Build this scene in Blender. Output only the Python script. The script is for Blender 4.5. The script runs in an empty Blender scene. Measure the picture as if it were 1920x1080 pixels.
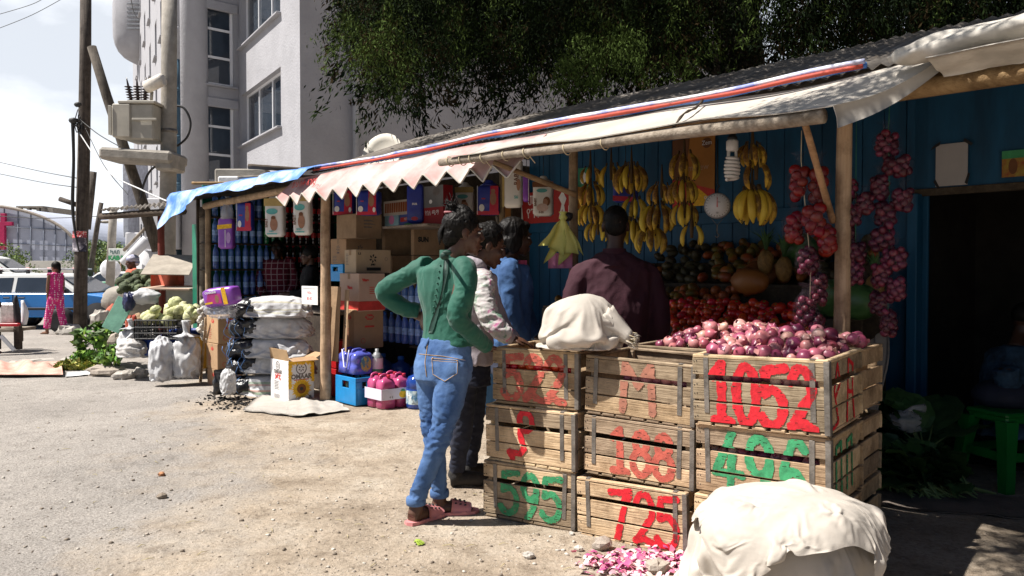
import bpy, bmesh, math, random
import numpy as np
from mathutils import Vector, Matrix, noise, Quaternion
V = Vector
R = math.radians
random.seed(7)
SC = bpy.context.scene
COL = SC.collection
# ------------------------------------------------------------------ camera model (photo pixels 1920x1080)
FPX, HCAM = 1500.0, 1.30
PITCH = math.atan(35.0/FPX)
CP, SP = math.cos(PITCH), math.sin(PITCH)
EYE = V((0, 0, HCAM))
def ray(px, py):
 x = (px-960)/FPX; y = (540-py)/FPX
 return V((x, CP+y*SP, -SP+y*CP))
def gp(px, py, z=0.0):
 d = ray(px, py); t = (z-HCAM)/d.z
 return EYE+d*t
def at(px, py, Y):
 d = ray(px, py)
 return EYE+d*(Y/d.y)
# ------------------------------------------------------------------ the row of stalls: s runs along the front to the right, v inward, z up
_a, _b = gp(640, 760), gp(1570, 991)
ORG = V((_b.x, _b.y, 0))
SD = (_b-_a); SD.z = 0; SD.normalize()
VD = V((-SD.y, SD.x, 0))
ROWZ = math.atan2(SD.y, SD.x)
def rw(s, v, z=0.0):
 return ORG+SD*s+VD*v+V((0, 0, z))
def rp(px, py, v):
 d = ray(px, py)
 t = ((ORG+VD*v-EYE).dot(VD))/d.dot(VD)
 p = EYE+d*t
 return (p-ORG).dot(SD), p.z
def rpw(px, py, v):
 s, z = rp(px, py, v)
 return rw(s, v, z)
# ------------------------------------------------------------------ materials
MATS = {}
def srgb(r, g, b):
 f = lambda c: ((c/255+0.055)/1.055)**2.4 if c/255 > 0.04045 else c/255/12.92
 return (f(r), f(g), f(b))
def mat(name, col=(.5, .5, .5), rough=.75, var=.2, scale=6.0, bump=.15, bscale=40.0, metal=0.0, spec=.4, alpha=1.0, trans=0.0,
  col2=None, rand=0.0, sheen=0.0, stretch=(1, 1, 1), detail=6.0, sss=0.0, contrast=(.35, .65), emit=None, dist=.004):
 if name in MATS: return MATS[name]
 m = bpy.data.materials.new(name); m.use_nodes = True
 nt = m.node_tree; N = nt.nodes; L = nt.links
 p = N['Principled BSDF']
 tc = N.new('ShaderNodeTexCoord'); mp = N.new('ShaderNodeMapping'); mp.inputs['Scale'].default_value = stretch
 L.new(tc.outputs['Object'], mp.inputs['Vector'])
 n1 = N.new('ShaderNodeTexNoise'); n1.inputs['Scale'].default_value = scale; n1.inputs['Detail'].default_value = detail
 n1.inputs['Roughness'].default_value = .62
 L.new(mp.outputs[0], n1.inputs['Vector'])
 rp_ = N.new('ShaderNodeValToRGB'); L.new(n1.outputs['Fac'], rp_.inputs[0])
 a = tuple(max(0, c*(1-var)) for c in col); b = tuple(min(1, c*(1+var)) for c in col) if col2 is None else col2
 if col2 is not None: a = col
 e = rp_.color_ramp.elements
 e[0].position, e[1].position = contrast
 e[0].color = (*a, 1); e[1].color = (*b, 1)
 out = rp_.outputs[0]
 if rand:
  oi = N.new('ShaderNodeObjectInfo'); hs = N.new('ShaderNodeHueSaturation')
  mr = N.new('ShaderNodeMapRange'); mr.inputs[3].default_value = 1-rand; mr.inputs[4].default_value = 1+rand
  L.new(oi.outputs['Random'], mr.inputs[0]); L.new(mr.outputs[0], hs.inputs['Value'])
  mr2 = N.new('ShaderNodeMapRange'); mr2.inputs[3].default_value = .5-rand*.06; mr2.inputs[4].default_value = .5+rand*.06
  mlt = N.new('ShaderNodeMath'); mlt.operation = 'MULTIPLY'; mlt.inputs[1].default_value = 7.3
  fr = N.new('ShaderNodeMath'); fr.operation = 'FRACT'
  L.new(oi.outputs['Random'], mlt.inputs[0]); L.new(mlt.outputs[0], fr.inputs[0]); L.new(fr.outputs[0], mr2.inputs[0]); L.new(mr2.outputs[0], hs.inputs['Hue'])
  L.new(out, hs.inputs['Color']); out = hs.outputs[0]
 L.new(out, p.inputs['Base Color'])
 p.inputs['Roughness'].default_value = rough; p.inputs['Metallic'].default_value = metal
 p.inputs['Specular IOR Level'].default_value = spec
 p.inputs['Alpha'].default_value = alpha; p.inputs['Transmission Weight'].default_value = trans
 if sheen: p.inputs['Sheen Weight'].default_value = sheen
 if sss:
  p.inputs['Subsurface Weight'].default_value = sss; p.inputs['Subsurface Radius'].default_value = (.012, .005, .003)
 if emit:
  p.inputs['Emission Color'].default_value = (*emit[:3], 1); p.inputs['Emission Strength'].default_value = emit[3]
 if bump:
  n2 = N.new('ShaderNodeTexNoise'); n2.inputs['Scale'].default_value = bscale; n2.inputs['Detail'].default_value = 5
  L.new(mp.outputs[0], n2.inputs['Vector'])
  bp = N.new('ShaderNodeBump'); bp.inputs['Strength'].default_value = bump; bp.inputs['Distance'].default_value = dist*5
  L.new(n2.outputs['Fac'], bp.inputs['Height']); L.new(bp.outputs[0], p.inputs['Normal'])
 MATS[name] = m
 return m
def wood(name, c1, c2, axis=0, scale=3.0, rough=.8, rand=.18, bump=.5, stain=None):
 """sawn wood: grain stretched along one axis, knots and stains by noise"""
 if name in MATS: return MATS[name]
 st = [14, 14, 14]; st[axis] = .9
 m = mat(name, c1, rough, 0, scale, bump, 9.0, col2=c2, rand=rand, stretch=tuple(st), contrast=(.3, .72), dist=.002)
 nt = m.node_tree; N = nt.nodes; L = nt.links; p = N['Principled BSDF']
 src = p.inputs['Base Color'].links[0].from_socket
 tc = N.new('ShaderNodeTexCoord'); n3 = N.new('ShaderNodeTexNoise'); n3.inputs['Scale'].default_value = 6.5; n3.inputs['Detail'].default_value = 7
 n3.inputs['Roughness'].default_value = .7
 oi = N.new('ShaderNodeObjectInfo'); ad = N.new('ShaderNodeVectorMath'); ad.operation = 'ADD'
 L.new(tc.outputs['Object'], ad.inputs[0]); L.new(oi.outputs['Location'], ad.inputs[1]); L.new(ad.outputs[0], n3.inputs['Vector'])
 cr = N.new('ShaderNodeValToRGB'); cr.color_ramp.elements[0].position = .33; cr.color_ramp.elements[1].position = .58
 s = stain or tuple(c*.35 for c in c1)
 cr.color_ramp.elements[0].color = (.30, .26, .22, 1); cr.color_ramp.elements[1].color = (1, 1, 1, 1)
 mx = N.new('ShaderNodeMix'); mx.data_type = 'RGBA'; mx.blend_type = 'MULTIPLY'; mx.inputs[0].default_value = .8
 L.new(n3.outputs['Fac'], cr.inputs[0]); L.new(src, mx.inputs[6]); L.new(cr.outputs[0], mx.inputs[7])
 L.new(mx.outputs[2], p.inputs['Base Color'])
 return m
# ------------------------------------------------------------------ mesh builder
class MB:
 def __init__(s):
  s.v = []; s.f = []; s.mi = []; s.sm = []; s.mats = []
 def _m(s, m):
  if m not in s.mats: s.mats.append(m)
  return s.mats.index(m)
 def add(s, vs, fs, m, smooth=False):
  o = len(s.v); k = s._m(m)
  s.v.extend([tuple(x) for x in vs])
  for f in fs:
   s.f.append(tuple(i+o for i in f)); s.mi.append(k); s.sm.append(smooth)
  return s
 def box(s, c, size, m, rot=None, bev=None):
  hx, hy, hz = (x/2 for x in size); c = V(c)
  if bev is None: bev = min(.006, min(size)*.15)
  b = min(bev, min(hx, hy, hz)*.9)
  vs, idx = [], {}
  for sx in (-1, 1):
   for sy in (-1, 1):
    for sz in (-1, 1):
     for ax in range(3):
      p = [sx*hx, sy*hy, sz*hz]
      for k in range(3):
       if k != ax: p[k] -= (sx, sy, sz)[k]*b
      idx[(sx, sy, sz, ax)] = len(vs); vs.append(V(p))
  if rot is not None:
   vs = [rot @ p for p in vs]
  vs = [p+c for p in vs]
  fs = []
  for ax in range(3):
   o1, o2 = [k for k in range(3) if k != ax]
   for sg in (-1, 1):
    q = []
    for (p1, p2) in ((-1, -1), (1, -1), (1, 1), (-1, 1)):
     t = [0, 0, 0]; t[ax] = sg; t[o1] = p1; t[o2] = p2
     q.append(idx[(*t, ax)])
    fs.append(q)
  for ax in range(3):
   o1, o2 = [k for k in range(3) if k != ax]
   for p1 in (-1, 1):
    for p2 in (-1, 1):
     t0 = [0, 0, 0]; t1 = [0, 0, 0]
     t0[ax] = -1; t1[ax] = 1
     for t in (t0, t1): t[o1] = p1; t[o2] = p2
     fs.append([idx[(*t0, o1)], idx[(*t1, o1)], idx[(*t1, o2)], idx[(*t0, o2)]])
  for sx in (-1, 1):
   for sy in (-1, 1):
    for sz in (-1, 1):
     fs.append([idx[(sx, sy, sz, k)] for k in range(3)])
  # consistent outward winding
  ctr = c
  out = []
  for f in fs:
   p = [vs[i] for i in f]
   n = (p[1]-p[0]).cross(p[2]-p[0])
   mid = sum(p, V())/len(p)
   out.append(f if n.dot(mid-ctr) >= 0 else f[::-1])
  return s.add(vs, out, m)
 def ring_loft(s, rings, m, smooth=True, caps=True, closed=True):
  n = len(rings[0]); vs = [p for r in rings for p in r]; fs = []
  for i in range(len(rings)-1):
   for j in range(n if closed else n-1):
    k = (j+1) % n
    fs.append((i*n+j, i*n+k, (i+1)*n+k, (i+1)*n+j))
  if caps:
   fs.append(tuple(range(n))[::-1]); fs.append(tuple((len(rings)-1)*n+j for j in range(n)))
  return s.add(vs, fs, m, smooth)
 def tube(s, pts, rads, m, n=8, caps=True, smooth=True, sub=0):
  pts = [V(p) for p in pts]
  if not hasattr(rads, '__len__'): rads = [rads]*len(pts)
  if sub: pts, rads = spline(pts, list(rads), sub)
  rings = []; prev = None
  for i, p in enumerate(pts):
   t = (pts[min(i+1, len(pts)-1)]-pts[max(i-1, 0)])
   if t.length < 1e-9: t = V((0, 0, 1))
   t.normalize()
   if prev is None:
    u = t.orthogonal().normalized()
   else:
    u = prev-t*prev.dot(t)
    u = u.normalized() if u.length > 1e-6 else t.orthogonal().normalized()
   prev = u; w = t.cross(u)
   rings.append([p+(u*math.cos(a)+w*math.sin(a))*rads[i] for a in (2*math.pi*j/n for j in range(n))])
  return s.ring_loft(rings, m, smooth, caps)
 def lathe(s, prof, m, c=(0, 0, 0), n=16, rot=None, smooth=True, caps=True):
  c = V(c); rings = []
  for r, z in prof:
   ring = [V((r*math.cos(2*math.pi*j/n), r*math.sin(2*math.pi*j/n), z)) for j in range(n)]
   if rot is not None: ring = [rot @ p for p in ring]
   rings.append([p+c for p in ring])
  return s.ring_loft(rings, m, smooth, caps)
 def ell(s, c, r, m, n=14, k=9, rot=None, nz=0.0, nf=3.0, seed=0.0, power=1.0):
  c = V(c); rings = []
  if not hasattr(r, '__len__'): r = (r, r, r)
  for i in range(k+1):
   ph = math.pi*i/k
   sn = max(math.sin(ph), .02) if i in (0, k) else math.sin(ph)
   ring = []
   for j in range(n):
    a = 2*math.pi*j/n
    x, y, z = sn*math.cos(a), sn*math.sin(a), -math.cos(ph)
    if power != 1.0:
     f = lambda q: math.copysign(abs(q)**power, q)
     x, y, z = f(x), f(y), f(z)
    p = V((x, y, z))
    if nz: p *= 1+nz*noise.noise(p*nf+V((seed, seed*1.7, 0)))
    p = V((p.x*r[0], p.y*r[1], p.z*r[2]))
    if rot is not None: p = rot @ p
    ring.append(p+c)
   rings.append(ring)
  return s.ring_loft(rings, m, True, True)
 def sheet(s, grid, m, smooth=True, thick=0.0):
  nu, nv = len(grid), len(grid[0])
  vs = [V(p) for r in grid for p in r]
  fs = [(i*nv+j, i*nv+j+1, (i+1)*nv+j+1, (i+1)*nv+j) for i in range(nu-1) for j in range(nv-1)]
  if thick:
   no = [V() for _ in vs]
   for f in fs:
    n_ = (vs[f[1]]-vs[f[0]]).cross(vs[f[2]]-vs[f[0]])
    for i in f: no[i] += n_
   vs2 = [p-(q.normalized() if q.length > 0 else V((0, 0, 1)))*thick for p, q in zip(vs, no)]
   o = len(vs); vs = vs+vs2; f2 = [tuple(i+o for i in f[::-1]) for f in fs]
   per = [(i*nv) for i in range(nu)]+[(nu-1)*nv+j for j in range(1, nv)]+[i*nv+nv-1 for i in range(nu-2, -1, -1)]+[j for j in range(nv-2, 0, -1)]
   sd = [(per[i], per[i-1], per[i-1]+o, per[i]+o) for i in range(len(per))]
   fs = fs+f2+sd
  return s.add(vs, fs, m, smooth)
 def prism(s, poly, fr, m, depth, smooth=False):
  """poly of 2D points in a frame fr=(origin, xdir, ydir); extruded by depth along -(x cross y)"""
  o, x, y = (V(q) for q in fr); n = x.cross(y).normalized()
  a = [o+x*p[0]+y*p[1] for p in poly]; b = [p-n*depth for p in a]; k = len(a)
  fs = [tuple(range(k)), tuple(range(2*k-1, k-1, -1))]+[(i, i+k, (i+1) % k+k, (i+1) % k) for i in range(k)]
  return s.add(a+b, fs, m, smooth)
 def mesh(s, name):
  me = bpy.data.meshes.new(name); me.from_pydata(s.v, [], s.f)
  for m in s.mats: me.materials.append(m)
  me.polygons.foreach_set('material_index', s.mi); me.polygons.foreach_set('use_smooth', s.sm)
  me.update()
  return me
 def build(s, name, parent=None, loc=None, rotz=None, **kw):
  o = bpy.data.objects.new(name, s.mesh(name)); COL.objects.link(o)
  if parent is not None: o.parent = parent
  if loc is not None: o.location = loc
  if rotz is not None: o.rotation_euler = (0, 0, rotz)
  return tag(o, **kw)
def spline(pts, rads, sub):
 P, Q = [], []
 n = len(pts)
 for i in range(n-1):
  p0, p1, p2, p3 = pts[max(i-1, 0)], pts[i], pts[i+1], pts[min(i+2, n-1)]
  for k in range(sub):
   t = k/sub
   P.append(.5*((2*p1)+(p2-p0)*t+(2*p0-5*p1+4*p2-p3)*t*t+(3*p1-p0-3*p2+p3)*t**3))
   Q.append(rads[i]+(rads[i+1]-rads[i])*(t*t*(3-2*t)))
 P.append(pts[-1]); Q.append(rads[-1])
 return P, Q
def tag(o, label=None, cat=None, group=None, kind=None):
 if label: o['label'] = label
 if cat: o['category'] = cat
 if group: o['group'] = group
 if kind: o['kind'] = kind
 return o
def thing(name, label, cat, loc=(0, 0, 0), rotz=0.0, group=None, rot=None):
 o = bpy.data.objects.new(name, None); COL.objects.link(o)
 o.location = loc; o.rotation_euler = rot if rot is not None else (0, 0, rotz); o.empty_display_size = .1
 return tag(o, label, cat, group)
def dup(o, loc, rotz=None, label=None, group=None, scale=None, rot=None):
 c = o.copy(); COL.objects.link(c); c.location = loc
 if rotz is not None: c.rotation_euler = (0, 0, rotz)
 if rot is not None: c.rotation_euler = rot
 if scale is not None: c.scale = (scale,)*3 if not hasattr(scale, '__len__') else scale
 if label: c['label'] = label
 if group: c['group'] = group
 for ch in list(o.children):
  d = ch.copy(); COL.objects.link(d); d.parent = c
  for g in list(ch.children):
   e = g.copy(); COL.objects.link(e); e.parent = d
 return c
def struct(name, mb, **kw):
 return mb.build(name, kind='structure', **kw)
def fuse(mb, name, voxel, smooth=4, m=None, parent=None, disp=None, fac=.5, decimate=None):
 """one continuous surface out of the overlapping closed shapes in mb"""
 me = mb.mesh(name+'_src'); o = bpy.data.objects.new('tmp', me); COL.objects.link(o)
 r = o.modifiers.new('r', 'REMESH'); r.mode = 'VOXEL'; r.voxel_size = voxel; r.use_smooth_shade = True
 if smooth:
  q = o.modifiers.new('s', 'SMOOTH'); q.iterations = smooth; q.factor = fac
 bpy.context.view_layer.update()
 dg = bpy.context.evaluated_depsgraph_get()
 nm = bpy.data.meshes.new_from_object(o.evaluated_get(dg)); nm.name = name
 bpy.data.objects.remove(o); bpy.data.meshes.remove(me)
 nm.materials.clear(); nm.materials.append(m or mb.mats[0])
 nm.polygons.foreach_set('use_smooth', [True]*len(nm.polygons)); nm.polygons.foreach_set('material_index', [0]*len(nm.polygons))
 if disp is not None:
  ds = []
  for v in nm.vertices:
   ds.append(v.normal*disp(v.co, v.normal))
  for v, d in zip(nm.vertices, ds): v.co += d
 nm.update()
 ob = bpy.data.objects.new(name, nm); COL.objects.link(ob)
 if parent is not None: ob.parent = parent
 return ob
def text_mesh(txt, size, m, name, parent, loc, xdir, ydir, depth=0.0006, align='CENTER', bold=0.0, sx=1.0, label=None):
 """flat lettering in a plane: xdir = reading direction, ydir = up"""
 cu = bpy.data.curves.new(name, 'FONT'); cu.body = txt; cu.size = size; cu.align_x = align; cu.align_y = 'CENTER'
 cu.extrude = depth; cu.offset = bold; cu.resolution_u = 3
 o = bpy.data.objects.new('tmp', cu); COL.objects.link(o)
 bpy.context.view_layer.update()
 dg = bpy.context.evaluated_depsgraph_get()
 me = bpy.data.meshes.new_from_object(o.evaluated_get(dg)); me.name = name
 bpy.data.objects.remove(o); bpy.data.curves.remove(cu)
 x = V(xdir).normalized(); y = V(ydir).normalized(); z = x.cross(y)
 M = Matrix(((x.x*sx, y.x, z.x, loc[0]), (x.y*sx, y.y, z.y, loc[1]), (x.z*sx, y.z, z.z, loc[2]), (0, 0, 0, 1)))
 me.transform(M); me.materials.clear(); me.materials.append(m)
 ob = bpy.data.objects.new(name, me); COL.objects.link(ob)
 if parent is not None: ob.parent = parent
 if label: ob['label'] = label
 return ob
def rz(a): return Matrix.Rotation(a, 3, 'Z')
def eul(x, y, z):
 return Matrix.Rotation(z, 3, 'Z') @ Matrix.Rotation(y, 3, 'Y') @ Matrix.Rotation(x, 3, 'X')
ROWM = rz(ROWZ)
def nz(p, f=1.0, o=0.0):
 return noise.noise(V((p[0]*f+o, p[1]*f+o*1.3, p[2]*f-o*.7)))
# ================================================================== camera, light, sky
cam = bpy.data.cameras.new('camera'); co = bpy.data.objects.new('camera', cam); COL.objects.link(co)
cam.sensor_width = 36; cam.lens = 36*FPX/1920; cam.clip_end = 3000; cam.clip_start = .05
co.location = EYE; co.rotation_euler = (math.pi/2-PITCH, 0, 0); SC.camera = co
SUN_AZ = V((-.97, -.20, 0)).normalized(); SUN_EL = R(57)
sdir = V((SUN_AZ.x*math.cos(SUN_EL), SUN_AZ.y*math.cos(SUN_EL), math.sin(SUN_EL)))
sl = bpy.data.lights.new('sun', 'SUN'); sl.energy = 5.0; sl.angle = R(.5); sl.color = (1, .95, .885)
so = bpy.data.objects.new('sun', sl); COL.objects.link(so)
so.rotation_euler = sdir.to_track_quat('Z', 'Y').to_euler(); so.location = (-20, 10, 40)
w = bpy.data.worlds.new('World'); SC.world = w; w.use_nodes = True
nt = w.node_tree; N = nt.nodes; L = nt.links
bg = N['Background']; bg.inputs['Strength'].default_value = .038
sk = N.new('ShaderNodeTexSky'); sk.sky_type = 'NISHITA'; sk.sun_disc = False; sk.sun_elevation = SUN_EL
sk.sun_rotation = math.atan2(SUN_AZ.x, SUN_AZ.y); sk.dust_density = 2.2; sk.air_density = 1.0; sk.altitude = 2300
tc = N.new('ShaderNodeTexCoord'); mp = N.new('ShaderNodeMapping'); mp.inputs['Scale'].default_value = (2.6, 2.6, 5.5)
cl = N.new('ShaderNodeTexNoise'); cl.inputs['Scale'].default_value = 1.25; cl.inputs['Detail'].default_value = 7; cl.inputs['Roughness'].default_value = .55
cr = N.new('ShaderNodeValToRGB'); cr.color_ramp.elements[0].position = .44; cr.color_ramp.elements[1].position = .60
cr.color_ramp.elements[0].color = (.62, .62, .62, 1); cr.color_ramp.elements[1].color = (1, 1, 1, 1)
mx = N.new('ShaderNodeMix'); mx.data_type = 'RGBA'; mx.inputs[7].default_value = (18, 18.6, 19.4, 1)
L.new(tc.outputs['Generated'], mp.inputs[0]); L.new(mp.outputs[0], cl.inputs['Vector']); L.new(cl.outputs['Fac'], cr.inputs[0])
dt = N.new('ShaderNodeVectorMath'); dt.operation = 'DOT_PRODUCT'; dt.inputs[1].default_value = V((-.55, .83, .12)).normalized(); L.new(tc.outputs['Generated'], dt.inputs[0])
vm = N.new('ShaderNodeMapRange'); vm.interpolation_type = 'SMOOTHSTEP'; vm.inputs[1].default_value = .15; vm.inputs[2].default_value = .85; L.new(dt.outputs['Value'], vm.inputs[0])
ml = N.new('ShaderNodeMath'); ml.operation = 'MULTIPLY'; L.new(cr.outputs[0], ml.inputs[0]); L.new(vm.outputs[0], ml.inputs[1]); L.new(ml.outputs[0], mx.inputs[0]); L.new(sk.outputs[0], mx.inputs[6]); L.new(mx.outputs[2], bg.inputs['Color'])
SC.view_settings.view_transform = 'Standard'; SC.view_settings.look = 'None'; SC.view_settings.exposure = .82; SC.view_settings.gamma = 1
SC.cycles.max_bounces = 7; SC.cycles.diffuse_bounces = 3; SC.cycles.transparent_max_bounces = 12
SC.cycles.use_denoising = True
# ================================================================== palette
DIRT = mat('dirt', (.34, .275, .20), .95)
BARK = wood('pole_wood', (.20, .135, .075), (.36, .26, .16), 2, 3, .85)
BARK_L = wood('pale_pole_wood', (.36, .25, .14), (.52, .39, .25), 2, 3, .85)
BARK_H = wood('beam_wood', (.26, .15, .07), (.42, .27, .14), 0, 3, .85)
GREYWOOD = wood('grey_wood', (.21, .17, .13), (.36, .31, .25), 0, 3, .9)
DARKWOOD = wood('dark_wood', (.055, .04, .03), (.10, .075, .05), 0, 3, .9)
CRATEW = [wood('crate_wood_%d' % i, a, b, 0, 2.6, .82, .10, .6) for i, (a, b) in enumerate([
 ((.55, .385, .22), (.70, .53, .34)), ((.37, .25, .14), (.53, .385, .24)), ((.26, .19, .12), (.40, .305, .205))])]
STRAP = mat('strap_steel', (.19, .17, .15), .55, .35, 14, .2, 60, .5)
REDP = mat('red_paint', (.58, .014, .025), .6, .28, 30, .1, 90)
REDP_F = mat('faded_red_paint', (.47, .10, .07), .7, .25, 22, .1, 90)
GRNP = mat('green_paint', (.04, .26, .11), .6, .3, 26, .1, 90)
BLUEW = mat('blue_wall_paint', (.0045, .066, .145), .6, .3, 5, .25, 14, stretch=(1, 1, .25))
ROOFM = mat('rusty_sheet_metal', (.085, .07, .055), .7, 0, 4, .2, 20, .3, col2=(.19, .17, .15), contrast=(.3, .7))
CREAM = mat('cream_tarp', (.42, .385, .335), .85, .16, 3.5, .25, 7, sheen=.1)
PINKT = mat('faded_pink_tarp', (.50, .24, .22), .85, 0, 2.6, .15, 9, col2=(.56, .44, .42), contrast=(.38, .62))
BLUET = mat('blue_tarp', (.06, .19, .55), .55, 0, 3.4, .3, 9, col2=(.42, .55, .76), contrast=(.45, .66))
REDT = mat('red_tarp', (.42, .055, .03), .6, .2, 5, .2, 12)
WHITEC = mat('white_sackcloth', (.47, .425, .37), .9, .12, 5, .3, 220, dist=.0006)
POLYW = mat('woven_white_sack', (.50, .50, .505), .7, .14, 7, .5, 120, dist=.001)
BLACKPL = mat('black_plastic_film', (.012, .012, .015), .28, .3, 9, .6, 26, spec=.6)
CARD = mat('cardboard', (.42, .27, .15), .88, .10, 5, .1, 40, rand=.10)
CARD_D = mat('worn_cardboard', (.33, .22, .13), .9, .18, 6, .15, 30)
CARD_P = mat('pinkish_carton', (.52, .37, .28), .85, .08, 5, .1, 40)
PAPERW = mat('white_card', (.76, .74, .73), .8, .04, 5, .05, 40)
REDPR = mat('red_print', (.55, .05, .04), .7, .15, 12, 0)
BLKPR = mat('black_print', (.03, .03, .03), .7, .2, 12, 0)
GREYPR = mat('grey_print', (.16, .14, .13), .7, .2, 12, 0)
WHTPR = mat('white_print', (.80, .79, .77), .7, .05, 12, 0)
YELPR = mat('yellow_print', (.80, .46, .02), .6, .18, 40, 0)
GRNPR = mat('green_print', (.05, .30, .12), .6, .2, 14, 0)
CONC = mat('concrete', (.30, .275, .24), .92, .22, 4, .35, 30)
STUCCO = mat('grey_white_stucco', (.355, .352, .372), .95, .07, 1.3, .55, 16, dist=.006)
FRAMEW = mat('white_window_frame', (.78, .78, .80), .5, .03, 5, 0)
GLASS = mat('dark_window_glass', (.035, .045, .06), .04, .3, .6, .03, 2, spec=.9)
BLACK = mat('black_rubber', (.018, .018, .02), .6, .2, 10, .1, 30)
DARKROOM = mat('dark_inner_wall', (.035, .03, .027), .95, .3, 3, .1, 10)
STONE = mat('pale_stone', (.42, .39, .35), .95, .2, 5, .5, 22)
CORD = mat('cord', (.55, .46, .30), .9, .1, 20, 0)
GRNCORD = mat('green_cord', (.03, .16, .09), .8, .1, 20, 0)
WIRE = mat('wire', (.03, .03, .03), .6, .1, 20, 0)
# ================================================================== ground
def ground_material():
 m = DIRT; nt = m.node_tree; N = nt.nodes; L = nt.links; p = N['Principled BSDF']
 tc = N.new('ShaderNodeTexCoord')
 def noi(sc, det=6, rough=.6, off=(0, 0, 0)):
  mp = N.new('ShaderNodeMapping'); mp.inputs['Location'].default_value = off
  L.new(tc.outputs['Object'], mp.inputs[0])
  n = N.new('ShaderNodeTexNoise'); n.inputs['Scale'].default_value = sc; n.inputs['Detail'].default_value = det; n.inputs['Roughness'].default_value = rough
  L.new(mp.outputs[0], n.inputs['Vector']); return n.outputs['Fac']
 def ramp(f, stops):
  r = N.new('ShaderNodeValToRGB'); L.new(f, r.inputs[0])
  e = r.color_ramp.elements
  while len(e) < len(stops): e.new(.5)
  for q, (po, c) in zip(e, stops): q.position = po; q.color = (*c, 1)
  return r.outputs[0]
 def mix(f, a, b, bt='MIX'):
  x = N.new('ShaderNodeMix'); x.data_type = 'RGBA'; x.blend_type = bt
  if isinstance(f, float): x.inputs[0].default_value = f
  else: L.new(f, x.inputs[0])
  L.new(a, x.inputs[6]); L.new(b, x.inputs[7]); return x.outputs[2]
 dirt = ramp(noi(1.7, 8, .65), [(.30, (.24, .19, .14)), (.5, (.38, .315, .245)), (.72, (.48, .42, .345))])
 fine = ramp(noi(38, 4, .7), [(.30, (.55, .52, .48)), (.5, (1, 1, 1)), (.74, (1.25, 1.22, 1.18))])
 dirt = mix(.75, dirt, fine, 'MULTIPLY')
 asph = ramp(noi(85, 3, .75), [(.28, (.15, .14, .13)), (.5, (.34, .318, .295)), (.75, (.50, .47, .44))])
 blot = ramp(noi(.9, 5, .6, (4, 2, 0)), [(.35, (.80, .78, .76)), (.65, (1.06, 1.03, 1.0))])
 asph = mix(.8, asph, blot, 'MULTIPLY')
 mid = ramp(noi(5.5, 6, .7, (7, 1, 0)), [(.32, (.58, .55, .52)), (.47, (1, 1, 1)), (.70, (1.10, 1.08, 1.06))]); dirt = mix(.8, dirt, mid, 'MULTIPLY'); asph = mix(.55, asph, mid, 'MULTIPLY')
 # worn tarmac lies to the left of a wandering line; dirt drifts over it
 sx = N.new('ShaderNodeSeparateXYZ'); L.new(tc.outputs['Object'], sx.inputs[0])
 a1 = N.new('ShaderNodeMath'); a1.operation = 'MULTIPLY_ADD'; a1.inputs[1].default_value = .34; L.new(sx.outputs[1], a1.inputs[0]); L.new(sx.outputs[0], a1.inputs[2])
 nn = noi(.8, 7, .7, (1, 5, 0)); a2 = N.new('ShaderNodeMath'); a2.operation = 'MULTIPLY_ADD'; a2.inputs[1].default_value = 3.4
 L.new(nn, a2.inputs[0]); L.new(a1.outputs[0], a2.inputs[2])
 mr = N.new('ShaderNodeMapRange'); mr.inputs[1].default_value = 1.05; mr.inputs[2].default_value = 1.9; L.new(a2.outputs[0], mr.inputs[0])
 col = mix(mr.outputs[0], asph, dirt)
 vo = N.new('ShaderNodeTexVoronoi'); vo.inputs['Scale'].default_value = 26; vo.inputs['Randomness'].default_value = 1
 L.new(tc.outputs['Object'], vo.inputs['Vector'])
 peb = N.new('ShaderNodeMapRange'); peb.inputs[1].default_value = .05; peb.inputs[2].default_value = .30; peb.inputs[3].default_value = 1; peb.inputs[4].default_value = 0
 L.new(vo.outputs['Distance'], peb.inputs[0])
 sep = N.new('ShaderNodeSeparateColor'); L.new(vo.outputs['Color'], sep.inputs[0])
 gt = N.new('ShaderNodeMath'); gt.operation = 'GREATER_THAN'; gt.inputs[1].default_value = .80; L.new(sep.outputs[0], gt.inputs[0])
 pm = N.new('ShaderNodeMath'); pm.operation = 'MULTIPLY'; L.new(gt.outputs[0], pm.inputs[0]); L.new(peb.outputs[0], pm.inputs[1])
 pc = ramp(sep.outputs[1], [(0, (.20, .17, .14)), (.5, (.42, .37, .31)), (1, (.60, .56, .50))])
 pf = N.new('ShaderNodeMath'); pf.operation = 'MULTIPLY'; pf.inputs[1].default_value = .55; L.new(pm.outputs[0], pf.inputs[0])
 col = mix(pf.outputs[0], col, pc)
 L.new(col, p.inputs['Base Color'])
 h1 = noi(60, 5, .75); h2 = noi(7, 6, .6, (3, 1, 0))
 ad = N.new('ShaderNodeMath'); ad.operation = 'MULTIPLY_ADD'; ad.inputs[1].default_value = 2.2; L.new(h2, ad.inputs[0]); L.new(h1, ad.inputs[2])
 ad2 = N.new('ShaderNodeMath'); ad2.operation = 'MULTIPLY_ADD'; ad2.inputs[1].default_value = .8; L.new(pm.outputs[0], ad2.inputs[0]); L.new(ad.outputs[0], ad2.inputs[2])
 b = N.new('ShaderNodeBump'); b.inputs['Strength'].default_value = .75; b.inputs['Distance'].default_value = .02
 L.new(ad2.outputs[0], b.inputs['Height']); L.new(b.outputs[0], p.inputs['Normal'])
 p.inputs['Specular IOR Level'].default_value = .15
ground_material()
def gz(x, y):
 d = math.hypot(x, y)
 f = 1.0 if d < 18 else max(0, 1-(d-18)/20)
 bank = 0.0
 return (nz((x, y, 0), .55)*.03+nz((x, y, 3), 2.2)*.012+nz((x, y, 7), 7)*.004)*f
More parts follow.
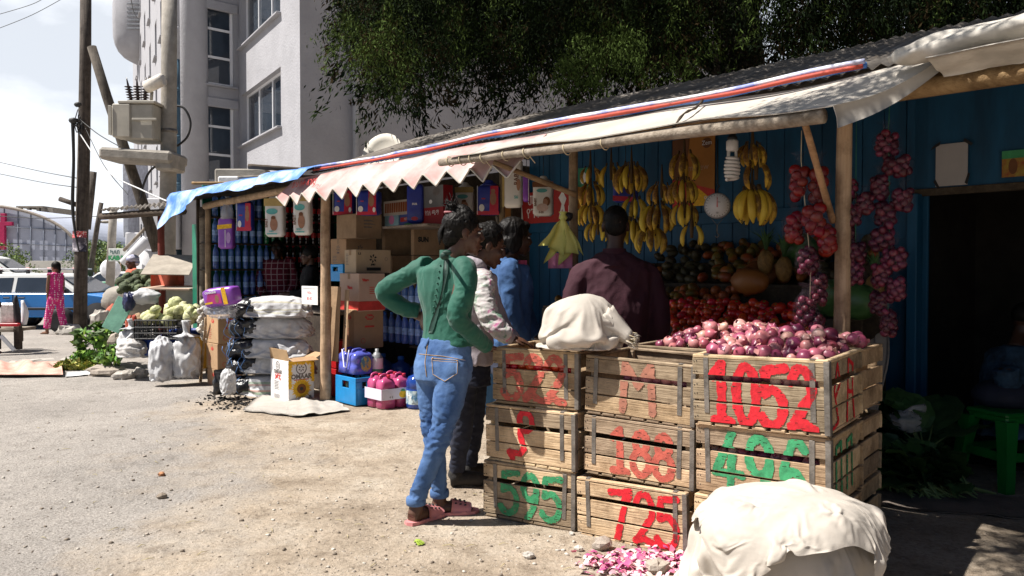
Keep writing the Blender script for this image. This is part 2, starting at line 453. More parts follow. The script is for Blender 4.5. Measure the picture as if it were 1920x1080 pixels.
def axis(lo, hi, fine, step, far):
 a = list(np.arange(lo, hi+1e-6, fine)); s = fine; x = hi; b = []
 while x < far: s *= 1.35; x += s; b.append(x)
 s = fine; x = lo; c = []
 while x > -far: s *= 1.35; x -= s; c.append(x)
 return c[::-1]+a+b
xs = axis(-6.5, 4.5, .085, 1, 1500); ys = axis(.6, 13, .085, 1, 1500)
g = MB(); g.sheet([[(x, y, gz(x, y)) for x in xs] for y in ys], DIRT)
g.f = [f[::-1] for f in g.f]
struct('ground', g)
def G(px, py):
 p = gp(px, py); p.z = gz(p.x, p.y); return p
# loose stones and grit on the dirt
st = MB()
STM = [mat('grit_%d' % i, c, .95, .15, 20, .3, 60) for i, c in enumerate([(.36, .31, .26), (.22, .18, .14), (.52, .48, .42)])]
rs = random.Random(3)
for i in range(1900):
 if rs.random() < .75: px, py = rs.uniform(0, 1300), rs.uniform(700, 1080)
 else: px, py = rs.uniform(500, 1100), rs.uniform(860, 1080)
 p = gp(px, py); r = .003+.009*rs.random()**6
 if rs.random() < .003: r = rs.uniform(.012, .018)
 st.ell((p.x, p.y, gz(p.x, p.y)+r*.25), (r*rs.uniform(.8, 1.5), r*rs.uniform(.8, 1.3), r*rs.uniform(.5, .8)), rs.choice(STM), 5, 3, rz(rs.random()*6), .3, 2, i)
st.build('gravel', kind='stuff', label='small loose stones scattered over the dirt road')
rocks = [(992, 1048, .024, STONE), (1128, 1030, .045, STM[0]), (303, 893, .022, mat('brick_chip', (.42, .20, .10), .9)), (303, 932, .026, STM[1]), (1232, 1074, .05, STM[0]), (1072, 1003, .014, STONE), (1085, 1035, .02, STM[2])]
for i, (px, py, r, m) in enumerate(rocks):
 b = MB(); p = G(px, py); b.ell((0, 0, r*.45), (r*1.2, r, r*.7), m, 9, 6, rz(i), .45, 2.6, i*3.1); b.sm = [False]*len(b.sm)
 b.build('stone', loc=p, label=['small white stone on the dirt in front of the crates', 'grey stone under the bottom edge of the crate painted 725', 'orange brick chip lying on the open road',
  'dark brown stone lying on the open road', 'large flat grey stone half under the onion skins', 'tiny white stone chip at the foot of the crate gap', 'small pale stone beside the onion skins'][i], cat='stone')
b = MB(); rs = random.Random(5)
SKIN = [mat('onion_skin_%d' % i, c, .6, .2, 20, .1, 40) for i, c in enumerate([(.60, .16, .26), (.74, .42, .48), (.40, .07, .20), (.72, .55, .50)])]
for i in range(620):
 c = rs.choice([(1165, 1060), (1200, 1052), (1250, 1050), (1135, 1065), (1180, 1075), (1268, 1062)])
 p = gp(c[0]+rs.gauss(0, 26), c[1]+rs.gauss(0, 11)); q = V((p.x, p.y, gz(p.x, p.y)+.004+abs(rs.gauss(0, .012))))
 u = V((rs.gauss(0, 1), rs.gauss(0, 1), rs.gauss(0, .5))).normalized()*rs.uniform(.008, .022); v_ = u.cross(V((rs.gauss(0, .4), rs.gauss(0, .4), 1))).normalized()*rs.uniform(.006, .016)
 b.sheet([[q-u-v_, q-u+v_], [q-v_*.9+V((0, 0, .005)), q+v_*.9+V((0, 0, .006))], [q+u-v_*.6, q+u+v_*.5]], rs.choice(SKIN))
b.build('onion_skins', kind='stuff', label='scattered pink onion skins on the ground in front of the crates')
b = MB(); p = G(778, 1022)
for k in range(5):
 a = k*.5-1; d = V((math.cos(a), math.sin(a)*.7, 0)); b.sheet([[d*t+V((-d.y, d.x, 0))*w_+V((0, 0, h)) for w_ in (-.012, .012)] for t, h in ((0, .01), (.02, .022), (.045, .006))], mat('leaf_scrap', (.28, .38, .05), .6, .2, 30))
b.build('leaf_scrap', loc=p, label='torn yellow green leaf lying on the dirt near the slippers', cat='leaf')
# ================================================================== the two stalls
def corr_sheet(mb, s0, s1, prof, m, pitch=.075, amp=.011, thick=.003):
 n = int((s1-s0)/pitch*4); grid = []
 for i in range(n+1):
  s = s0+(s1-s0)*i/n; a = amp*math.sin(2*math.pi*(s-s0)/pitch); row = []
  for (v, z) in prof:
   row.append(rw(s, v, z+a+.012*nz((s*1.3, v, 0), 1.5)))
  grid.append(row)
 mb.sheet(grid, m, True, thick)
def log(mb, p, q, r0, r1, m, n=10, wob=.012, seed=0):
 p, q = V(p), V(q); pts = []
 for i in range(13):
  t = i/12; c = p.lerp(q, t); c = c+V((nz(c, 1.2, seed), nz(c, 1.2, seed+9), nz(c, 1.2, seed+20)))*wob*(0 if i in (0, 12) else 1)
  pts.append(c)
 rings_r = [(r0+(r1-r0)*i/12)*(1+.10*noise.noise(V((i*.9, seed, 0)))) for i in range(13)]
 mb.tube(pts, rings_r, m, n)
fs_ = thing('fruit_stall', 'fruit and onion stall with blue plank walls, dark doorway and log posts', 'stall', rw(0, 0))
L0 = -rw(0, 0)
def off(mb):
 mb.v = [tuple(V(p)+L0) for p in mb.v]; return mb
def part(name, mb, parent, root=None, **kw):
 l = parent.location if root is None else root.location
 mb.v = [tuple(V(p)-l) for p in mb.v]
 return mb.build(name, parent, **kw)
b = MB(); log(b, rw(.0, 0, -.05), rw(.02, 0, 2.2), .042, .036, BARK_L, seed=1); part('post', b, fs_)
b = MB(); log(b, rw(-1.84, 0, -.05), rw(-1.83, 0, 2.2), .034, .030, BARK, seed=2); part('post', b, fs_)
for (s0, s1, v, z0, z1, r, sd) in ((.05, 2.6, -.02, 2.13, 2.13, .05, 3), (-4.4, .3, .02, 2.17, 2.15, .032, 4), (.05, 2.6, .28, 2.22, 2.22, .045, 5), (.1, 2.6, .62, 2.30, 2.30, .05, 6), (-4.4, .2, .75, 2.36, 2.36, .03, 7)):
 b = MB(); log(b, rw(s0, v, z0), rw(s1, v, z1), r, r*.9, BARK_H, seed=sd); part('beam', b, fs_)
b = MB(); corr_sheet(b, -5.25, 3.0, [(-.12, 2.235), (.5, 2.46), (1.12, 2.70)], ROOFM); corr_sheet(b, -5.2, 3.0, [(1.0, 2.61), (1.2, 2.66), (2.7, 2.62)], ROOFM)
part('roof', b, fs_)
b = MB()
s = -4.35
while s < -.42:
 w_ = .155; b.box(rw(s+w_/2, 1.97, 1.28), (w_-.006, .03, 2.56), BLUEW, ROWM, .004); s += w_
b.box(rw(-2.4, 1.94, 1.735), (3.9, .05, .10), BLUEW, ROWM, .004)
b.box(rw(1.0, 1.97, 2.19), (2.84, .03, .74), BLUEW, ROWM, .004)
b.box(rw(1.0, 1.945, 1.83), (2.84, .03, .05), DARKWOOD, ROWM, .004)
b.box(rw(2.6, 1.97, .9), (.6, .03, 1.8), BLUEW, ROWM, .004)
part('back_wall', b, fs_)
b = MB(); b.box(rw(-.39, 1.90, .91), (.07, .10, 1.82), BLUEW, ROWM); b.box(rw(-.62, 1.93, .91), (.38, .035, 1.78), BLUEW, ROWM); part('door_frame', b, fs_)
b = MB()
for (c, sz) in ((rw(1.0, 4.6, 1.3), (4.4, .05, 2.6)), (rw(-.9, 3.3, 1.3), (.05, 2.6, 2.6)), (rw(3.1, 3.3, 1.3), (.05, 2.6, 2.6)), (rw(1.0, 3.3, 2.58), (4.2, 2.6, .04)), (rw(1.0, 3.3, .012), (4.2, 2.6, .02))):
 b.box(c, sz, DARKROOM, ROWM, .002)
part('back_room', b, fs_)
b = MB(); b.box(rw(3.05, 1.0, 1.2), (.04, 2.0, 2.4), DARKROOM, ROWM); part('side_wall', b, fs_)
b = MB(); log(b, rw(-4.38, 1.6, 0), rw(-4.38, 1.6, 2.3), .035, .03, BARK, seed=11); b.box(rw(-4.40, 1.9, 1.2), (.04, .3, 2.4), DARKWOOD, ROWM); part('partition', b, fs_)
b = MB(); b.box(rw(-3.3, .95, .74), (2.1, .5, .035), mat('pale_blue_board', (.10, .30, .42), .6, .15, 6), ROWM); b.box(rw(-3.3, .73, .36), (2.1, .03, .72), BLUEW, ROWM); part('counter', b, fs_)
# awning of cream cloth on its own pole
aw = thing('cream_awning', 'cream cloth awning with a torn seam lashed to a weathered pole above the fruit', 'awning', rw(-1.2, -.3, 2.1))
b = MB(); log(b, rpw(826, 305, -.5), rpw(1545, 217, -.5), .026, .034, GREYWOOD, 12, .006, 21); part('pole', b, aw)
pl, pr = rp(850, 300, -.5), rp(1545, 212, -.5)
b = MB(); grid = []
nS, nV = 60, 14
for i in range(nS+1):
 t = i/nS; s = pl[0]+(pr[0]+.06-pl[0])*t; row = []
 zt = 2.228+.008*math.sin(s*3); zb = pl[1]+(pr[1]-pl[1])*t+.026
 for j in range(nV+1):
  k = j/nV; v = -.10+(-.535+.10)*k; sag = -.035*math.sin(math.pi*k)*(.6+.8*noise.noise(V((s*1.1, 0, 5))))
  wr = .014*noise.noise(V((s*2.2+k*1.5, k*1.2, 0)))+.006*math.sin((s*5+k*4))
  st_ = s+(.32*(1-k)*(t**6))-.15*(1-k)*0
  row.append(rw(st_, v, zt+(zb-zt)*k+sag+wr))
 grid.append(row)
b.sheet(grid, CREAM, True, .004)
c0 = [grid[-1][j] for j in range(nV+1)]
g2 = [[p+V((0, 0, 0)) for p in c0], [p+SD*(.03-.001*j)+V((0, 0, -.012-.003*j)) for j, p in enumerate(c0)], [p+SD*.02+V((0, 0, -.03-.005*j)) for j, p in enumerate(c0)]]
b.sheet(g2, CREAM, True, .004)
part('cloth', b, aw)
b = MB(); te = []
for i in range(12):
 t = i/11; px = 1243+(1318-1243)*t; py = 262-(262-192)*t+5*math.sin(t*9)
 k = 1-t; v = -.16-.35*(1-t); q = rpw(px, py, v); te.append(q-VD*.004+V((0, 0, .018)))
b.tube(te, [.005+.004*(i % 2) for i in range(12)], DARKWOOD, 5); part('torn_seam', b, aw)
for px, py in ((842, 303), (865, 301), (884, 298), (905, 297), (946, 292), (985, 287), (1060, 280), (1130, 270)):
 b = MB(); c = rpw(px, py, -.5); d = (rpw(1545, 214, -.5)-rpw(826, 304, -.5)).normalized(); u = V((0, 0, 1)); w_ = d.cross(u)
 pts = [c+(u*math.cos(a)+w_*math.sin(a)*1)*.034+d*.02*math.sin(a*.5) for a in np.linspace(0, 6.28, 12)]
 if px in (905, 985): pts += [pts[-1]+V((.02, -.02, -.05)), pts[-1]+V((.06, -.03, -.10))]
 b.tube(pts, .0035, CORD, 5); part('lashing', b, aw)
for (a_, c_) in (((1508, 228, -.48), (1562, 415, -.02)), ((925, 304, -.48), (1080, 366, -.03))):
 b = MB(); log(b, rpw(*a_), rpw(*c_), .016, .018, BARK_H, 8, .004, 31); part('strut', b, aw)
# rolled stripe of tarp along the roof edge
rt = thing('rolled_tarp', 'rolled blue, white and red tarp tied along the roof edge above the awning', 'tarp', rw(-2.4, -.14, 2.25))
for (dz, dv, r, m) in ((.022, 0, .013, mat('white_blue_roll', (.22, .27, .62), .6, 0, 2.2, .2, 14, col2=(.78, .78, .82), contrast=(.42, .55), stretch=(1, 1, 1))), (-.003, -.018, .011, REDT), (.004, .02, .018, BLUET)):
 b = MB(); pts = []
 for i in range(60):
  s = -5.1+(.18+5.1)*i/59; q = rw(s, -.15+dv, 2.245+dz+.01*math.sin(s*2.1)); pts.append(q+V((0, 0, .008*nz(q, 3, r*99))))
 b.tube(pts, [r*(1+.35*noise.noise(V((i*.33, r*50, 0)))) for i in range(60)], m, 9); part('roll', b, rt)
# pink saw-tooth valance
b = MB(); s0, s1 = -5.42, -1.9; teeth = 13; grid = []; n = 200
for i in range(n+1):
 s = s0+(s1-s0)*i/n; t = (i/n*teeth) % 1; tri = abs(t-.5)*2
 zt = 2.20+.008*math.sin(s*4); zb = 2.0-.10*(1-tri)+.02*nz((s, 0, 0), 1.2)
 row = []
 for j in range(9):
  k = j/8; fl = .03*noise.noise(V((s*1.6, k, 2)))*k+.015*math.sin(s*7)*k+(.05*(1-tri) if j == 8 else 0)*.3
  row.append(rw(s, -.18-.22*k+fl, zt+(zb-zt)*k))
 grid.append(row)
b.sheet(grid, PINKT, True, .004)
va = thing('saw_tooth_valance', 'faded pink tarp valance with a saw tooth hem over the grocery stall', 'valance', rw(-3.7, -.2, 2.1))
part('cloth', b, va)
b = MB(); ed = [r[-1] for r in grid]; b.tube(ed, .007, CREAM, 5, smooth=True); part('hem', b, va)
o = text_mesh('ይህ ሱቅ ለገበያ', .085, REDPR, 'faded_lettering', va, rw(-4.98, -.325, 2.10)-va.location, SD, V((0, 0, 1))*.85+VD*.3, .0005)
# blue tarp over the left roof
b = MB(); grid = []
for i in range(71):
 s = -8.75+(3.8)*i/70; row = []
 zt = 2.235+.02*nz((s, 0, 0), 1.1)
 for j in range(15):
  k = j/14
  if k < .6: v = .7-1.0*(k/.6); z = zt+.22*(1-k/.6)+.02
  else:
   d = (k-.6)/.4; drop = .11+.05*noise.noise(V((s*2, 0, 3)))+(.30*max(0, 1-(s+8.75)/1.3)**.7)
   v = -.3-.10*d; z = zt+.02-drop*d
  row.append(rw(s, v+.045*nz((s, z, 0), 4), z+.030*nz((s, v, 1), 3.3)))
 grid.append(row)
b.sheet(grid, BLUET, True, .003)
b.build('blue_tarp', label='crumpled blue and white plastic tarp over the left end of the stall roof', cat='tarp')
# white tarp bundle upper right
rs = random.Random(4); b = MB(); pts, rr = [], []
for (px, py, r) in ((1668, 112, .015), (1700, 108, .05), (1738, 94, .062), (1790, 86, .075), (1850, 70, .08), (1930, 54, .085), (2020, 36, .09), (2150, 14, .09)):
 pts.append(rpw(px, py, -.25)); rr.append(r)
P, Q = spline(pts, rr, 8); rings = []
for i, (p, r) in enumerate(zip(P, Q)):
 ring = []
 for j in range(28):
  a = 2*math.pi*j/28; q = 1+.30*noise.noise(V((math.cos(a)*1.2, math.sin(a)*1.2, i*.10)))+.10*math.sin(a*3+i*.12)
  ring.append(p+VD*(math.cos(a)*r*1.5*q)+V((0, 0, math.sin(a)*r*.75*q)))
 rings.append(ring)
b.ring_loft(rings, mat('white_tarp', (.48, .45, .40), .8, .22, 4, .4, 12), True)
gr = []
for i in range(30):
 t = i/29; px = 1735+420*t; py = 104-84*t*1.0; q = rpw(px, py, -.42)
 gr.append([q+V((0, 0, -.01-.006*k*(1+.6*noise.noise(V((t*6, k*.4, 0))))))+VD*(.03*k+.02*noise.noise(V((t*5, k*.5, 3)))) for k in range(8)])
b.sheet(gr, MATS['white_tarp'], True, .004)
b.build('folded_white_tarp', label='bundled dirty white tarp folded over the roof edge above the doorway', cat='tarp')
# grocery stall on the left half
gs = thing('grocery_stall', 'grocery stall of rough poles under the blue tarp, full of cartons and bottles', 'stall', rw(-6.6, 0))
b = MB(); log(b, rw(-5.2, 0, -.05), rw(-5.17, 0, 2.15), .056, .045, BARK_L, seed=41); part('post', b, gs)
b = MB(); log(b, rw(-8.17, 0, -.05), rw(-8.15, 0, 2.1), .04, .036, BARK_L, seed=42); part('post', b, gs)
b = MB(); log(b, rw(-8.45, .05, -.05), rw(-8.45, .05, 2.1), .05, .05, GREYWOOD, seed=43); part('post', b, gs)
b = MB(); log(b, rpw(385, 387, -.06), rpw(640, 334, -.06), .042, .036, BARK_L, seed=44); part('beam', b, gs)
b = MB(); corr_sheet(b, -9.0, -5.22, [(-.22, 2.20), (2.2, 2.45)], ROOFM); part('roof', b, gs)
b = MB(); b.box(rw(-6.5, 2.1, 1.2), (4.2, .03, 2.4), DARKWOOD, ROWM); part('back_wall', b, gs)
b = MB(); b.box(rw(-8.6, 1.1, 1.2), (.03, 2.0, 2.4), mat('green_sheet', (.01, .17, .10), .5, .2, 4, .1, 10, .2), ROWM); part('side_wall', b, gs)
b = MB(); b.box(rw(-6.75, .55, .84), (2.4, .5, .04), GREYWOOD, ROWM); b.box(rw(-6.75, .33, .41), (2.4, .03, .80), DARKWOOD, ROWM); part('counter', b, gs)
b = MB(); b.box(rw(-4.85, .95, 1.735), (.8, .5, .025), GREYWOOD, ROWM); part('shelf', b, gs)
# ================================================================== painted strokes: polylines in a unit box, rasterised into thin flat cells on the slats
def arc(cx, cy, rx, ry, a0, a1, n=14):
 return [(cx+rx*math.cos(math.radians(a0+(a1-a0)*i/n)), cy+ry*math.sin(math.radians(a0+(a1-a0)*i/n))) for i in range(n+1)]
GL = {
 '1': [[(.15, .78), (.55, 1), (.55, .02)], [(.2, .02), (.95, .02)]],
 '0': [arc(.5, .5, .42, .48, 0, 360, 24)],
 '2': [arc(.5, .70, .40, .29, 165, -35)+[(.1, .04)], [(.1, .06), (.45, .12), (.95, .02)]],
 '5': [[(.95, .98), (.18, .94), (.14, .55)], [(.14, .55)]+arc(.42, .32, .48, .30, 85, -150)],
 '7': [[(.02, .93), (.55, .95), (.95, 1.0)], [(.78, .98), (.55, .45), (.30, .0)], [(.95, 1), (.9, .85)]],
 '8': [arc(.5, .76, .30, .22, 0, 360, 18), arc(.5, .27, .42, .27, 0, 360, 20)],
 '9': [arc(.48, .70, .36, .28, 0, 360, 18), [(.84, .70), (.78, .40), (.55, .12), (.35, -.04)]],
 '4': [[(.62, 1), (.05, .36), (.98, .36)], [(.66, .72), (.55, -.05)]],
 '6': [[(.85, .88), (.7, 1), (.45, .96), (.2, .6), (.16, .3)]+arc(.5, .26, .34, .27, 180, -180, 18)],
 'M': [[(.08, .0), (.14, 1), (.5, .55), (.86, 1), (.92, .0)]],
 'P': [arc(.62, .80, .24, .19, -60, 300, 20), [(.40, .78), (.44, .45), (.55, .22), (.40, .10), (.0, .10), (.12, -.03)]],
 'y': [[(.5, 1), (.2, .6), (.5, .1), (.0, 0)], [(.5, 1), (.7, .7), (.3, .5)]],
 'h': [[(.3, 1), (.1, .0)], [(.3, 1), (.7, .9), (.6, .45), (.2, .5)], [(.62, .45), (.75, 0)]],
 '~': [[(.0, .98), (.25, .86), (.55, .98), (.72, .90)], [(.35, .62), (.25, .35), (.62, .55), (.95, .72)], [(.10, .12), (.42, .2), (.55, .0), (.42, .45)], [(.55, .25), (.92, .32)]],
 'n': [[(.05, .1), (.05, .9), (.55, .95), (.6, .1)]],
}
def paint_cells(text, x0, x1, z0, z1, width, bands, seed=0, cell=.0026, gap=.12, dry=.10, slant=0.0, gl=None):
 """rectangles (xa, xb, za, zb) of paint inside the slat bands"""
 n = len(text); cw = (x1-x0)/(n+gap*(n-1)); segs = []
 for i, ch in enumerate(text):
  ox = x0+i*cw*(1+gap)
  for st in GL[ch]:
   for (a, b_) in zip(st[:-1], st[1:]):
    segs.append((ox+a[0]*cw+slant*a[1], z0+a[1]*(z1-z0), ox+b_[0]*cw+slant*b_[1], z0+b_[1]*(z1-z0)))
 S = np.array(segs); nx = int((x1-x0+.08)/cell); nz_ = int((z1-z0+.08)/cell)
 X = x0-.04+cell*(np.arange(nx)+.5); Z = z0-.04+cell*(np.arange(nz_)+.5)
 XX, ZZ = np.meshgrid(X, Z); D = np.full(XX.shape, 9.0)
 for (ax, az, bx, bz) in S:
  dx, dz = bx-ax, bz-az; l2 = dx*dx+dz*dz+1e-9
  t = np.clip(((XX-ax)*dx+(ZZ-az)*dz)/l2, 0, 1)
  D = np.minimum(D, np.hypot(XX-ax-t*dx, ZZ-az-t*dz))
 W = np.empty_like(D)
 for j in range(nz_):
  for i in range(nx):
   if D[j, i] < width*.9:
    q = noise.noise(V((X[i]*26+seed, Z[j]*26, seed*.7)))*.28+noise.noise(V((X[i]*160+seed, Z[j]*45, 0)))*.22
    dr = noise.noise(V((X[i]*34, Z[j]*220+seed, 5)))
    W[j, i] = width*.5*(1+q) if dr < .62-dry*1.6 else -1
   else: W[j, i] = -1
 M_ = D < W; out = []
 for j in range(nz_):
  if not any(a <= Z[j] <= b for a, b in bands): continue
  i = 0
  while i < nx:
   if M_[j, i]:
    k = i
    while k < nx and M_[j, k]: k += 1
    out.append((X[i]-cell/2, X[k-1]+cell/2, Z[j]-cell/2, Z[j]+cell/2)); i = k
   else: i += 1
 return out
def make_crate(label, L, D, H, wm, paint=None, side_paint=None, seed=0, loc=(0, 0, 0), rot=(0, 0, 0), straps=True, group='wooden produce crates in the front stacks'):
 t = thing('wooden_crate', label, 'crate', loc, group=group, rot=rot)
 rs = random.Random(seed)
 k = H/.305
 bands = [(.020*k, .104*k), (.112*k, .196*k), (.220*k, .290*k)]
 th = .011
 for side, (ln, m_) in (('f', (L, 0)), ('b', (L, 0)), ('l', (D, 1)), ('r', (D, 1))):
  b = MB()
  for (za, zb) in bands:
   wm_ = wm if rs.random() < .55 else rs.choice(CRATEW)
   tilt = rs.uniform(-.008, .008); sh = rs.uniform(-.002, .002); dep = rs.uniform(-.0015, .0015)
   rot_ = Matrix.Rotation(tilt, 3, 'Y') if side in 'fb' else Matrix.Rotation(tilt, 3, 'X')
   if side in 'fb': b.box((0, (-1 if side == 'f' else 1)*(D/2-th/2+dep), (za+zb)/2+sh), (ln, th, zb-za), wm_, rot_, .002)
   else: b.box(((-1 if side == 'l' else 1)*(L/2-th-th/2+dep), 0, (za+zb)/2+sh), (th, ln-2*th-.002, zb-za), wm_, rot_, .002)
  if side in 'fb': b.box((0, (-1 if side == 'f' else 1)*(D/2-.012), .2985*k), (L-.004, .026, .015*k), wm, None, .003)
  else: b.box(((-1 if side == 'l' else 1)*(L/2-.014), 0, .2985*k), (.024, D-.055, .014*k), wm, None, .003)
  if side == 'f':
   for sx in (-1, 1):
    for (za, zb) in bands:
     for dz in (.02, -.02):
      for dx in (.008, .02): b.ell((sx*(L/2-dx), -D/2-.001, (za+zb)/2+dz+rs.uniform(-.006, .006)), .0026, BLACK, 6, 4)
  b.build('slat_panel', t)
 b = MB()
 for i in range(7):
  b.box((-L/2+.05+(L-.1)*i/6, 0, .010*k), (rs.uniform(.06, .078), D-.004, .014*k), wm, None, .003)
 for y in (-D/2+.02, D/2-.02): b.box((0, y, .002), (L-.01, .03, .003), wm, None, .001)
 b.build('bottom_boards', t)
 for sx in (-1, 1):
  for sy in (-1, 1):
   b = MB(); b.box((sx*(L/2-th-.012-.013), sy*(D/2-th-.013), .155*k), (.026, .024, .27*k), wm, None, .003); b.build('corner_post', t)
 if straps:
  for sx in (-1, 1):
   b = MB(); x = sx*(L/2-.055-rs.uniform(0, .02)); a = rs.uniform(-.02, .02)
   b.box((x, -D/2-.0022, .175*k), (.022, .002, .235*k), STRAP, Matrix.Rotation(a, 3, 'Y'), .0005)
   b.box((x, -D/2+.012, .307*k), (.022, .030, .002), STRAP, None, .0005)
   b.build('metal_strap', t)
  b = MB(); b.box((L/2+.0015, -D/2+.012, .155*k), (.002, .024, .29*k), STRAP, None, .0005); b.box((L/2-.010, -D/2-.0025, .155*k), (.022, .002, .29*k), STRAP, None, .0005); b.build('corner_strap', t)
 if paint:
  (txt, x0, x1, z0, z1, wd, pm) = paint[:7]; dry = paint[7] if len(paint) > 7 else .1
  cells = paint_cells(txt, x0*L, x1*L, z0*H, z1*H, wd, [(a+.001, c-.001) for a, c in bands], seed, dry=dry)
  b = MB(); vs, fs = [], []
  for (xa, xb, za, zb) in cells:
   y = -D/2-.0016-.0016; o = len(vs); vs += [(xa, y, za), (xb, y, za), (xb, y, zb), (xa, y, zb)]; fs.append((o, o+1, o+2, o+3))
  b.add(vs, fs, pm); b.build('painted_lettering', t)
 if side_paint:
  (txt, x0, x1, z0, z1, wd, pm) = side_paint
  cells = paint_cells(txt, x0*D, x1*D, z0*H, z1*H, wd, [(a+.001, c-.001) for a, c in bands], seed+3)
  b = MB(); vs, fs = [], []
  for (xa, xb, za, zb) in cells:
   x = L/2-th+.0032; o = len(vs); vs += [(x, xa, za), (x, xb, za), (x, xb, zb), (x, xa, zb)]; fs.append((o, o+1, o+2, o+3))
  b.add(vs, fs, pm); b.build('painted_lettering', t)
 return t
def crate_pose(pr, a, L, D, z, roll=0.0, dx=0.0, dy=0.0, tilt=0.0):
 """pr: ground point of the stack's front right corner; a: degrees left of the view axis along which the front runs"""
 X = V((math.sin(R(a)), -math.cos(R(a)), 0)); Y = V((math.cos(R(a)), math.sin(R(a)), 0))
 c = V((pr.x, pr.y, 0))-X*(L/2-dx)+Y*(D/2+dy)
 return (c.x, c.y, z), (R(tilt), R(roll), math.atan2(X.y, X.x))
P1_, P2_, P3_ = gp(1078, 998), gp(1291, 1045), gp(1556, 1114)
CR = {}
def crate(key, label, pr, a, L, D, H, z, wm, paint, seed, roll=0, dx=0, dy=0, tilt=0, side=None):
 lo, ro = crate_pose(pr, a, L, D, z, roll, dx, dy, tilt)
 CR[key] = (make_crate(label, L, D, H, CRATEW[wm], paint, side, seed, lo, ro), L, D, H)
crate('595', 'dark worn wooden crate painted 595 in green, lowest of its stack', P1_, 60, .535, .44, .296, .0, 2, ('595', -.30, .36, .12, .86, .034, GRNP, .14), 11, .3)
crate('P', 'pale wooden crate with one red looped letter, on the crate painted 595', P1_, 57, .535, .44, .298, .299, 0, ('P', -.22, .08, .12, .93, .034, REDP, .02), 12, .2, .01, -.014, 1.2)
crate('522', 'brown wooden crate with smeared red 522 marks holding tomatoes, topmost of its stack', P1_, 59, .50, .44, .292, .600, 1, ('522', -.36, .34, .10, .88, .042, REDP_F, .20), 13, .2, .012, .012, .4)
crate('725', 'wooden crate painted 725 in bold red, standing on the dirt', P2_, 54.5, .575, .44, .290, .0, 0, ('725', -.17, .43, .08, .90, .033, REDP, .07), 21, -1.0, .0, -.01, 1.0)
crate('188', 'weathered wooden crate painted 188 in red, between two crates', P2_, 54, .575, .44, .288, .296, 2, ('188', -.25, .33, .14, .84, .036, REDP_F, .10), 22, .6, .018, .012, .4)
crate('M', 'weathered wooden crate with a faded red letter M and onions inside', P2_, 54, .570, .44, .288, .590, 2, ('M', -.16, .16, .16, .92, .038, mat('ghost_red_paint', (.36, .15, .10), .8, .2, 22, 0), .12), 23, 1.4, .022, .006, .6)
crate('low', 'wooden crate at the bottom of the stack behind the big white sack', P3_, 52.5, .585, .486, .306, .0, 0, None, 31)
crate('496', 'wooden crate painted 496 in green, under the crate painted 1052', P3_, 52, .58, .486, .308, .312, 1, ('496', -.35, .35, .04, .92, .036, GRNP, .08), 32, -.6, .0, .008, .6, ('nn', -.3, .3, .1, .9, .02, GRNP))
crate('1052', 'pale wooden crate painted 1052 in large red figures, heaped with onions', P3_, 52, .585, .486, .312, .626, 0, ('1052', -.37, .40, .08, .88, .042, REDP, .09), 33, -1.2, .0, -.012, 1.4, ('yh', -.38, .36, .06, .9, .018, REDP))
# more crates behind carry the back of the heap
def fr(a): return V((math.sin(R(a)), -math.cos(R(a)), 0)), V((math.cos(R(a)), math.sin(R(a)), 0))
BACK = []
for i, (pr, a, top, lb, dx, ys, tail) in enumerate([(P3_, 52, .634, 'wooden crate behind the crate painted 1052, buried under onions', -.03, .50, ' beside the doorway'),
  (P2_, 54, .595, 'wooden crate behind the crate with the letter M, full of onions', .03, .47, ' beside the tomatoes')]):
 X, Y = fr(a); q = pr+Y*ys+X*dx
 for k, zz in enumerate((0, .302, top)):
  lo, ro = crate_pose(q, a, .58, .44, zz)
  make_crate(lb if k == 2 else ['wooden crate hidden low behind the front stacks', 'wooden crate hidden midway behind the front stacks'][k]+tail, .58, .44, .30, CRATEW[1+i % 2], None, None, 51+i*5+k, lo, ro, False, 'wooden crates standing behind the front stacks')
 BACK.append((V((q.x, q.y, 0)), X, Y))
# ================================================================== onions
ON = [mat('onion_%d' % i, c, .38, 0, 5, .12, 30, spec=.5, rand=.22, col2=c2, stretch=(1, 1, .35), contrast=(.35, .65)) for i, (c, c2) in enumerate([((.20, .022, .06), (.38, .11, .15)), ((.34, .075, .10), (.50, .25, .23)), ((.10, .010, .04), (.22, .04, .085)), ((.44, .20, .17), (.54, .36, .29))])]
ROOT = mat('onion_root', (.42, .33, .20), .9)
def onion_mesh(k, r=.031):
 rs = random.Random(k); b = MB(); sq = rs.uniform(.84, 1.02)
 prof = [(.002, -1.0), (.30, -.97), (.70, -.74), (.95, -.33), (1.0, .02), (.90, .42), (.62, .76), (.32, .97), (.15, 1.14), (.10, 1.32), (.03, 1.45)]
 rings = []
 for q, z in prof:
  rings.append([V((q*r*math.cos(a)*(1+.05*math.sin(a*2+k)), q*r*math.sin(a)*(1+.05*math.cos(a*3+k)), z*r*sq)) for a in (2*math.pi*j/14 for j in range(14))])
 b.ring_loft(rings, ON[k % 4], True)
 for i in range(7):
  a = rs.random()*6.28; d = V((math.cos(a), math.sin(a), 0)); b.tube([d*r*.1+V((0, 0, -r*.95*sq)), d*r*rs.uniform(.2, .5)+V((0, 0, -r*1.15*sq))], [.0009, .0004], ROOT, 4)
 for i in range(2):
  a = rs.random()*6.28; d = V((math.cos(a), math.sin(a), 0)); u = V((-d.y, d.x, 0)); c = d*r*1.0
  b.sheet([[c*.96+u*s_*r*.5+V((0, 0, z*r)) for s_ in (-.6, .6)] for z in (-.3, .1)]+[[c*1.16+u*s_*r*.3+V((0, 0, .5*r)) for s_ in (-.6, .8)]], ON[(k+1) % 4], True)
 return b.mesh('onion')
ONM = [onion_mesh(k) for k in range(8)]
rs = random.Random(17); ONN = [0]
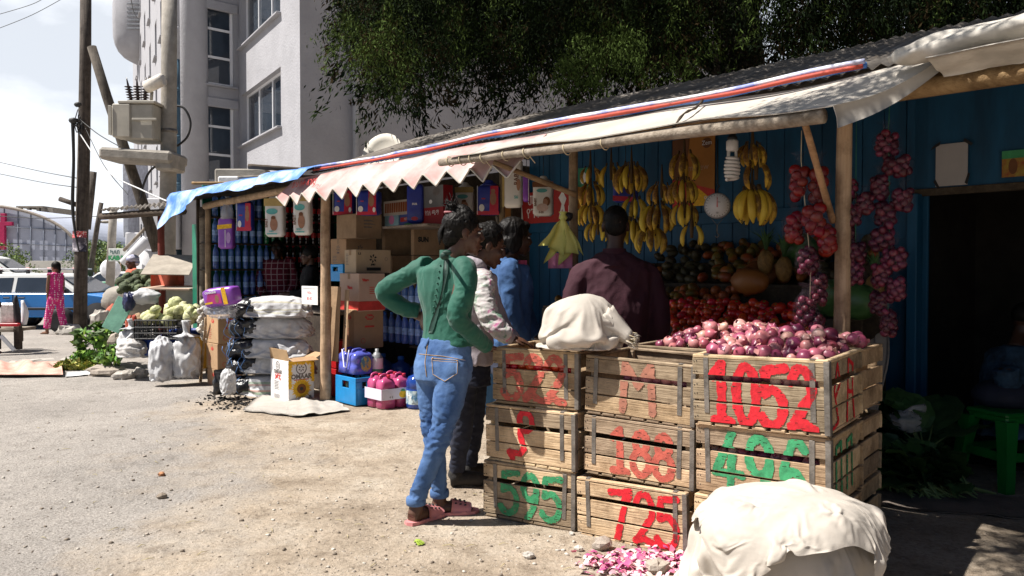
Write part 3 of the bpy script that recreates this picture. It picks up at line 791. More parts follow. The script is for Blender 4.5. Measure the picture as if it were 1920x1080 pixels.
def onion(p, label, group, sc=1.0):
 if ONN[0] >= 298: return
 ONN[0] += 1
 o = bpy.data.objects.new('onion', ONM[rs.randrange(8) if rs.random() < .6 else rs.choice([0, 1, 4, 5])]); COL.objects.link(o)
 o.location = p; o.rotation_euler = (rs.uniform(-1.9, 1.9), rs.uniform(-1.5, 1.5), rs.random()*6.28)
 s = sc*rs.uniform(.78, 1.22); o.scale = (s, s, s*rs.uniform(.9, 1.08)); tag(o, label, 'onion', group)
def crate_pt(key, x, y, z):
 t = CR[key][0]
 return Matrix.Translation(t.location) @ t.rotation_euler.to_matrix().to_4x4() @ V((x, y, z))
# heaps: over the 1052 crate, over the crate behind it, over the crate behind M
LB = 'red onion in the sunlit heap on the 1052 crate'; LB2 = 'dark red onion at the shaded back of the heap'; LB3 = 'purple onion heaped behind the crate with the letter M'
def heap(C0, X, Y, x0, x1, y0, y1, hf, lb, lg, sx=.058, sy=.052):
 y = y0; row = 0
 while y <= y1:
  x = x0+(row % 2)*sx*.5
  while x <= x1:
   p = C0+X*(x+rs.uniform(-.010, .010))+Y*(y+rs.uniform(-.010, .010)); p.z = hf(x, y)+rs.uniform(-.014, .016)
   onion(p, lb, lg); x += sx
  y += sy; row += 1
X3, Y3 = fr(52); C3 = V((P3_.x, P3_.y, 0))
heap(C3, X3, Y3, -.53, -.05, .06, .47, lambda x, y: .922+.055*min(1, (y-.02)/.40)*(.55+.45*min(1, -x/.2)), LB, 'onions in the heap above the crates')
heap(C3, X3, Y3, -.44, -.12, .20, .42, lambda x, y: .965+.045*min(1, (y-.1)/.25), LB, 'onions in the heap above the crates', .07, .07)
c_, X_, Y_ = BACK[0]
heap(c_, X_, Y_, -.56, -.02, .0, .20, lambda x, y: .975+.02*math.sin(x*9), LB2, 'onions at the back of the heap', .06, .06)
c_, X_, Y_ = BACK[1]
heap(c_, X_, Y_, -.42, .10, .05, .40, lambda x, y: .885+.075*min(1, y/.2)*min(1, (x+.50)/.22), LB3, 'onions behind the letter crate', .060, .058)
heap(c_, X_, Y_, -.28, .12, .20, .32, lambda x, y: .985, LB3, 'onions behind the letter crate', .08, .08)
# onions seen through the slots
for key, zz, n, lb in (('1052', (.222, .165), 12, 'onion showing through the slot of the crate painted 1052'), ('496', (.19,), 11, 'onion in shade inside the crate painted 496'), ('M', (.20,), 10, 'onion seen through the slot of the letter M crate')):
 t, L_, D_, H_ = CR[key]
 for z in zz:
  for i in range(n if z == zz[0] else 0):
   x = -L_/2+.06+(L_-.12)*i/(n-1)
   if key == 'M' and x < -.12: continue
   onion(crate_pt(key, x, -D_/2+.052+rs.uniform(0, .012), z+rs.uniform(-.010, .006)), lb, 'onions inside the crate '+('painted '+key if key != 'M' else 'with the letter M'), .95)
print('onions', ONN[0])
# ================================================================== tomatoes (one mesh each)
TOMR = mat('tomato', (.60, .035, .015), .22, .25, 2.5, 0, spec=.6, rand=.25)
TOMG = mat('tomato_stem', (.10, .22, .04), .7)
def tomato_mesh(r=.032):
 b = MB(); rings = []
 for q, z in ((.02, -.84), (.45, -.76), (.85, -.45), (1, .02), (.92, .42), (.62, .72), (.28, .80), (.05, .70)):
  rings.append([V((q*r*math.cos(a)*(1+.03*math.cos(a*5)), q*r*math.sin(a)*(1+.03*math.cos(a*5)), z*r)) for a in (2*math.pi*j/15 for j in range(15))])
 b.ring_loft(rings, TOMR)
 for i in range(5):
  a = 2*math.pi*i/5; d = V((math.cos(a), math.sin(a), 0)); b.sheet([[V((0, 0, .74*r))+V((-d.y, d.x, 0))*s_*.004 for s_ in (-1, 1)], [d*.45*r+V((0, 0, .82*r))+V((-d.y, d.x, 0))*s_*.001 for s_ in (-1, 1)]], TOMG)
 return b.mesh('tomato')
TM = tomato_mesh()
def tomato(p, label, group, sc=1):
 o = bpy.data.objects.new('tomato', TM); COL.objects.link(o); o.location = p
 o.rotation_euler = (rs.uniform(-1, 1), rs.uniform(-1, 1), rs.random()*6); s = sc*rs.uniform(.85, 1.15); o.scale = (s, s, s); tag(o, label, 'tomato', group)
t, L_, D_, H_ = CR['522']
for i in range(9):
 tomato(crate_pt('522', -L_/2+.055+(L_-.11)*i/8, -D_/2+.055, .195+rs.uniform(-.006, .01)), 'tomato glowing red inside the smeared brown crate', 'tomatoes in the topmost left crate')
for i in range(4):
 tomato(crate_pt('522', L_/2-.12+.07*(i % 2), .02+.06*(i//2), .24), 'tomato on top of the crate under the white bundle', 'tomatoes under the bundle')
# ================================================================== cloth-like sacks
def ridge(p, f, o=0):
 return 1-abs(noise.noise(V((p.x*f+o, p.y*f-o, p.z*f+o*.5))))*2
def cloth_drop(name, cores, cloth, frames, m, bend=.04, quality=5, fric=40):
 """a loose cloth mesh settles by gravity onto solid cores and the ground; returns the settled object"""
 tmp = [q.build('tmpcore') for q in cores]; fl = MB(); fl.box((0, 0, -.05), (4, 4, .1), m); tmp.append(fl.build('tmpfloor'))
 for o in tmp: o.modifiers.new('c', 'COLLISION'); o.collision.thickness_outer = .006; o.collision.cloth_friction = fric
 o = cloth.build(name); md = o.modifiers.new('cl', 'CLOTH'); s = md.settings; s.quality = quality; s.mass = .2; s.tension_stiffness = 15; s.compression_stiffness = 15; s.shear_stiffness = 5; s.bending_stiffness = bend; s.air_damping = 3
 md.collision_settings.distance_min = .005; md.collision_settings.collision_quality = 2; md.point_cache.frame_start = 1; md.point_cache.frame_end = frames+2
 for f in range(1, frames+1): SC.frame_set(f)
 dg = bpy.context.evaluated_depsgraph_get(); nm = bpy.data.meshes.new_from_object(o.evaluated_get(dg)); nm.name = name
 for q in [o]+tmp: d = q.data; bpy.data.objects.remove(q); bpy.data.meshes.remove(d)
 SC.frame_set(1); nm.polygons.foreach_set('use_smooth', [True]*len(nm.polygons))
 ob = bpy.data.objects.new(name, nm); COL.objects.link(ob); ob.modifiers.new('s', 'SUBSURF').render_levels = 1
 return ob
def EL(c, r, n, k, nz_, nf, sd, pw): b = MB(); b.ell(c, r, WHITEC, n, k, None, nz_, nf, sd, pw); return b
# big white sack in the foreground: a loose bag slumped over its filling, its empty end thrown across the top
sp = gp(1462, 1128)
bg_ = cloth_drop('white_sack', [EL((0, 0, .20), (.33, .26, .22), 40, 26, .10, 1.6, 3, .9)], EL((0, 0, .44), (.47, .385, .43), 104, 72, .16, 2.7, 7, .92), 33, WHITEC, .03)
wv = MB(); wv.sheet([[V((x*(1+.12*y), y+.02*math.sin(x*9), .66-.5*y*y-.35*x*x+.05*math.sin(y*30+2*math.sin(x*5)+x*3)+.02*math.sin(x*21+y*7))) for x in np.linspace(-.44, .46, 64)] for y in np.linspace(-.30, .36, 84)], WHITEC)
fo_ = cloth_drop('folded_end', [EL((0, 0, .215), (.385, .315, .255), 40, 26, .10, 1.6, 3, .9)], wv, 26, WHITEC, .03); fo_.parent = bg_; fo_.location = (.03, -.01, .02); fo_.rotation_euler = (0, 0, .25)
bg_.location = (sp.x, sp.y, 0); bg_.rotation_euler = (0, 0, -.25); bg_.scale = (.92, .92, .92); tag(bg_, 'big white cloth sack slumped in folds on the ground before the crates', 'sack')
bu = cloth_drop('white_bundle', [EL((0, 0, .135), (.165, .145, .132), 40, 26, .1, 1.6, 5, .9)], EL((0, 0, .225), (.232, .21, .225), 76, 54, .13, 2.6, 7, .92), 24, WHITEC, .02)
b = MB()
# the tied neck with a frayed mouth
c0 = V((.13, .0, .14)); rings = []
for i in range(9):
 t = i/8; c = c0+V((.13*t, -.01*t, -.055*t-.02*t*t)); r = .075*(1-t)+.030+.012*max(0, t-.7)*3
 rings.append([c+V((.25*r*math.sin(6.28*j/22), r*math.cos(6.28*j/22)*.9, r*.75*math.sin(6.28*j/22)))*(1+.13*math.sin(j*2.9+i*.5)) for j in range(22)])
b.ring_loft(rings, WHITEC)
rs = random.Random(2); e = c0+V((.135, -.01, -.075))
for i in range(60):
 o_ = V((0, rs.gauss(0, .016), rs.gauss(0, .016))); d = V((.03, rs.gauss(0, .012), -.012+rs.gauss(0, .014)))
 b.tube([e+o_-V((.012, 0, 0)), e+o_+d*.6, e+o_+d], [.0022, .0016, .0006], CORD if i % 3 == 0 else WHITEC, 4)
q = at(1090, 604, 3.98); bu.location = (q.x, q.y, .898); bu.rotation_euler = (0, 0, -.45); tag(bu, 'stuffed white cloth bundle with a frayed tied mouth resting on the crates', 'bundle'); b.build('tied_mouth', bu)
# ------------------------------------------------------------------ charcoal sacks lying in a stack
ls_ = cloth_drop('lying', [EL((0, 0, .115), (.39, .135, .112), 36, 22, .12, 2.2, 3, .85)], EL((0, 0, .165), (.45, .195, .165), 92, 46, .12, 4.5, 5, .85), 22, WHITEC, .015); LYM = ls_.data; bpy.data.objects.remove(ls_); LYM.transform(Matrix.Translation((0, 0, -.115)))
ss_ = cloth_drop('standing', [EL((0, 0, .28), (.155, .125, .275), 36, 26, .16, 2.2, 8, .85)], EL((0, 0, .37), (.215, .185, .37), 80, 60, .13, 3.6, 2, .85), 24, WHITEC, .015); STM_ = ss_.data; bpy.data.objects.remove(ss_)
def lying_sack(name, label, c, ln, r, yaw, m, seed, group):
 t = thing(name, label, 'sack', c, yaw, group)
 o = bpy.data.objects.new('woven_sack', LYM.copy()); COL.objects.link(o); o.parent = t; o.data.materials.clear(); o.data.materials.append(m); o.modifiers.new('s', 'SUBSURF').render_levels = 1
 fl_ = -1 if int(seed*10) % 2 else 1; o.scale = (ln/.86, fl_*r/.135, r/.135); o.rotation_euler = (.12*math.sin(seed*3), 0, 0 if int(seed) % 2 else math.pi)
 b = MB(); rings = []
 for i in range(19):
  u = i/18; x = -ln/2+.17-.36*u+.03; ring = []
  w = (1-.15*u)*(1.0 if u > .06 else .9)*(1 if u < .8 else max(.05, ((1-u)/.2)**.5))
  for j in range(36):
   a = 2*math.pi*j/36
   d = 1+.20*ridge(V((x*1.2, math.cos(a)*.22, math.sin(a)*.22)), 9, seed)+.16*noise.noise(V((x*9, math.cos(a)*2, math.sin(a)*2+seed)))-.12
   ring.append(V((x, math.cos(a)*r*1.12*w*d, math.sin(a)*r*.84*w*d-.02*u)))
  rings.append(ring)
 b.ring_loft(rings, BLACKPL); b.build('black_plastic_end', t)
 b = MB()
 for k in range(9):
  u = .2+.7*rs.random(); x = -ln/2+.19-.36*u; a0 = rs.random()*6; pts = []
  for i in range(8):
   a = a0+i*.33; x2 = x+.02*math.sin(i*1.3+k); pts.append(V((x2, math.cos(a)*r*1.2, math.sin(a)*r*.92-.02*u)))
  b.tube(pts, .0028, mat('blue_cord', (.15, .30, .62), .6, .2, 20), 4)
 b.build('blue_lacing', t)
 return t
def stripe_sack(name, cols, seed):
 m = mat(name, (.50, .50, .51), .75, .22, 6, .5, 110, dist=.001)
 nt = m.node_tree; N = nt.nodes; L = nt.links; p = N['Principled BSDF']; src = p.inputs['Base Color'].links[0].from_socket
 tc = N.new('ShaderNodeTexCoord'); sx = N.new('ShaderNodeSeparateXYZ'); L.new(tc.outputs['Object'], sx.inputs[0])
 at_ = N.new('ShaderNodeMath'); at_.operation = 'ARCTAN2'; L.new(sx.outputs[2], at_.inputs[0]); L.new(sx.outputs[1], at_.inputs[1])
 mr = N.new('ShaderNodeMapRange'); mr.inputs[1].default_value = -3.14159; mr.inputs[2].default_value = 3.14159; L.new(at_.outputs[0], mr.inputs[0])
 r = N.new('ShaderNodeValToRGB'); r.color_ramp.interpolation = 'CONSTANT'; L.new(mr.outputs[0], r.inputs[0])
 e = r.color_ramp.elements; e[0].position = 0; e[0].color = (1, 1, 1, 1); e[1].position = .01; e[1].color = (1, 1, 1, 1)
 for po, c in cols: q = e.new(po); q.color = (*c, 1)
 mx = N.new('ShaderNodeMix'); mx.data_type = 'RGBA'; mx.blend_type = 'MULTIPLY'; mx.inputs[0].default_value = .85
 L.new(src, mx.inputs[6]); L.new(r.outputs[0], mx.inputs[7]); L.new(mx.outputs[2], p.inputs['Base Color'])
 return m
W1 = (1, 1, 1)
SK = [stripe_sack('woven_stripe_%d' % i, c, i) for i, c in enumerate([
 [(.02, (.85, .80, .55)), (.035, W1), (.05, (.8, .78, .6)), (.06, W1), (.93, (.9, .85, .6)), (.95, W1)],
 [(.02, (.9, .55, .45)), (.04, (.55, .75, .5)), (.06, W1), (.93, (.55, .7, .5)), (.96, (.85, .55, .5)), (.98, W1)],
 [(.97, (.85, .5, .45)), (.99, (.5, .75, .5)), (.10, W1), (.94, (.7, .75, .9)), (.955, W1)]])]
hs = [(520, 723, 0, 1), (523, 684, 1, 2), (520, 653, 2, 0), (522, 613, 1, 1), (524, 577, 0, 0)]
lbs = ['striped charcoal sack at the bottom of the stack behind the sunflower carton', 'striped charcoal sack second from the ground with a black plastic end', 'striped charcoal sack in the middle of the lying stack', 'striped charcoal sack second from the top with a knotted black end', 'pale charcoal sack lying on top of the stack under the price card']
base = G(515, 752); zz = .02
for i, (px, py, k, m_) in enumerate(hs):
 p = at(px+6, py, 8.27); r = .128 if i != 4 else .135
 lying_sack('charcoal_sack', lbs[i], (p.x-.05, 8.27+.04*(i % 2), p.z), .82-.02*i, r, -.12+.05*math.sin(i*2.1), SK[[1, 2, 0, 1, 0][i]], i*2.7+1, 'charcoal sacks with black plastic ends')
# small tied sack leaning against them
def standing_sack(name, label, px, pyb, pyt, Y, wpx, m, seed, top='tied', cat='sack', lean=0.0, dirt=None, flatf=.75):
 p = at(px, pyb, Y); h = (pyb-pyt)*Y/FPX; wd = wpx*Y/FPX; me = STM_.copy(); me.materials.clear(); me.materials.append(m)
 C = np.array([v.co[:] for v in me.vertices]); ext = C.max(0)-C.min(0); o = bpy.data.objects.new(name, me); COL.objects.link(o); o.modifiers.new('s', 'SUBSURF').render_levels = 1
 k = wd/ext[0]; neck = .80 if top == 'tied' else 1.0
 for v in me.vertices:
  u = (v.co.z-C[:, 2].min())/ext[2]; v.co = V((v.co.x*k+lean*u*h, v.co.y*k, u*h*neck))
 if top == 'tied':
  b = MB(); b.ring_loft([[V((lean*h+(.035+.03*abs(z-.3)+.35*max(0, .16-z)*2)*(1+.25*math.sin(a*5+z*9))*math.cos(a)*wd*3, (.035+.03*abs(z-.3)+.35*max(0, .16-z)*2)*math.sin(a)*wd*3*.8, h*(neck-.06+.26*z))) for a in (6.2832*j/26 for j in range(26))] for z in np.linspace(0, 1, 8)], m); b.build('tied_neck', o)
 o.location = p; o.rotation_euler = (0, 0, seed); return tag(o, label, cat)
standing_sack('woven_sack', 'tall lumpy white woven sack standing between the black crate and the cartons', 350, 712, 600, 9.0, 64, POLYW, 2.0, lean=-.06)
standing_sack('woven_sack', 'short white woven sack with ear handles and orange stripes, standing in front', 304, 718, 628, 8.9, 58, stripe_sack('ear_sack', [(.02, (.9, .6, .4)), (.03, W1), (.30, (.9, .55, .4)), (.315, W1)], 9), 5.0, 'open')
b = MB()
standing_sack('woven_sack', 'slumped white woven sack leaning left with a red scrap at its mouth', 243, 668, 598, 9.6, 52, POLYW, 7.7, lean=.10)
standing_sack('woven_sack', 'soiled white sack folded double in front of the stone pile', 246, 672, 634, 9.45, 60, mat('soiled_sack', (.50, .48, .46), .8, .2, 5, .4, 90), 9.1, 'open')
t = standing_sack('small_sack', 'small black and white plastic sack leaning on the carton stack', 428, 742, 690, 7.95, 34, POLYW, 12.0, 'open')
b = MB(); rings = []
for i in range(12):
 u = i/11; ring = []
 for j in range(24):
  a = 6.28*j/24; d = 1+.25*noise.noise(V((math.cos(a)*2, math.sin(a)*2, u*5))); ring.append(V((-.10+.055*math.cos(a)*d*math.sin(math.pi*min(1, .15+u)), .07*math.sin(a)*d-.02, .01+.25*u)))
 rings.append(ring)
b.ring_loft(rings, BLACKPL); b.build('black_plastic_end', t)
# white cloth sheet on the ground
b = MB(); gr = []
p0, p1, p2, p3 = G(455, 772), G(500, 730), G(655, 772), G(610, 742)
for i in range(26):
 u = i/25; row = []
 for j in range(18):
  v_ = j/17
  p = (p0.lerp(G(560, 784), u*2) if u < .5 else G(560, 784).lerp(p2, u*2-1)).lerp(p1.lerp(p3, u), v_)
  e = .05*noise.noise(V((u*5, v_*4, 1)))
  p = V((p.x+e, p.y+e*1.3, gz(p.x, p.y)+.012+.022*abs(noise.noise(V((u*7, v_*5, 2))))+.05*math.exp(-((u-.62)/.05)**2)*(.4+v_*.3)))
  row.append(p)
 gr.append(row)
b.sheet(gr, mat('dusty_cloth', (.40, .37, .33), .9, .10, 6, .4, 60), True, .004)
b.build('ground_cloth', label='crumpled dusty white cloth spread on the ground under the sunflower carton', cat='cloth')
# ================================================================== cartons placed on the row's axes
def carton_geo(pc, pl, pr, yt, yb, v):
 """pc,pl,pr: pixel columns of the near corner, the left end and the right end; yt,yb: pixel rows of the corner; v: depth of the street face"""
 s, z0 = rp(pc, yb, v); _, z1 = rp(pc, yt, v); sl, _ = rp(pl, yb, v)
 d = ray(pr, yb); o = ORG+SD*s-EYE; t = o.dot(SD)/d.dot(SD); vr = ((EYE+d*t)-ORG).dot(VD)
 return s, z0, z1, s-sl, vr-v
def carton(label, pc, pl, pr, yt, yb, v, m=None, prints=(), group='cartons stacked in the grocery stall', wmax=.6, flaps=False, turn=0.0, name='cardboard_carton', zero=False):
 s, z0, z1, l, w = carton_geo(pc, pl, pr, yt, yb, v); w = min(max(w, .12), wmax)
 if zero: z0 = 0.004
 m = m or CARD; h = z1-z0
 c = rw(s, v, z0)
 t = thing(name, label, 'carton', c, ROWZ+turn, group)        # local frame: x right along the row, y inward, origin at the near corner
 b = MB()
 if flaps:
  th = .006
  b.box((-l/2, th/2, h/2), (l, th, h), m, None, .002); b.box((-th/2, w/2, h/2), (th, w-2*th-.002, h), m, None, .002)
  b.box((-l+th/2, w/2, h/2), (th, w-2*th-.002, h), m, None, .002); b.box((-l/2, w-th/2, h/2), (l, th, h), m, None, .002); b.box((-l/2, w/2, .006), (l-.014, w-.014, .008), m, None, .001)
 else: b.box((-l/2, w/2, h/2), (l, w, h), m, None, .005)
 b.build('carton_body', t)
 if not flaps:
  b = MB(); b.box((-l/2, w/2, h+.0012), (l-.02, .045, .0015), CARD_D, None, .0004); b.box((-l/2, -.0012, h-.03), (.045, .0014, .055), CARD_D, None, .0004); b.build('packing_tape', t)
 F = lambda x, z: V((-l+l*x, -.0022, h*z)); S_ = lambda y, z: V((.0022, w*y, h*z))
 for p in prints:
  kind, face, x, z, sz, pm = p[:6]; P = F(x, z) if face == 'f' else S_(x, z); xd = V((1, 0, 0)) if face == 'f' else V((0, 1, 0)); up = V((0, 0, 1)); nrm = V((0, -1, 0)) if face == 'f' else V((1, 0, 0))
  if kind == 'text': text_mesh(p[6], sz, pm, 'printed_lettering', t, P, xd, up, .0004, bold=p[7] if len(p) > 7 else .002)
  elif kind == 'bar': b = MB(); a, c_ = p[6], p[7]; o_ = P-xd*a/2-up*c_/2; b.prism([(0, 0), (a, 0), (a, c_), (0, c_)], (o_+nrm*0, xd, up), pm, .0008); b.build('printed_band', t)
  elif kind == 'disc': b = MB(); b.prism([(sz*math.cos(q*.35), sz*math.sin(q*.35)) for q in range(18)], (P, xd, up), pm, .0008); b.build('printed_logo', t)
  elif kind == 'ring':
   b = MB(); k = 24; pts = [P+xd*sz*math.cos(6.283*q/k)+up*sz*math.sin(6.283*q/k) for q in range(k+1)]
   for a_, c_ in zip(pts[:-1], pts[1:]):
    i1, i2 = P+(a_-P)*.82, P+(c_-P)*.82; b.add([a_, c_, i2, i1], [(0, 1, 2, 3)], pm)
   b.build('printed_logo', t)
  elif kind == 'cloud':
   b = MB(); pts = [(sz*(1.25+.10*math.cos(q*1.26*1.0))*math.cos(q*.2094), sz*.72*(1+.07*math.cos(q*1.26))*math.sin(q*.2094)) for q in range(30)]
   b.prism(pts, (P, xd, up), pm, .0008); b.build('printed_logo', t)
   text_mesh(p[6], sz*.95, p[7], 'printed_lettering', t, P+nrm*.001, xd, up, .0004, bold=.003)
  elif kind == 'lines':
   b = MB(); rr = random.Random(int(x*100+z*77))
   for q in range(p[6]):
    o_ = P+up*(-q*sz*1.7); b.prism([(0, 0), (sz*p[7]*rr.uniform(.6, 1), 0), (sz*p[7]*.6, sz*.6), (0, sz*.6)], (o_, xd, up), pm, .0006)
   b.build('printed_lettering', t)
  elif kind == 'burst':
   b = MB(); k = 26
   for q in range(k):
    a0 = 6.283*q/k; r1 = sz*(1.0 if q % 2 else .86); u_ = xd*math.cos(a0)+up*math.sin(a0); w_ = -xd*math.sin(a0)+up*math.cos(a0)
    b.add([P+u_*sz*.3-w_*sz*.06, P+u_*sz*.62-w_*sz*.115, P+u_*r1, P+u_*sz*.62+w_*sz*.115, P+u_*sz*.3+w_*sz*.06], [(0, 1, 2, 3, 4)], YELPR)
   b.build('printed_sunflower', t)
   b = MB(); b.prism([(sz*.42*math.cos(q*.3), sz*.42*math.sin(q*.3)) for q in range(21)], (P+nrm*.0012, xd, up), mat('seed_brown', (.20, .07, .015), .8, .4, 90), .0006); b.build('printed_sunflower', t)
   b = MB(); b.prism([(sz*.16*math.cos(q*.3), sz*.16*math.sin(q*.3)) for q in range(21)], (P+nrm*.002, xd, up), BLKPR, .0006); b.build('printed_sunflower', t)
  elif kind == 'star':
   b = MB()
   for q in range(6):
    a0 = 6.283*q/6+.3; u_ = xd*math.cos(a0)+up*math.sin(a0); w_ = -xd*math.sin(a0)+up*math.cos(a0)
    b.add([P+u_*sz*.25, P+u_*sz*.6+w_*sz*.3, P+u_*sz*1.0, P+u_*sz*.55-w_*sz*.12], [(0, 1, 2, 3)], pm)
   b.build('printed_logo', t)
 return t, l, w, h
TP = lambda d: [('cloud', 's', .52, .80, .040, REDPR, 'Tena', CARD), ('bar', 's', .52, .56, 0, REDPR, .11, .018), ('ring', 's', .30, .20, .026, REDPR), ('cloud', 'f', .55, .80, .028, REDPR, 'T', CARD), ('lines', 'f', .2, .5, .012, mat('pale_red_print', (.45, .14, .09), .8), 6, 8)]
G3 = 'three tan cartons stacked by the charcoal sacks'
for (lb, yt, yb, dx) in (('tan carton with a red cloud logo, topmost of the stack by the charcoal sacks', 593, 645, 0), ('tan carton with a red cloud logo, middle of the stack by the charcoal sacks', 645.6, 694, -1), ('tan carton at the bottom of the stack, touching the ground', 694.6, 745, 1)):
 carton(lb, 409+dx, 388+dx, 455, yt, yb, ((gp(409, 745)-ORG).dot(VD))+.26, prints=TP(0), group=G3, wmax=.27)
v_ = (gp(540, 755)-ORG).dot(VD)
WB = PAPERW
sun_prints = [('burst', 's', .50, .30, .115, YELPR), ('text', 's', .50, .60, .062, GREYPR, 'OMAAR', .003), ('ring', 's', .50, .80, .058, GREYPR), ('star', 's', .50, .80, .036, GREYPR), ('bar', 's', .5, .525, 0, REDPR, .16, .009), ('text', 's', .85, .08, .035, GREYPR, '5L'),
 ('ring', 'f', .42, .85, .045, GREYPR), ('star', 'f', .42, .85, .030, GREYPR), ('text', 'f', .42, .70, .050, GREYPR, 'OMAAR', .002), ('bar', 'f', .42, .655, 0, REDPR, .10, .006), ('text', 'f', .42, .56, .060, REDPR, 'ኦማር', .004), ('lines', 'f', .22, .45, .009, GREYPR, 6, 14), ('lines', 'f', .2, .12, .006, GREYPR, 5, 30)]
t, l, w, h = carton('white sunflower oil carton with open brown flaps standing on the cloth', 541, 508, 589, 678, 754, v_, WB, sun_prints, None, .34, True, 0, 'oil_carton')
# yellow petal frieze along three edges of the right face
b = MB(); rr = random.Random(1)
for i in range(64):
 f = i/64
 if f < .30: y, z = 0, h-.02-(h*.62)*(f/.30); d = V((0, 1, rr.uniform(-.5, .3)))
 elif f < .70: y, z = w*(f-.30)/.40, h; d = V((0, rr.uniform(-.4, .4), -1))
 else: y, z = w, h-(h*.55)*(f-.70)/.30; d = V((0, -1, rr.uniform(-.5, .3)))
 d.normalize(); ln = rr.uniform(.035, .055); u_ = V((0, -d.z, d.y)); P = V((.0022+.0002*(i % 3), y, z))
 b.add([P-u_*.012, P+d*ln*.6-u_*.010, P+d*ln, P+d*ln*.6+u_*.010, P+u_*.012], [(0, 1, 2, 3, 4)], YELPR)
b.build('printed_frieze', t)
for (pos, sz, ro) in (((-l/2, .0, h+.052), (l, .004, .12), eul(.25, 0, 0)), ((.045, w/2, h+.018), (.11, w, .004), eul(0, .25, 0)), ((-l/2, w+.05, h+.03), (l, .12, .004), eul(.5, 0, 0)), ((-l-.01, w/2, h+.05), (.004, w, .11), eul(0, -.2, 0))):
 b = MB(); b.box(pos, sz, CARD, ro, .001); b.build('flap', t)
# mid stall
SP_ = [('star', 'f', .50, .62, .040, GREYPR), ('text', 'f', .5, .44, .018, GREYPR, 'AQUA'), ('lines', 'f', .15, .30, .010, GREYPR, 5, 12), ('star', 's', .45, .62, .040, GREYPR)]
carton('plain brown carton on top of the stack beneath the diaper packs', 667.5, 631, 716, 400, 446, .52, CARD_D, [('lines', 's', .3, .7, .02, GREYPR, 3, 8)], wmax=.5)
carton('light carton with a black star logo left in the stack', 649, 620, 706, 446.5, 495, .60, CARD, SP_, wmax=.5)
carton('cream carton with a black star logo and box stamp on the right', 667.5, 646, 733, 467.5, 512, .36, mat('cream_carton', (.50, .38, .25), .85, .08, 5), [('star', 's', .48, .62, .050, BLKPR), ('text', 's', .48, .36, .022, BLKPR, 'JARU'), ('bar', 's', .5, .17, 0, BLKPR, .17, .032), ('text', 's', .10, .82, .03, BLKPR, '1.1'), ('lines', 'f', .15, .8, .009, GREYPR, 8, 7), ('ring', 's', .86, .6, .018, GREYPR)], wmax=.5)
t, l, w, h = carton('pinkish carton with a broad red band at its foot', 673, 637, 722, 512.5, 584, .30, CARD_P, [('text', 's', .25, .82, .035, REDPR, 'Viera', .003), ('lines', 's', .4, .62, .012, REDPR, 4, 7), ('text', 'f', .55, .62, .045, REDPR, 'Viera', .003)], wmax=.5)
for (c, sz) in (((-l/2, -.0012, h*.14), (l, .0016, h*.24)), ((.0012, w/2, h*.14), (.0016, w, h*.24))):
 b = MB(); b.box(c, sz, REDPR, None, .0004); b.build('printed_band', t)
carton('dented tan carton with a red cloud logo over the purple jug pack', 664, 646, 719, 581, 655, .26, CARD, TP(0), wmax=.5)
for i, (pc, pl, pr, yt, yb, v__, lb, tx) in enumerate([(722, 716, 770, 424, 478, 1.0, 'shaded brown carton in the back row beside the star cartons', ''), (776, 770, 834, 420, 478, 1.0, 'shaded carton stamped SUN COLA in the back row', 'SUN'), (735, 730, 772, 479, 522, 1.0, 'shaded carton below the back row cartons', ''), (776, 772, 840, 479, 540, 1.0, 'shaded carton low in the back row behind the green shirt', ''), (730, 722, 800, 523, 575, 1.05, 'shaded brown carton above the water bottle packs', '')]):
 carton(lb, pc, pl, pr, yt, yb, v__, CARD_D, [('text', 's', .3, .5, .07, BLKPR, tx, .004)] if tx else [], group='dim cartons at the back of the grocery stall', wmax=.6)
# flattened carton leaning on the post
b = MB(); s, z0 = rp(622, 648, .08); o_ = rw(s, .10, .42)
t = thing('flattened_carton', 'flattened brown carton with vertical lettering leaning beside the post', 'carton', o_, ROWZ)
b = MB(); b.box((.0, 0, .34), (.17, .006, .74), CARD_D, eul(-.05, .01, .25), .001); b.box((.15, .05, .33), (.16, .006, .70), CARD_D, eul(-.05, -.01, -.3), .001); b.build('board', t)
text_mesh('COMIZ', .10, BLKPR, 'printed_lettering', t, V((.15-.002, .045, .33)), V((0, .05, -1)), V((math.cos(.3), -math.sin(.3), 0)), .0006)
# soda crates
def soda_crate(label, pc, pl, pr, yt, yb, v, m, wmax=.34):
 s, z0, z1, l, w = carton_geo(pc, pl, pr, yt, yb, v); w = min(max(w, .2), wmax); h = z1-z0
 t = thing('bottle_crate', label, 'crate', rw(s, v, z0), ROWZ, 'plastic soda crates')
 b = MB(); th = .014
 for (yy, axl) in ((th/2, 0), (w-th/2, 0)):
  b.box((-l/2, yy, h*.30), (l, th, h*.58), m, None, .004); b.box((-l/2, yy, h*.91), (l, th, h*.16), m, None, .004)
  for sx in (-1, 1): b.box((-l/2+sx*(l*.5-l*.17), yy, h*.71), (l*.335, th, h*.26), m, None, .003)
 for xx in (-th/2, -l+th/2):
  b.box((xx, w/2, h*.30), (th, w-2*th-.002, h*.58), m, None, .004); b.box((xx, w/2, h*.91), (th, w-2*th-.002, h*.16), m, None, .004)
  for sy in (-1, 1): b.box((xx, w/2+sy*(w*.5-w*.17-th*.6), h*.71), (th, w*.30, h*.26), m, None, .003)
 b.box((-l/2, w/2, .008), (l-.03, w-.03, .014), m, None, .003)
 b.build('crate_shell', t)
 for i in range(3):
  for j in range(3):
   b = MB(); b.lathe([(.026, .02), (.026, .6*h), (.010, .82*h), (.010, .97*h)], mat('dark_bottle', (.02, .03, .02), .1, .2, 5, 0, spec=.8), (-l*(i+.5)/3, w*(j+.5)/3, 0), 10); b.build('bottle', t)
 return t
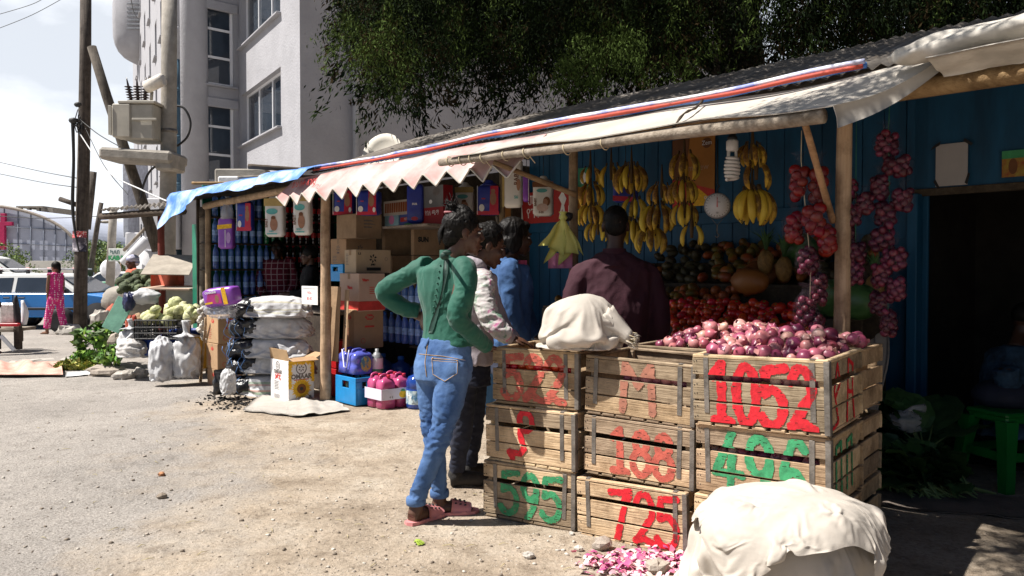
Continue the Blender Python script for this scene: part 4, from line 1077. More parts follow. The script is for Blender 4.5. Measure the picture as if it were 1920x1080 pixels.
BCR = mat('blue_plastic', (.012, .22, .52), .38, .12, 6, .05, 30); RCR = mat('red_plastic', (.42, .012, .015), .4, .12, 6, .05, 30)
vg = (gp(667, 763)-ORG).dot(VD)
soda_crate('scuffed blue plastic bottle crate on the ground beside the pink jugs', 667, 629, 692, 709, 762, vg, BCR)
soda_crate('red bottle crate on the ground by the post', 630, 606, 650, 692, 745, vg+.14, RCR)
soda_crate('red bottle crate stacked on another red one by the post', 630, 606, 650, 640, 691.5, vg+.14, RCR)
soda_crate('bright blue crate wedged between cartons behind the post', 643, 614, 652, 495, 528, .42, mat('bright_blue_plastic', (.01, .34, .80), .4, .1, 6))
# jugs
PINKL = mat('pink_liquid', (.62, .10, .26), .18, .12, 4, .05, 20, spec=.6, trans=.25); CLEARP = mat('hazy_clear_plastic', (.70, .62, .68), .25, .05, 6, .3, 20, alpha=.55)
def jug(t, x, y, w, d, h, m, capm):
 b = MB(); rings = []
 for (z, f) in ((0, .90), (.02, 1), (.35, 1), (.37, .97), (.55, .97), (.57, 1), (.78, 1), (.88, .82), (.93, .45), (.97, .30)):
  ring = []
  for j in range(20):
   a = 6.283*j/20; g_ = lambda q: math.copysign(abs(q)**.45, q); ring.append(V((x+g_(math.cos(a))*w/2*f, y+g_(math.sin(a))*d/2*f, z*h)))
  rings.append(ring)
 b.ring_loft(rings, m)
 b.tube([(x-w*.1, y-d*.32, h*.84), (x-w*.1, y-d*.30, h*1.0), (x-w*.1, y+d*.05, h*1.04), (x-w*.1, y+d*.28, h*.90)], .011, m, 8, sub=4)
 b.build('jug', t)
 b = MB(); b.lathe([(.018, h*.95), (.018, h*1.03), (.016, h*1.04)], capm, (x+w*.22, y+d*.1, 0), 12); b.build('cap', t)
s, z0, z1, l, w = carton_geo(716, 684, 761, 708, 770, (gp(716, 770)-ORG).dot(VD)); w = .34; h = .30
t = thing('jug_pack', 'shrink wrapped pack of pink detergent jugs with lemon labels on the ground', 'jugs', rw(s, (gp(716, 770)-ORG).dot(VD), 0.005), ROWZ)
for i in range(2):
 for j in range(2): jug(t, -l*(.27+.5*i), w*(.27+.5*j), l*.46, w*.46, h, PINKL, mat('red_cap', (.5, .02, .05), .4))
LABW = mat('pale_label', (.66, .62, .72), .5, .05, 8, 0)
b = MB(); b.box((-l/2, -.001, h*.45), (l*.98, .002, h*.34), LABW, None, .0006); b.build('label_band', t)
b = MB(); b.box((.001, w/2, h*.45), (.002, w*.98, h*.34), LABW, None, .0006); b.build('label_band', t)
for (P, xd) in ((V((.0032, w*.68, h*.42)), V((0, 1, 0))),):
 b = MB(); b.prism([(.042*math.cos(q*.3), .036*math.sin(q*.3)) for q in range(21)], (P, xd, V((0, 0, 1))), YELPR, .0006); b.prism([(-.03, -.004), (-.01, .012), (.012, .010), (.03, -.01), (.0, -.012)], (P+V((.001, 0, .038)), xd, V((0, 0, 1))), GRNPR, .0006); b.build('printed_lemon', t)
text_mesh('6 2', .030, GREYPR, 'printed_lettering', t, V((.0032, w*.30, h*.36)), V((0, 1, 0)), V((0, 0, 1)))
PURP = mat('violet_blue_plastic', (.10, .12, .50), .22, .15, 6, .4, 14, spec=.6)
s, z0, z1, l, w = carton_geo(664, 630, 690, 656, 705, vg+.02)
t = thing('detergent_pack', 'wrapped pack of violet detergent jugs on the blue crate', 'jugs', rw(s, vg+.02, z0+.004), ROWZ)
for i in range(2): jug(t, -l*(.27+.5*i), .12, l*.50, .22, z1-z0-.02, PURP, mat('violet_cap', (.06, .05, .30), .4))
b = MB(); b.prism([(.06*math.cos(q*.3), .075*math.sin(q*.3)) for q in range(21)], (V((.004, .13, .10)), V((0, 1, 0)), V((0, 0, 1))), mat('label_mix', (.08, .25, .30), .5, 0, 26, 0, col2=(.45, .40, .10), contrast=(.45, .55)), .002); b.build('label', t)
b = MB(); o_ = V((-l*.45, -.004, (z1-z0)*.95))
b.tube([o_+V((-.06, 0, 0)), o_+V((-.02, -.003, -.17)), o_+V((.03, -.003, -.17)), o_+V((.07, 0, 0))], .007, mat('clear_handle', (.6, .6, .75), .2, .1, 5), 6); b.build('carry_strap', t)
s, z0, z1, l, w = carton_geo(700, 686, 704, 664, 704, vg+.22)
t = thing('spray_jug', 'white labelled bottle with a green foot beside the violet jugs', 'bottle', rw(s-.06, vg+.30, z0), ROWZ)
b = MB(); b.lathe([(.05, 0), (.056, .02), (.056, .17), (.03, .21), (.018, .22), (.018, .25)], mat('grey_bottle', (.25, .26, .27), .4), (0, 0, 0), 14); b.build('bottle_body', t)
b = MB(); b.lathe([(.0575, .03), (.0575, .16)], WHTPR, (0, 0, 0), 14, caps=False); b.build('label', t)
b = MB(); b.lathe([(.0585, .03), (.0585, .055)], GRNPR, (0, 0, 0), 14, caps=False); b.build('label_band', t)
# water bottles ------------------------------------------------------
BLUB = mat('blue_bottle', (.02, .10, .42), .12, .2, 5, 0, spec=.9, rand=.2, trans=.35); BLUB_L = mat('light_blue_bottle', (.15, .30, .80), .12, .2, 5, 0, spec=.9, rand=.2, trans=.45)
GRNB = mat('green_bottle', (.01, .16, .06), .12, .2, 5, 0, spec=.9, rand=.2); BRNB = mat('brown_bottle', (.10, .03, .015), .12, .2, 5, 0, spec=.9, rand=.2); COLAB = mat('dark_cola_bottle', (.02, .006, .005), .1, .2, 5, 0, spec=.9)
CAPB = mat('blue_cap', (.03, .16, .55), .4); CAPR = mat('red_cap', (.5, .02, .03), .4); CAPG = mat('green_cap', (.03, .3, .10), .4)
LABB = mat('pale_blue_label', (.28, .44, .78), .4, .3, 30, 0); LABR = mat('red_label', (.45, .02, .02), .4, .2, 30, 0); LABG = mat('green_label', (.10, .36, .12), .4, .3, 30, 0)
PROF = [(.030, 0), (.036, .008), (.036, .06), (.034, .066), (.036, .072), (.036, .19), (.034, .20), (.036, .21), (.034, .235), (.016, .285), (.014, .30)]
def bottle_proto(m, capm, labm, sc=1.0):
 t = thing('drink_bottle', 'x', 'bottle')
 b = MB(); b.lathe([(r*sc, z*sc) for r, z in PROF], m, n=12); b.build('bottle_body', t)
 b = MB(); b.lathe([(.0155*sc, .295*sc), (.0155*sc, .318*sc), (.014*sc, .32*sc)], capm, n=10); b.build('cap', t)
 b = MB(); b.lathe([(.0368*sc, .095*sc), (.0368*sc, .165*sc)], labm, n=12, caps=False); b.build('label', t)
 return t
protos = {'b': (bottle_proto(BLUB_L, CAPB, LABB), 'blue water bottle on the racks behind the purple diaper bag', 'water bottles on the left racks'),
          'g': (bottle_proto(GRNB, CAPG, LABG), 'green soft drink bottle on the upper rack', 'green bottles on the racks'),
          'k': (bottle_proto(COLAB, CAPR, LABR), 'dark cola bottle with a red cap on the racks', 'cola bottles on the racks'),
          'o': (bottle_proto(BRNB, CAPR, mat('orange_label', (.5, .16, .03), .4)), 'brown bottle with an orange label between blue ones', 'brown bottles on the racks')}
used = set()
def put_bottle(k, p, lb=None, gp_=None):
 t, l0, g0 = protos[k]
 if k not in used: used.add(k); t.location = p; t['label'] = lb or l0; t['group'] = gp_ or g0
 else: dup(t, p, random.random()*6, lb or l0, gp_ or g0)
rack = thing('bottle_rack', 'wooden rack of shelves holding rows of drink bottles in the left stall', 'rack', rw(-8.38, .95), ROWZ)
rows = [.30+.335*i for i in range(6)]
for z in rows:
 b = MB(); b.box((0, 0, z-.012), (.30, 1.9, .02), DARKWOOD, None, .003); b.build('shelf', rack)
for y in (-.95, .97):
 b = MB(); b.box((-.1, y, 1.15), (.04, .04, 2.3), DARKWOOD, None, .003); b.build('upright', rack)
for zi, z in enumerate(rows):
 for i in range(17):
  col = 'b' if i < 7 else ('g' if i < 10 and zi >= 4 else ('o' if i == 9 and zi >= 2 else ('k' if i >= 10 and zi >= 2 else 'b')))
  put_bottle(col, rw(-8.27+.012*math.sin(i*3+zi), .14+.098*i, z))
# packs of bottles behind the green shirt
for zi, z in enumerate((.52, .86)):
 for i in range(8):
  s_ = rp(722+i*12.5, 620, .9)[0]; put_bottle('b', rw(s_, .9, z), 'deep blue water bottle in the shade behind the green shirt', 'water bottles behind the pink jugs')
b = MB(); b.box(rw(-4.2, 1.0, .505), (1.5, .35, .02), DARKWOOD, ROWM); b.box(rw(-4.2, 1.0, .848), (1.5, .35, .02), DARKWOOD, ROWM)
for s_ in (-4.93, -3.5): b.box(rw(s_, 1.12, .6), (.04, .04, 1.2), DARKWOOD, ROWM)
b.v = [tuple(V(p)-rw(-4.2, 1)) for p in b.v]
b.build('bottle_shelf', loc=rw(-4.2, 1), label='low dark wooden shelf carrying the deep blue water bottles', cat='shelf')
def big_jug(label, px, pyb, v, sc, lab=True):
 vv = v; s, z = rp(px, pyb, vv); t = thing('water_jug', label, 'water jug', rw(s, vv, max(z, .005)), ROWZ, 'large blue water jugs')
 b = MB(); b.lathe([(r*sc, z*sc) for r, z in [(.11, 0), (.125, .015), (.125, .10), (.118, .11), (.125, .12), (.125, .21), (.118, .22), (.125, .23), (.125, .30), (.10, .345), (.04, .37), (.034, .40)]], BLUB, n=20); b.build('jug_body', t)
 b = MB(); b.lathe([(.037*sc, .395*sc), (.037*sc, .43*sc), (.03*sc, .435*sc)], CAPB, n=14); b.build('cap', t)
 if lab:
  b = MB(); b.lathe([(.1265*sc, .05*sc), (.1265*sc, .20*sc)], mat('lake_label', (.04, .16, .30), .4, 0, 14, 0, col2=(.50, .60, .62), contrast=(.42, .55)), n=20, caps=False); b.build('label', t)
  text_mesh('hy', .09*sc, WHTPR, 'printed_lettering', t, V((.03, -.131*sc, .14*sc)), V((1, 0, 0)), V((0, 0, 1)))
vj = (gp(780, 768)-ORG).dot(VD)
big_jug('large blue water jug with a lake label beside the pink jugs', 783, 768, vj+.06, .85)
big_jug('large dark blue water jug in the shade behind the blue crate', 718, 742, vj+.42, .9, False)
big_jug('large dark blue water jug in the shade behind the pink jugs', 752, 742, vj+.42, .9, False)
big_jug('large dark blue water jug in the shade behind the green shirted woman', 790, 742, vj+.42, .9, False)
# ================================================================== people
SKIN1 = mat('brown_skin', (.085, .038, .022), .48, .10, 12, .12, 160, spec=.45, dist=.0006)
SKIN2 = mat('deep_brown_skin', (.05, .023, .014), .48, .10, 12, .12, 160, spec=.45, dist=.0006)
SKIN3 = mat('warm_brown_skin', (.19, .09, .05), .48, .10, 12, .12, 160, spec=.45, dist=.0006)
HAIR = mat('black_hair', (.008, .0068, .006), .5, .4, 60, .6, 120, spec=.13, stretch=(1, 1, .3), dist=.001)
EYEW = mat('eye_white', (.55, .52, .48), .2, .05); EYED = mat('eye_dark', (.01, .007, .005), .1)
LIPM = mat('lip', (.13, .045, .04), .4)
def frame(f, up=(0, 0, 1)):
 y = V(f).normalized(); z = V(up); z = (z-y*z.dot(y)).normalized(); x = y.cross(z)
 return Matrix((x, y, z)).transposed()
def add_head(mb, m, C, f, up=(0, 0, 1), s=1.0, neck=None, jaw=1.0):
 M_ = frame(f, up); C = V(C); P = lambda *q: C+M_ @ (V(q)*s)
 E = lambda c, r, rot=None: mb.ell(P(*c), tuple(x*s for x in r), m, 16, 12, M_ if rot is None else M_ @ rot)
 E((0, -.012, .032), (.0745, .094, .086)); E((0, .030, -.030), (.060*jaw, .066, .074)); E((0, .052, -.070), (.043*jaw, .040, .038)); E((0, .076, -.098), (.020, .017, .016))
 mb.tube([P(0, .090, .020), P(0, .101, -.002), P(0, .110, -.026)], [.008*s, .0095*s, .0135*s], m, 10)
 for sx in (-1, 1):
  E((sx*.012, .100, -.031), (.0095, .010, .008)); E((sx*.034, .066, -.022), (.024, .022, .020)); E((sx*.026, .082, .030), (.022, .012, .009))
  E((sx*.073, -.008, -.004), (.009, .021, .031), Matrix.Rotation(.25*sx, 3, 'Z')); E((sx*.076, -.004, -.026), (.007, .011, .012))
 E((0, .089, -.058), (.023, .013, .0085)); E((0, .087, -.073), (.021, .014, .0095))
 if neck is not None: mb.tube([P(0, -.012, -.045), P(0, -.02, -.10), V(neck)], [.053*s, .048*s, .058*s], m, 14, sub=3)
def head_extras(parent, L_, C, f, up=(0, 0, 1), s=1.0, open_=.8):
 M_ = frame(f, up); C = V(C)-L_; P = lambda *q: C+M_ @ (V(q)*s)
 for sx in (-1, 1):
  b = MB(); b.ell(P(sx*.028, .077, .008), (.0135*s, .0105*s, .0085*s*open_), EYEW, 12, 8, M_); b.ell(P(sx*.029, .0865, .008), (.006*s, .0035*s, .006*s*open_), EYED, 10, 6, M_); b.build('eye', parent)
  b = MB(); b.tube([P(sx*.012, .0945, .028), P(sx*.028, .093, .034), P(sx*.046, .080, .029)], [.003*s, .0042*s, .002*s], HAIR, 6, sub=3); b.build('eyebrow', parent)
 b = MB(); b.ell(P(0, .101, -.0595), (.021*s, .006*s, .006*s), LIPM, 12, 6, M_); b.ell(P(0, .099, -.0715), (.019*s, .007*s, .007*s), LIPM, 12, 6, M_); b.build('lips', parent)
def add_hand(mb, m, W, d, nrm, side=1, curl=.5, s=1.0, spread=.10):
 """W wrist, d pointing along the hand, nrm = back of the hand; side = +1 when the thumb leaves towards d x nrm"""
 d = V(d).normalized(); n = V(nrm); n = (n-d*n.dot(d)).normalized(); t = d.cross(n)*side; W = V(W)
 Q = Matrix((t, d, n)).transposed()
 mb.ell(W+d*.045*s, (.040*s, .052*s, .015*s), m, 14, 9, Q); mb.ell(W+d*.012*s, (.028*s, .03*s, .018*s), m, 12, 8, Q)
 for i, (x, ln) in enumerate(((.029, .066), (.010, .074), (-.009, .069), (-.027, .053))):
  b0 = W+d*(.084-.006*abs(i-1))*s+t*x*s; a0 = (1.5-i)*spread; pts = [b0-d*.02*s, b0]; dirv = (d*math.cos(a0)+t*math.sin(a0)); ang = .15
  p = b0
  for k, f in enumerate((.44, .32, .24)):
   ang += curl*(.35+.25*k+.06*i); p = p+(dirv*math.cos(ang)-n*math.sin(ang))*ln*f*s; pts.append(p)
  mb.tube(pts, [.0088*s, .0086*s, .0078*s, .0072*s, .0056*s], m, 8, sub=3)
 b0 = W+d*.022*s+t*.030*s; pts = [b0-t*.014*s, b0+t*.012*s+d*.014*s, b0+t*.024*s+d*.042*s-n*.008*s, b0+t*.024*s+d*.064*s-n*.016*s]
 mb.tube(pts, [.013*s, .0115*s, .0095*s, .0068*s], m, 8, sub=3)
def add_foot(mb, m, A, d, s=1.0):
 """A ankle, d toe direction (flat)"""
 d = V(d); d.z = 0; d.normalize(); x = V((d.y, -d.x, 0)); A = V(A); g = V((A.x, A.y, 0)); z = A.z
 mb.tube([A+V((0, 0, .06)), A, g-d*.02*s+V((0, 0, .035))], [.036*s, .038*s, .034*s], m, 12, sub=3)
 mb.tube([g-d*.035*s+V((0, 0, .032)), g+d*.05*s+V((0, 0, .034)), g+d*.12*s+V((0, 0, .024)), g+d*.165*s+V((0, 0, .018))], [.032*s, .035*s, .034*s, .024*s], m, 12, sub=3)
 for i in range(5):
  a = (i-2)*.014*s; b0 = g+d*(.155-.006*abs(i-1.2)**1.4)*s+x*(a*1.35)+V((0, 0, .016)); mb.tube([b0, b0+d*.022*s, b0+d*(.040-.004*i)*s-V((0, 0, .003))], [.0125*s if i == 0 or i == 4 else .0105*s]*2+[.007*s], m, 8)
def limb(mb, pts, r, m, n=14, sub=5): mb.tube(pts, r, m, n, True, True, sub)
def loft(mb, secs, side, m, n=26, fwd=None, pw=.88, sub=4):
 """secs: (centre, half width, half depth)"""
 side = V(side).normalized(); C, A = spline([V(q[0]) for q in secs], [q[1] for q in secs], sub); _, B = spline([V(q[0]) for q in secs], [q[2] for q in secs], sub)
 f = V(fwd).normalized() if fwd else V((-side.y, side.x, 0)); rings = []
 g_ = lambda q: math.copysign(abs(q)**pw, q)
 for c, a, b_ in zip(C, A, B): rings.append([c+side*g_(math.cos(6.2832*j/n))*a+f*g_(math.sin(6.2832*j/n))*b_ for j in range(n)])
 mb.ring_loft(rings, m)
def shift(mb, L_):
 mb.v = [tuple(V(p)-L_) for p in mb.v]; return mb
def folds(amp, dirs=(1, 1, 1), f=14, fine=.35, seed=0):
 dx, dy, dz = dirs
 def fn(co, no):
  p = V((co.x*dx, co.y*dy, co.z*dz)); w_ = noise.noise(p*f*.35+V((seed, 0, 0)))
  r1 = 1-2*abs(noise.noise(p*f+V((seed+w_*1.4, w_, 3)))); r2 = 1-2*abs(noise.noise(p*f*2.3+V((0, seed, 0))))
  return amp*(r1*.75+r2*fine-.45+w_*.5)
 return fn
def snap_tube(ob, pts, r, m, name, parent, n=5, sub=5, offs=.001):
 P, _ = spline([V(p) for p in pts], [r]*len(pts), sub); out = []
 for p in P:
  ok, co, no, i = ob.closest_point_on_mesh(p)
  out.append(co+no*offs if ok else p)
 b = MB(); b.tube(out, r, m, n); return b.build(name, parent)
# ------------------------------------------------------------------ woman in the green shirt
DENIM = mat('faded_denim', (.022, .068, .19), .85, 0, 4.2, .35, 150, col2=(.12, .22, .42), contrast=(.36, .66), dist=.0008, stretch=(1, 1, .7))
GREENS = mat('green_blouse', (.006, .085, .055), .72, .10, 6, .25, 70, sheen=.15, dist=.0012)
PINKF = mat('pink_rubber', (.62, .24, .24), .5, .08, 10, .1, 50)
def green_woman():
 L_ = G(815, 968); L_.z = gz(L_.x, L_.y)
 t = thing('person', 'woman in green blouse and faded jeans with one hand on her hip, seen from behind', 'person', L_, group=None)
 J = lambda px, py, Y: at(px, py, Y)
 r_ = V((.86, -.51, 0)); f_ = V((.51, .86, 0)); hf = V((.93, .30, -.10))
 HC = J(869, 437, 4.14); nb = J(848, 486, 4.16)
 sR, eR, wR = J(872, 507, 4.05), J(858, 594, 3.97), J(913, 650, 4.18)
 sL, eL, wL = J(792, 503, 4.28), J(719, 546, 4.30), J(792, 596, 4.34)
 hipR, kR, aR = J(853, 694, 4.10), J(828, 808, 4.04), J(780, 938, 4.08)
 hipL, kL, aL = J(806, 694, 4.20), J(812, 806, 4.20), J(824, 930, 4.22)
 b = MB()
 add_head(b, SKIN1, HC, hf, (0.05, .02, 1), .98, nb)
 for (s_, e_, w_, sd) in ((sR, eR, wR, 1), (sL, eL, wL, -1)): limb(b, [s_, e_, w_], [.040, .034, .024], SKIN1)
 loft(b, [(nb, .055, .05), (J(838, 520, 4.17), .14, .07), (J(838, 600, 4.18), .11, .075), (J(832, 680, 4.17), .12, .08)], r_, SKIN1)
 for (h_, k_, a_) in ((hipR, kR, aR), (hipL, kL, aL)): limb(b, [h_, k_, a_], [.06, .042, .034], SKIN1)
 add_hand(b, SKIN1, wR, (.75, .5, -.25), (.1, .1, 1), -1, .45, .92)
 add_hand(b, SKIN1, J(794, 588, 4.30), (.20, -.35, -.75), (-.8, -.6, .0), 1, .25, .95, .14)
 dR, dL = V((.62, .78, 0)), V((.97, .22, 0))
 add_foot(b, SKIN1, V((aR.x, aR.y, L_.z+.075)), dR, .98); add_foot(b, SKIN1, V((aL.x, aL.y, L_.z+.075)), dL, .98)
 shift(b, L_); fuse(b, 'body', .0048, 3, SKIN1, t)
 head_extras(t, L_, HC, hf, (0.05, .02, 1), .98)
 # jeans
 b = MB(); pc = J(831, 668, 4.155)
 loft(b, [(J(836, 634, 4.165), .134, .098), (J(833, 656, 4.16), .147, .110), (J(831, 686, 4.15), .160, .122), (J(830, 712, 4.14), .155, .118)], r_, DENIM)
 b.ell(J(852, 694, 4.07), (.076, .085, .088), DENIM, 16, 12); b.ell(J(812, 692, 4.13), (.076, .085, .088), DENIM, 16, 12)
 limb(b, [J(850, 690, 4.10), J(842, 745, 4.06), kR, J(806, 872, 4.05), J(780, 936, 4.08)], [.094, .082, .058, .050, .043], DENIM, 18)
 limb(b, [J(808, 690, 4.20), J(810, 745, 4.21), kL, J(819, 872, 4.20), J(824, 926, 4.22)], [.088, .076, .056, .049, .042], DENIM, 18)
 shift(b, L_)
 ank = [(aR-L_).z, (aL-L_).z]; ff = folds(.0075, (1, 1, 1.9), 13, .4, 2)
 def dj(co, no):
  k = 1.0
  for c in (kR-L_, kL-L_): k += 1.1*math.exp(-((co.z-c.z)/.09)**2)
  k += 1.6*math.exp(-((co.z-.13)/.07)**2)
  return ff(co, no)*.52*k+.004*math.sin(co.z*70+6*nz(co, 5))*math.exp(-((co.z-.10)/.06)**2)
 je = fuse(b, 'jeans', .0065, 4, DENIM, t, dj)
 ST = mat('orange_stitching', (.42, .27, .12), .8)
 pk = [J(810, 672, 3.9), J(858, 676, 3.9), J(857, 700, 3.9), J(834, 715, 3.9), J(812, 702, 3.9), J(810, 672, 3.9)]
 def proj(p):
  o_ = EYE-L_; d = (p-EYE).normalized(); ok, co, no, i = je.ray_cast(o_, d)
  return co+no*.002 if ok else p-L_
 def pline(pp, r, m, nm, n=10):
  out = []
  for a_, c_ in zip(pp[:-1], pp[1:]): out += [proj(a_.lerp(c_, i/n)) for i in range(n)]
  out.append(proj(pp[-1])); q = MB(); q.tube(out, r, m, 5); return q.build(nm, t)
 ring = [pk[0], pk[1], pk[2], pk[3], pk[4]]
 cen = sum(ring, V())/5; g_ = []
 for i in range(13):
  u = i/12; top = pk[0].lerp(pk[1], u); bot = (pk[4].lerp(pk[3], u*2) if u < .5 else pk[3].lerp(pk[2], u*2-1)); g_.append([proj(top.lerp(bot, k/9)) for k in range(10)])
 q = MB(); q.sheet(g_, DENIM, True, .0015); q.build('back_pocket', t)
 pline(pk, .0016, ST, 'pocket_stitching'); pline([J(812, 676, 3.9), J(857, 680, 3.9)], .0013, ST, 'pocket_stitching')
 pline([J(786, 664, 3.9), J(830, 668, 3.9), J(872, 676, 3.9)], .0014, ST, 'yoke_seam'); pline([J(803, 640, 3.9), J(797, 680, 3.9), J(800, 706, 3.9)], .002, ST, 'centre_seam')
 for px, py in ((812, 672), (857, 677)): q = MB(); q.ell(proj(J(px, py, 3.9)), .0045, mat('copper_rivet', (.45, .25, .12), .35, .1, 10, 0, metal=.8), 8, 5); q.build('rivet', t)
 pline([J(806, 632, 3.9), J(798, 652, 3.9)], .008, DENIM, 'belt_loop', 6)
 for (p_, d_) in ((aR, dR), (aL, dL)):
  q = MB(); o_ = V((p_.x, p_.y, .115))-V((L_.x, L_.y, 0)); q.lathe([(.044, -.022), (.050, -.018), (.052, .0), (.050, .018), (.046, .022)], DENIM, o_, 20, None); q.build('elastic_cuff', t)
 # slides
 for (p_, d_) in ((aR, dR), (aL, dL)):
  x_ = V((d_.y, -d_.x, 0)); g0 = V((p_.x-L_.x, p_.y-L_.y, 0)); s_ = thing('slide', None, None, (0, 0, 0)); s_.parent = t
  q = MB(); out = [(-.065, 0), (-.055, -.030), (-.02, -.040), (.06, -.042), (.13, -.050), (.185, -.044), (.212, -.018), (.214, .012), (.19, .040), (.13, .046), (.05, .036), (-.02, .038), (-.055, .028)]
  q.prism([(a_, c_) for a_, c_ in out], (g0+V((0, 0, .018)), d_, V((-d_.y, d_.x, 0))), PINKF, .017)
  q.build('sole', s_)
  q = MB(); gr = []
  for i in range(7):
   u = i/6; x0 = .055+.105*u; hh = .068-.030*u; ww = .046+.004*u; gr.append([g0+d_*(x0+.012*math.sin(math.pi*j/12))+x_*(-ww*math.cos(math.pi*j/12))+V((0, 0, .014+hh*math.sin(math.pi*j/12)**.7)) for j in range(13)])
  q.sheet(gr, PINKF, True, .005); q.build('strap', s_)
  q = MB()
  for i in range(3):
   for j in range(3, 10, 2):
    u = (i+.8)/4.2; x0 = .055+.105*u; hh = .068-.030*u; ww = .046+.004*u; a_ = math.pi*j/12; q.ell(g0+d_*(x0+.012*math.sin(a_))+x_*(-ww*math.cos(a_)*1.03)+V((0, 0, .014+hh*1.05*math.sin(a_)**.7)), (.0075, .0075, .0035), BLACK, 8, 5)
  q.build('vent_pattern', s_)
 # blouse
 b = MB()
 loft(b, [(J(846, 482, 4.16), .062, .058), (J(842, 493, 4.165), .105, .070), (J(836, 510, 4.17), .172, .086), (J(836, 545, 4.17), .168, .098), (J(838, 590, 4.17), .140, .088), (J(838, 622, 4.165), .134, .092), (J(838, 648, 4.16), .144, .104)], r_, GREENS, pw=.95)
 limb(b, [J(862, 502, 4.09), sR, J(872, 545, 3.99), eR, J(882, 622, 4.04), wR], [.058, .063, .056, .054, .046, .036], GREENS, 18)
 limb(b, [J(802, 500, 4.26), sL, J(757, 523, 4.29), eL, J(752, 574, 4.33), J(786, 584, 4.33)], [.056, .060, .052, .046, .048, .038], GREENS, 18)
 shift(b, L_); ft = folds(.013, (1.5, 1.5, .55), 10, .35, 7); fe = folds(.012, (1, 1, 1.2), 15, .3, 4)
 def dg(co, no):
  k = fe(co, no)*.5 if (co-(eR-L_)).length < .16 or (co-(eL-L_)).length < .17 else ft(co, no)*.48
  return k
 bl = fuse(b, 'blouse', .0065, 3, GREENS, t, dg)
 # standing ruffled collar, tie and button line on the back
 q = MB(); rings = []
 for i in range(6):
  u = i/5; c = J(847, 486-17*u, 4.16)-L_; rings.append([c+(r_*math.cos(a)+f_*math.sin(a))*(.064-.004*u+.004*math.sin(a*13)*u) for a in (6.2832*j/52 for j in range(52))])
 q.ring_loft(rings, GREENS, True, False); q.build('collar', t)
 DK = mat('dark_green_ribbon', (.008, .035, .025), .6, .2, 12)
 def projb(p):
  d = (p-EYE).normalized(); ok, co, no, i = bl.ray_cast(EYE-L_, d)
  return co+no*.004 if ok else p-L_
 gr = []
 for i in range(40):
  u = i/39; px = 838-26*u+5*math.sin(u*4); py = 474+150*u; wd = 3.2+1.4*math.sin(u*9); gr.append([projb(J(px+wd*k, py, 3.9)) for k in (-1, 0, 1)])
 q = MB(); q.sheet(gr, DK, True, .002); q.build('neck_ribbon', t)
 q = MB(); q.ell(projb(J(838, 474, 3.9)), (.024, .012, .012), DK, 12, 8, nz=.3); q.ell(projb(J(832, 480, 3.9)), (.018, .012, .018), DK, 12, 8, nz=.3); q.build('ribbon_bow', t)
 for i in range(9): q = MB(); q.ell(projb(J(826-1.7*i, 498+11*i, 3.9)), .005, GREENS, 8, 5); q.build('button', t)
 # hair: swept up rows to a small bun, loose tail
 M_ = frame(hf, (.05, .02, 1)); P = lambda *c: HC-L_+M_ @ (V(c)*.98)
 q = MB(); q.ell(P(0, -.022, .040), (.080, .097, .086), HAIR, 22, 16, M_); q.ell(P(0, -.062, -.020), (.062, .052, .060), HAIR, 16, 12, M_)
 for i in range(11):
  a = math.pi*(i/10); st = P(.082*math.cos(a), .055*math.sin(a)-.01, .045+.068*math.sin(a)*.9); en = P(0, -.075, .105); mid = P(.082*math.cos(a)*.75, -.02, .06+.080*math.sin(a)); q.tube([st, mid, en], [.008, .012, .010], HAIR, 8, sub=5)
 q.ell(P(0, -.078, .118), (.032, .030, .034), HAIR, 14, 10, nz=.35)
 hr = folds(.004, (1, 1, 1), 60, .5, 1); fuse(q, 'hair', .005, 2, HAIR, t, hr)
 q = MB()
 rr = random.Random(4)
 for i in range(26):
  st = P(rr.gauss(0, .02), -.085+rr.gauss(0, .01), .125); q.tube([st, st+V((rr.gauss(0, .015), rr.gauss(0, .015), .02)), st+V((rr.gauss(-.01, .025), rr.gauss(0, .02), .035+rr.gauss(0, .02)))], [.003, .0025, .0012], HAIR, 5)
 q.build('loose_hair', t); q = MB()
 for i in range(5): st = P(-.02+.01*i, -.10, .05); q.tube([st, P(-.03+.012*i, -.125, -.01), P(-.025+.012*i, -.115, -.075+.01*i)], [.008, .007, .003], HAIR, 6, sub=4)
 q.build('braid', t)
 q = MB(); q.tube([P(.032*math.cos(a), -.078+.032*math.sin(a), .098) for a in np.linspace(0, 6.28, 16)], .006, mat('pink_hair_tie', (.35, .13, .14), .7), 6); q.build('hair_tie', t)
 return t
green_woman()
# ------------------------------------------------------------------ girl in the flowered hoodie
HOOD = mat('grey_hoodie', (.36, .32, .35), .9, .12, 9, .3, 120, dist=.001)
def flower_mat():
 m = mat('flowered_sleeve', (.42, .40, .40), .9, .10, 9, .3, 120, dist=.001); nt = m.node_tree; N = nt.nodes; L = nt.links; p = N['Principled BSDF']
 tc = N.new('ShaderNodeTexCoord'); nn = N.new('ShaderNodeTexNoise'); nn.inputs['Scale'].default_value = 17; nn.inputs['Detail'].default_value = 3; nn.inputs['Distortion'].default_value = 1.2
 L.new(tc.outputs['Object'], nn.inputs['Vector']); r = N.new('ShaderNodeValToRGB'); L.new(nn.outputs['Fac'], r.inputs[0]); e = r.color_ramp.elements
 e[0].position = .30; e[0].color = (.13, .24, .17, 1); e[1].position = .38; e[1].color = (.34, .40, .33, 1)
 for po, c in ((.44, (.50, .47, .46)), (.56, (.52, .49, .48)), (.61, (.55, .36, .42)), (.68, (.48, .10, .28))): q = e.new(po); q.color = (*c, 1)
 L.new(r.outputs[0], p.inputs['Base Color']); return m
FLOW = flower_mat()
DKJ = mat('dark_jeans', (.018, .022, .040), .85, .25, 6, .3, 120, dist=.0008)
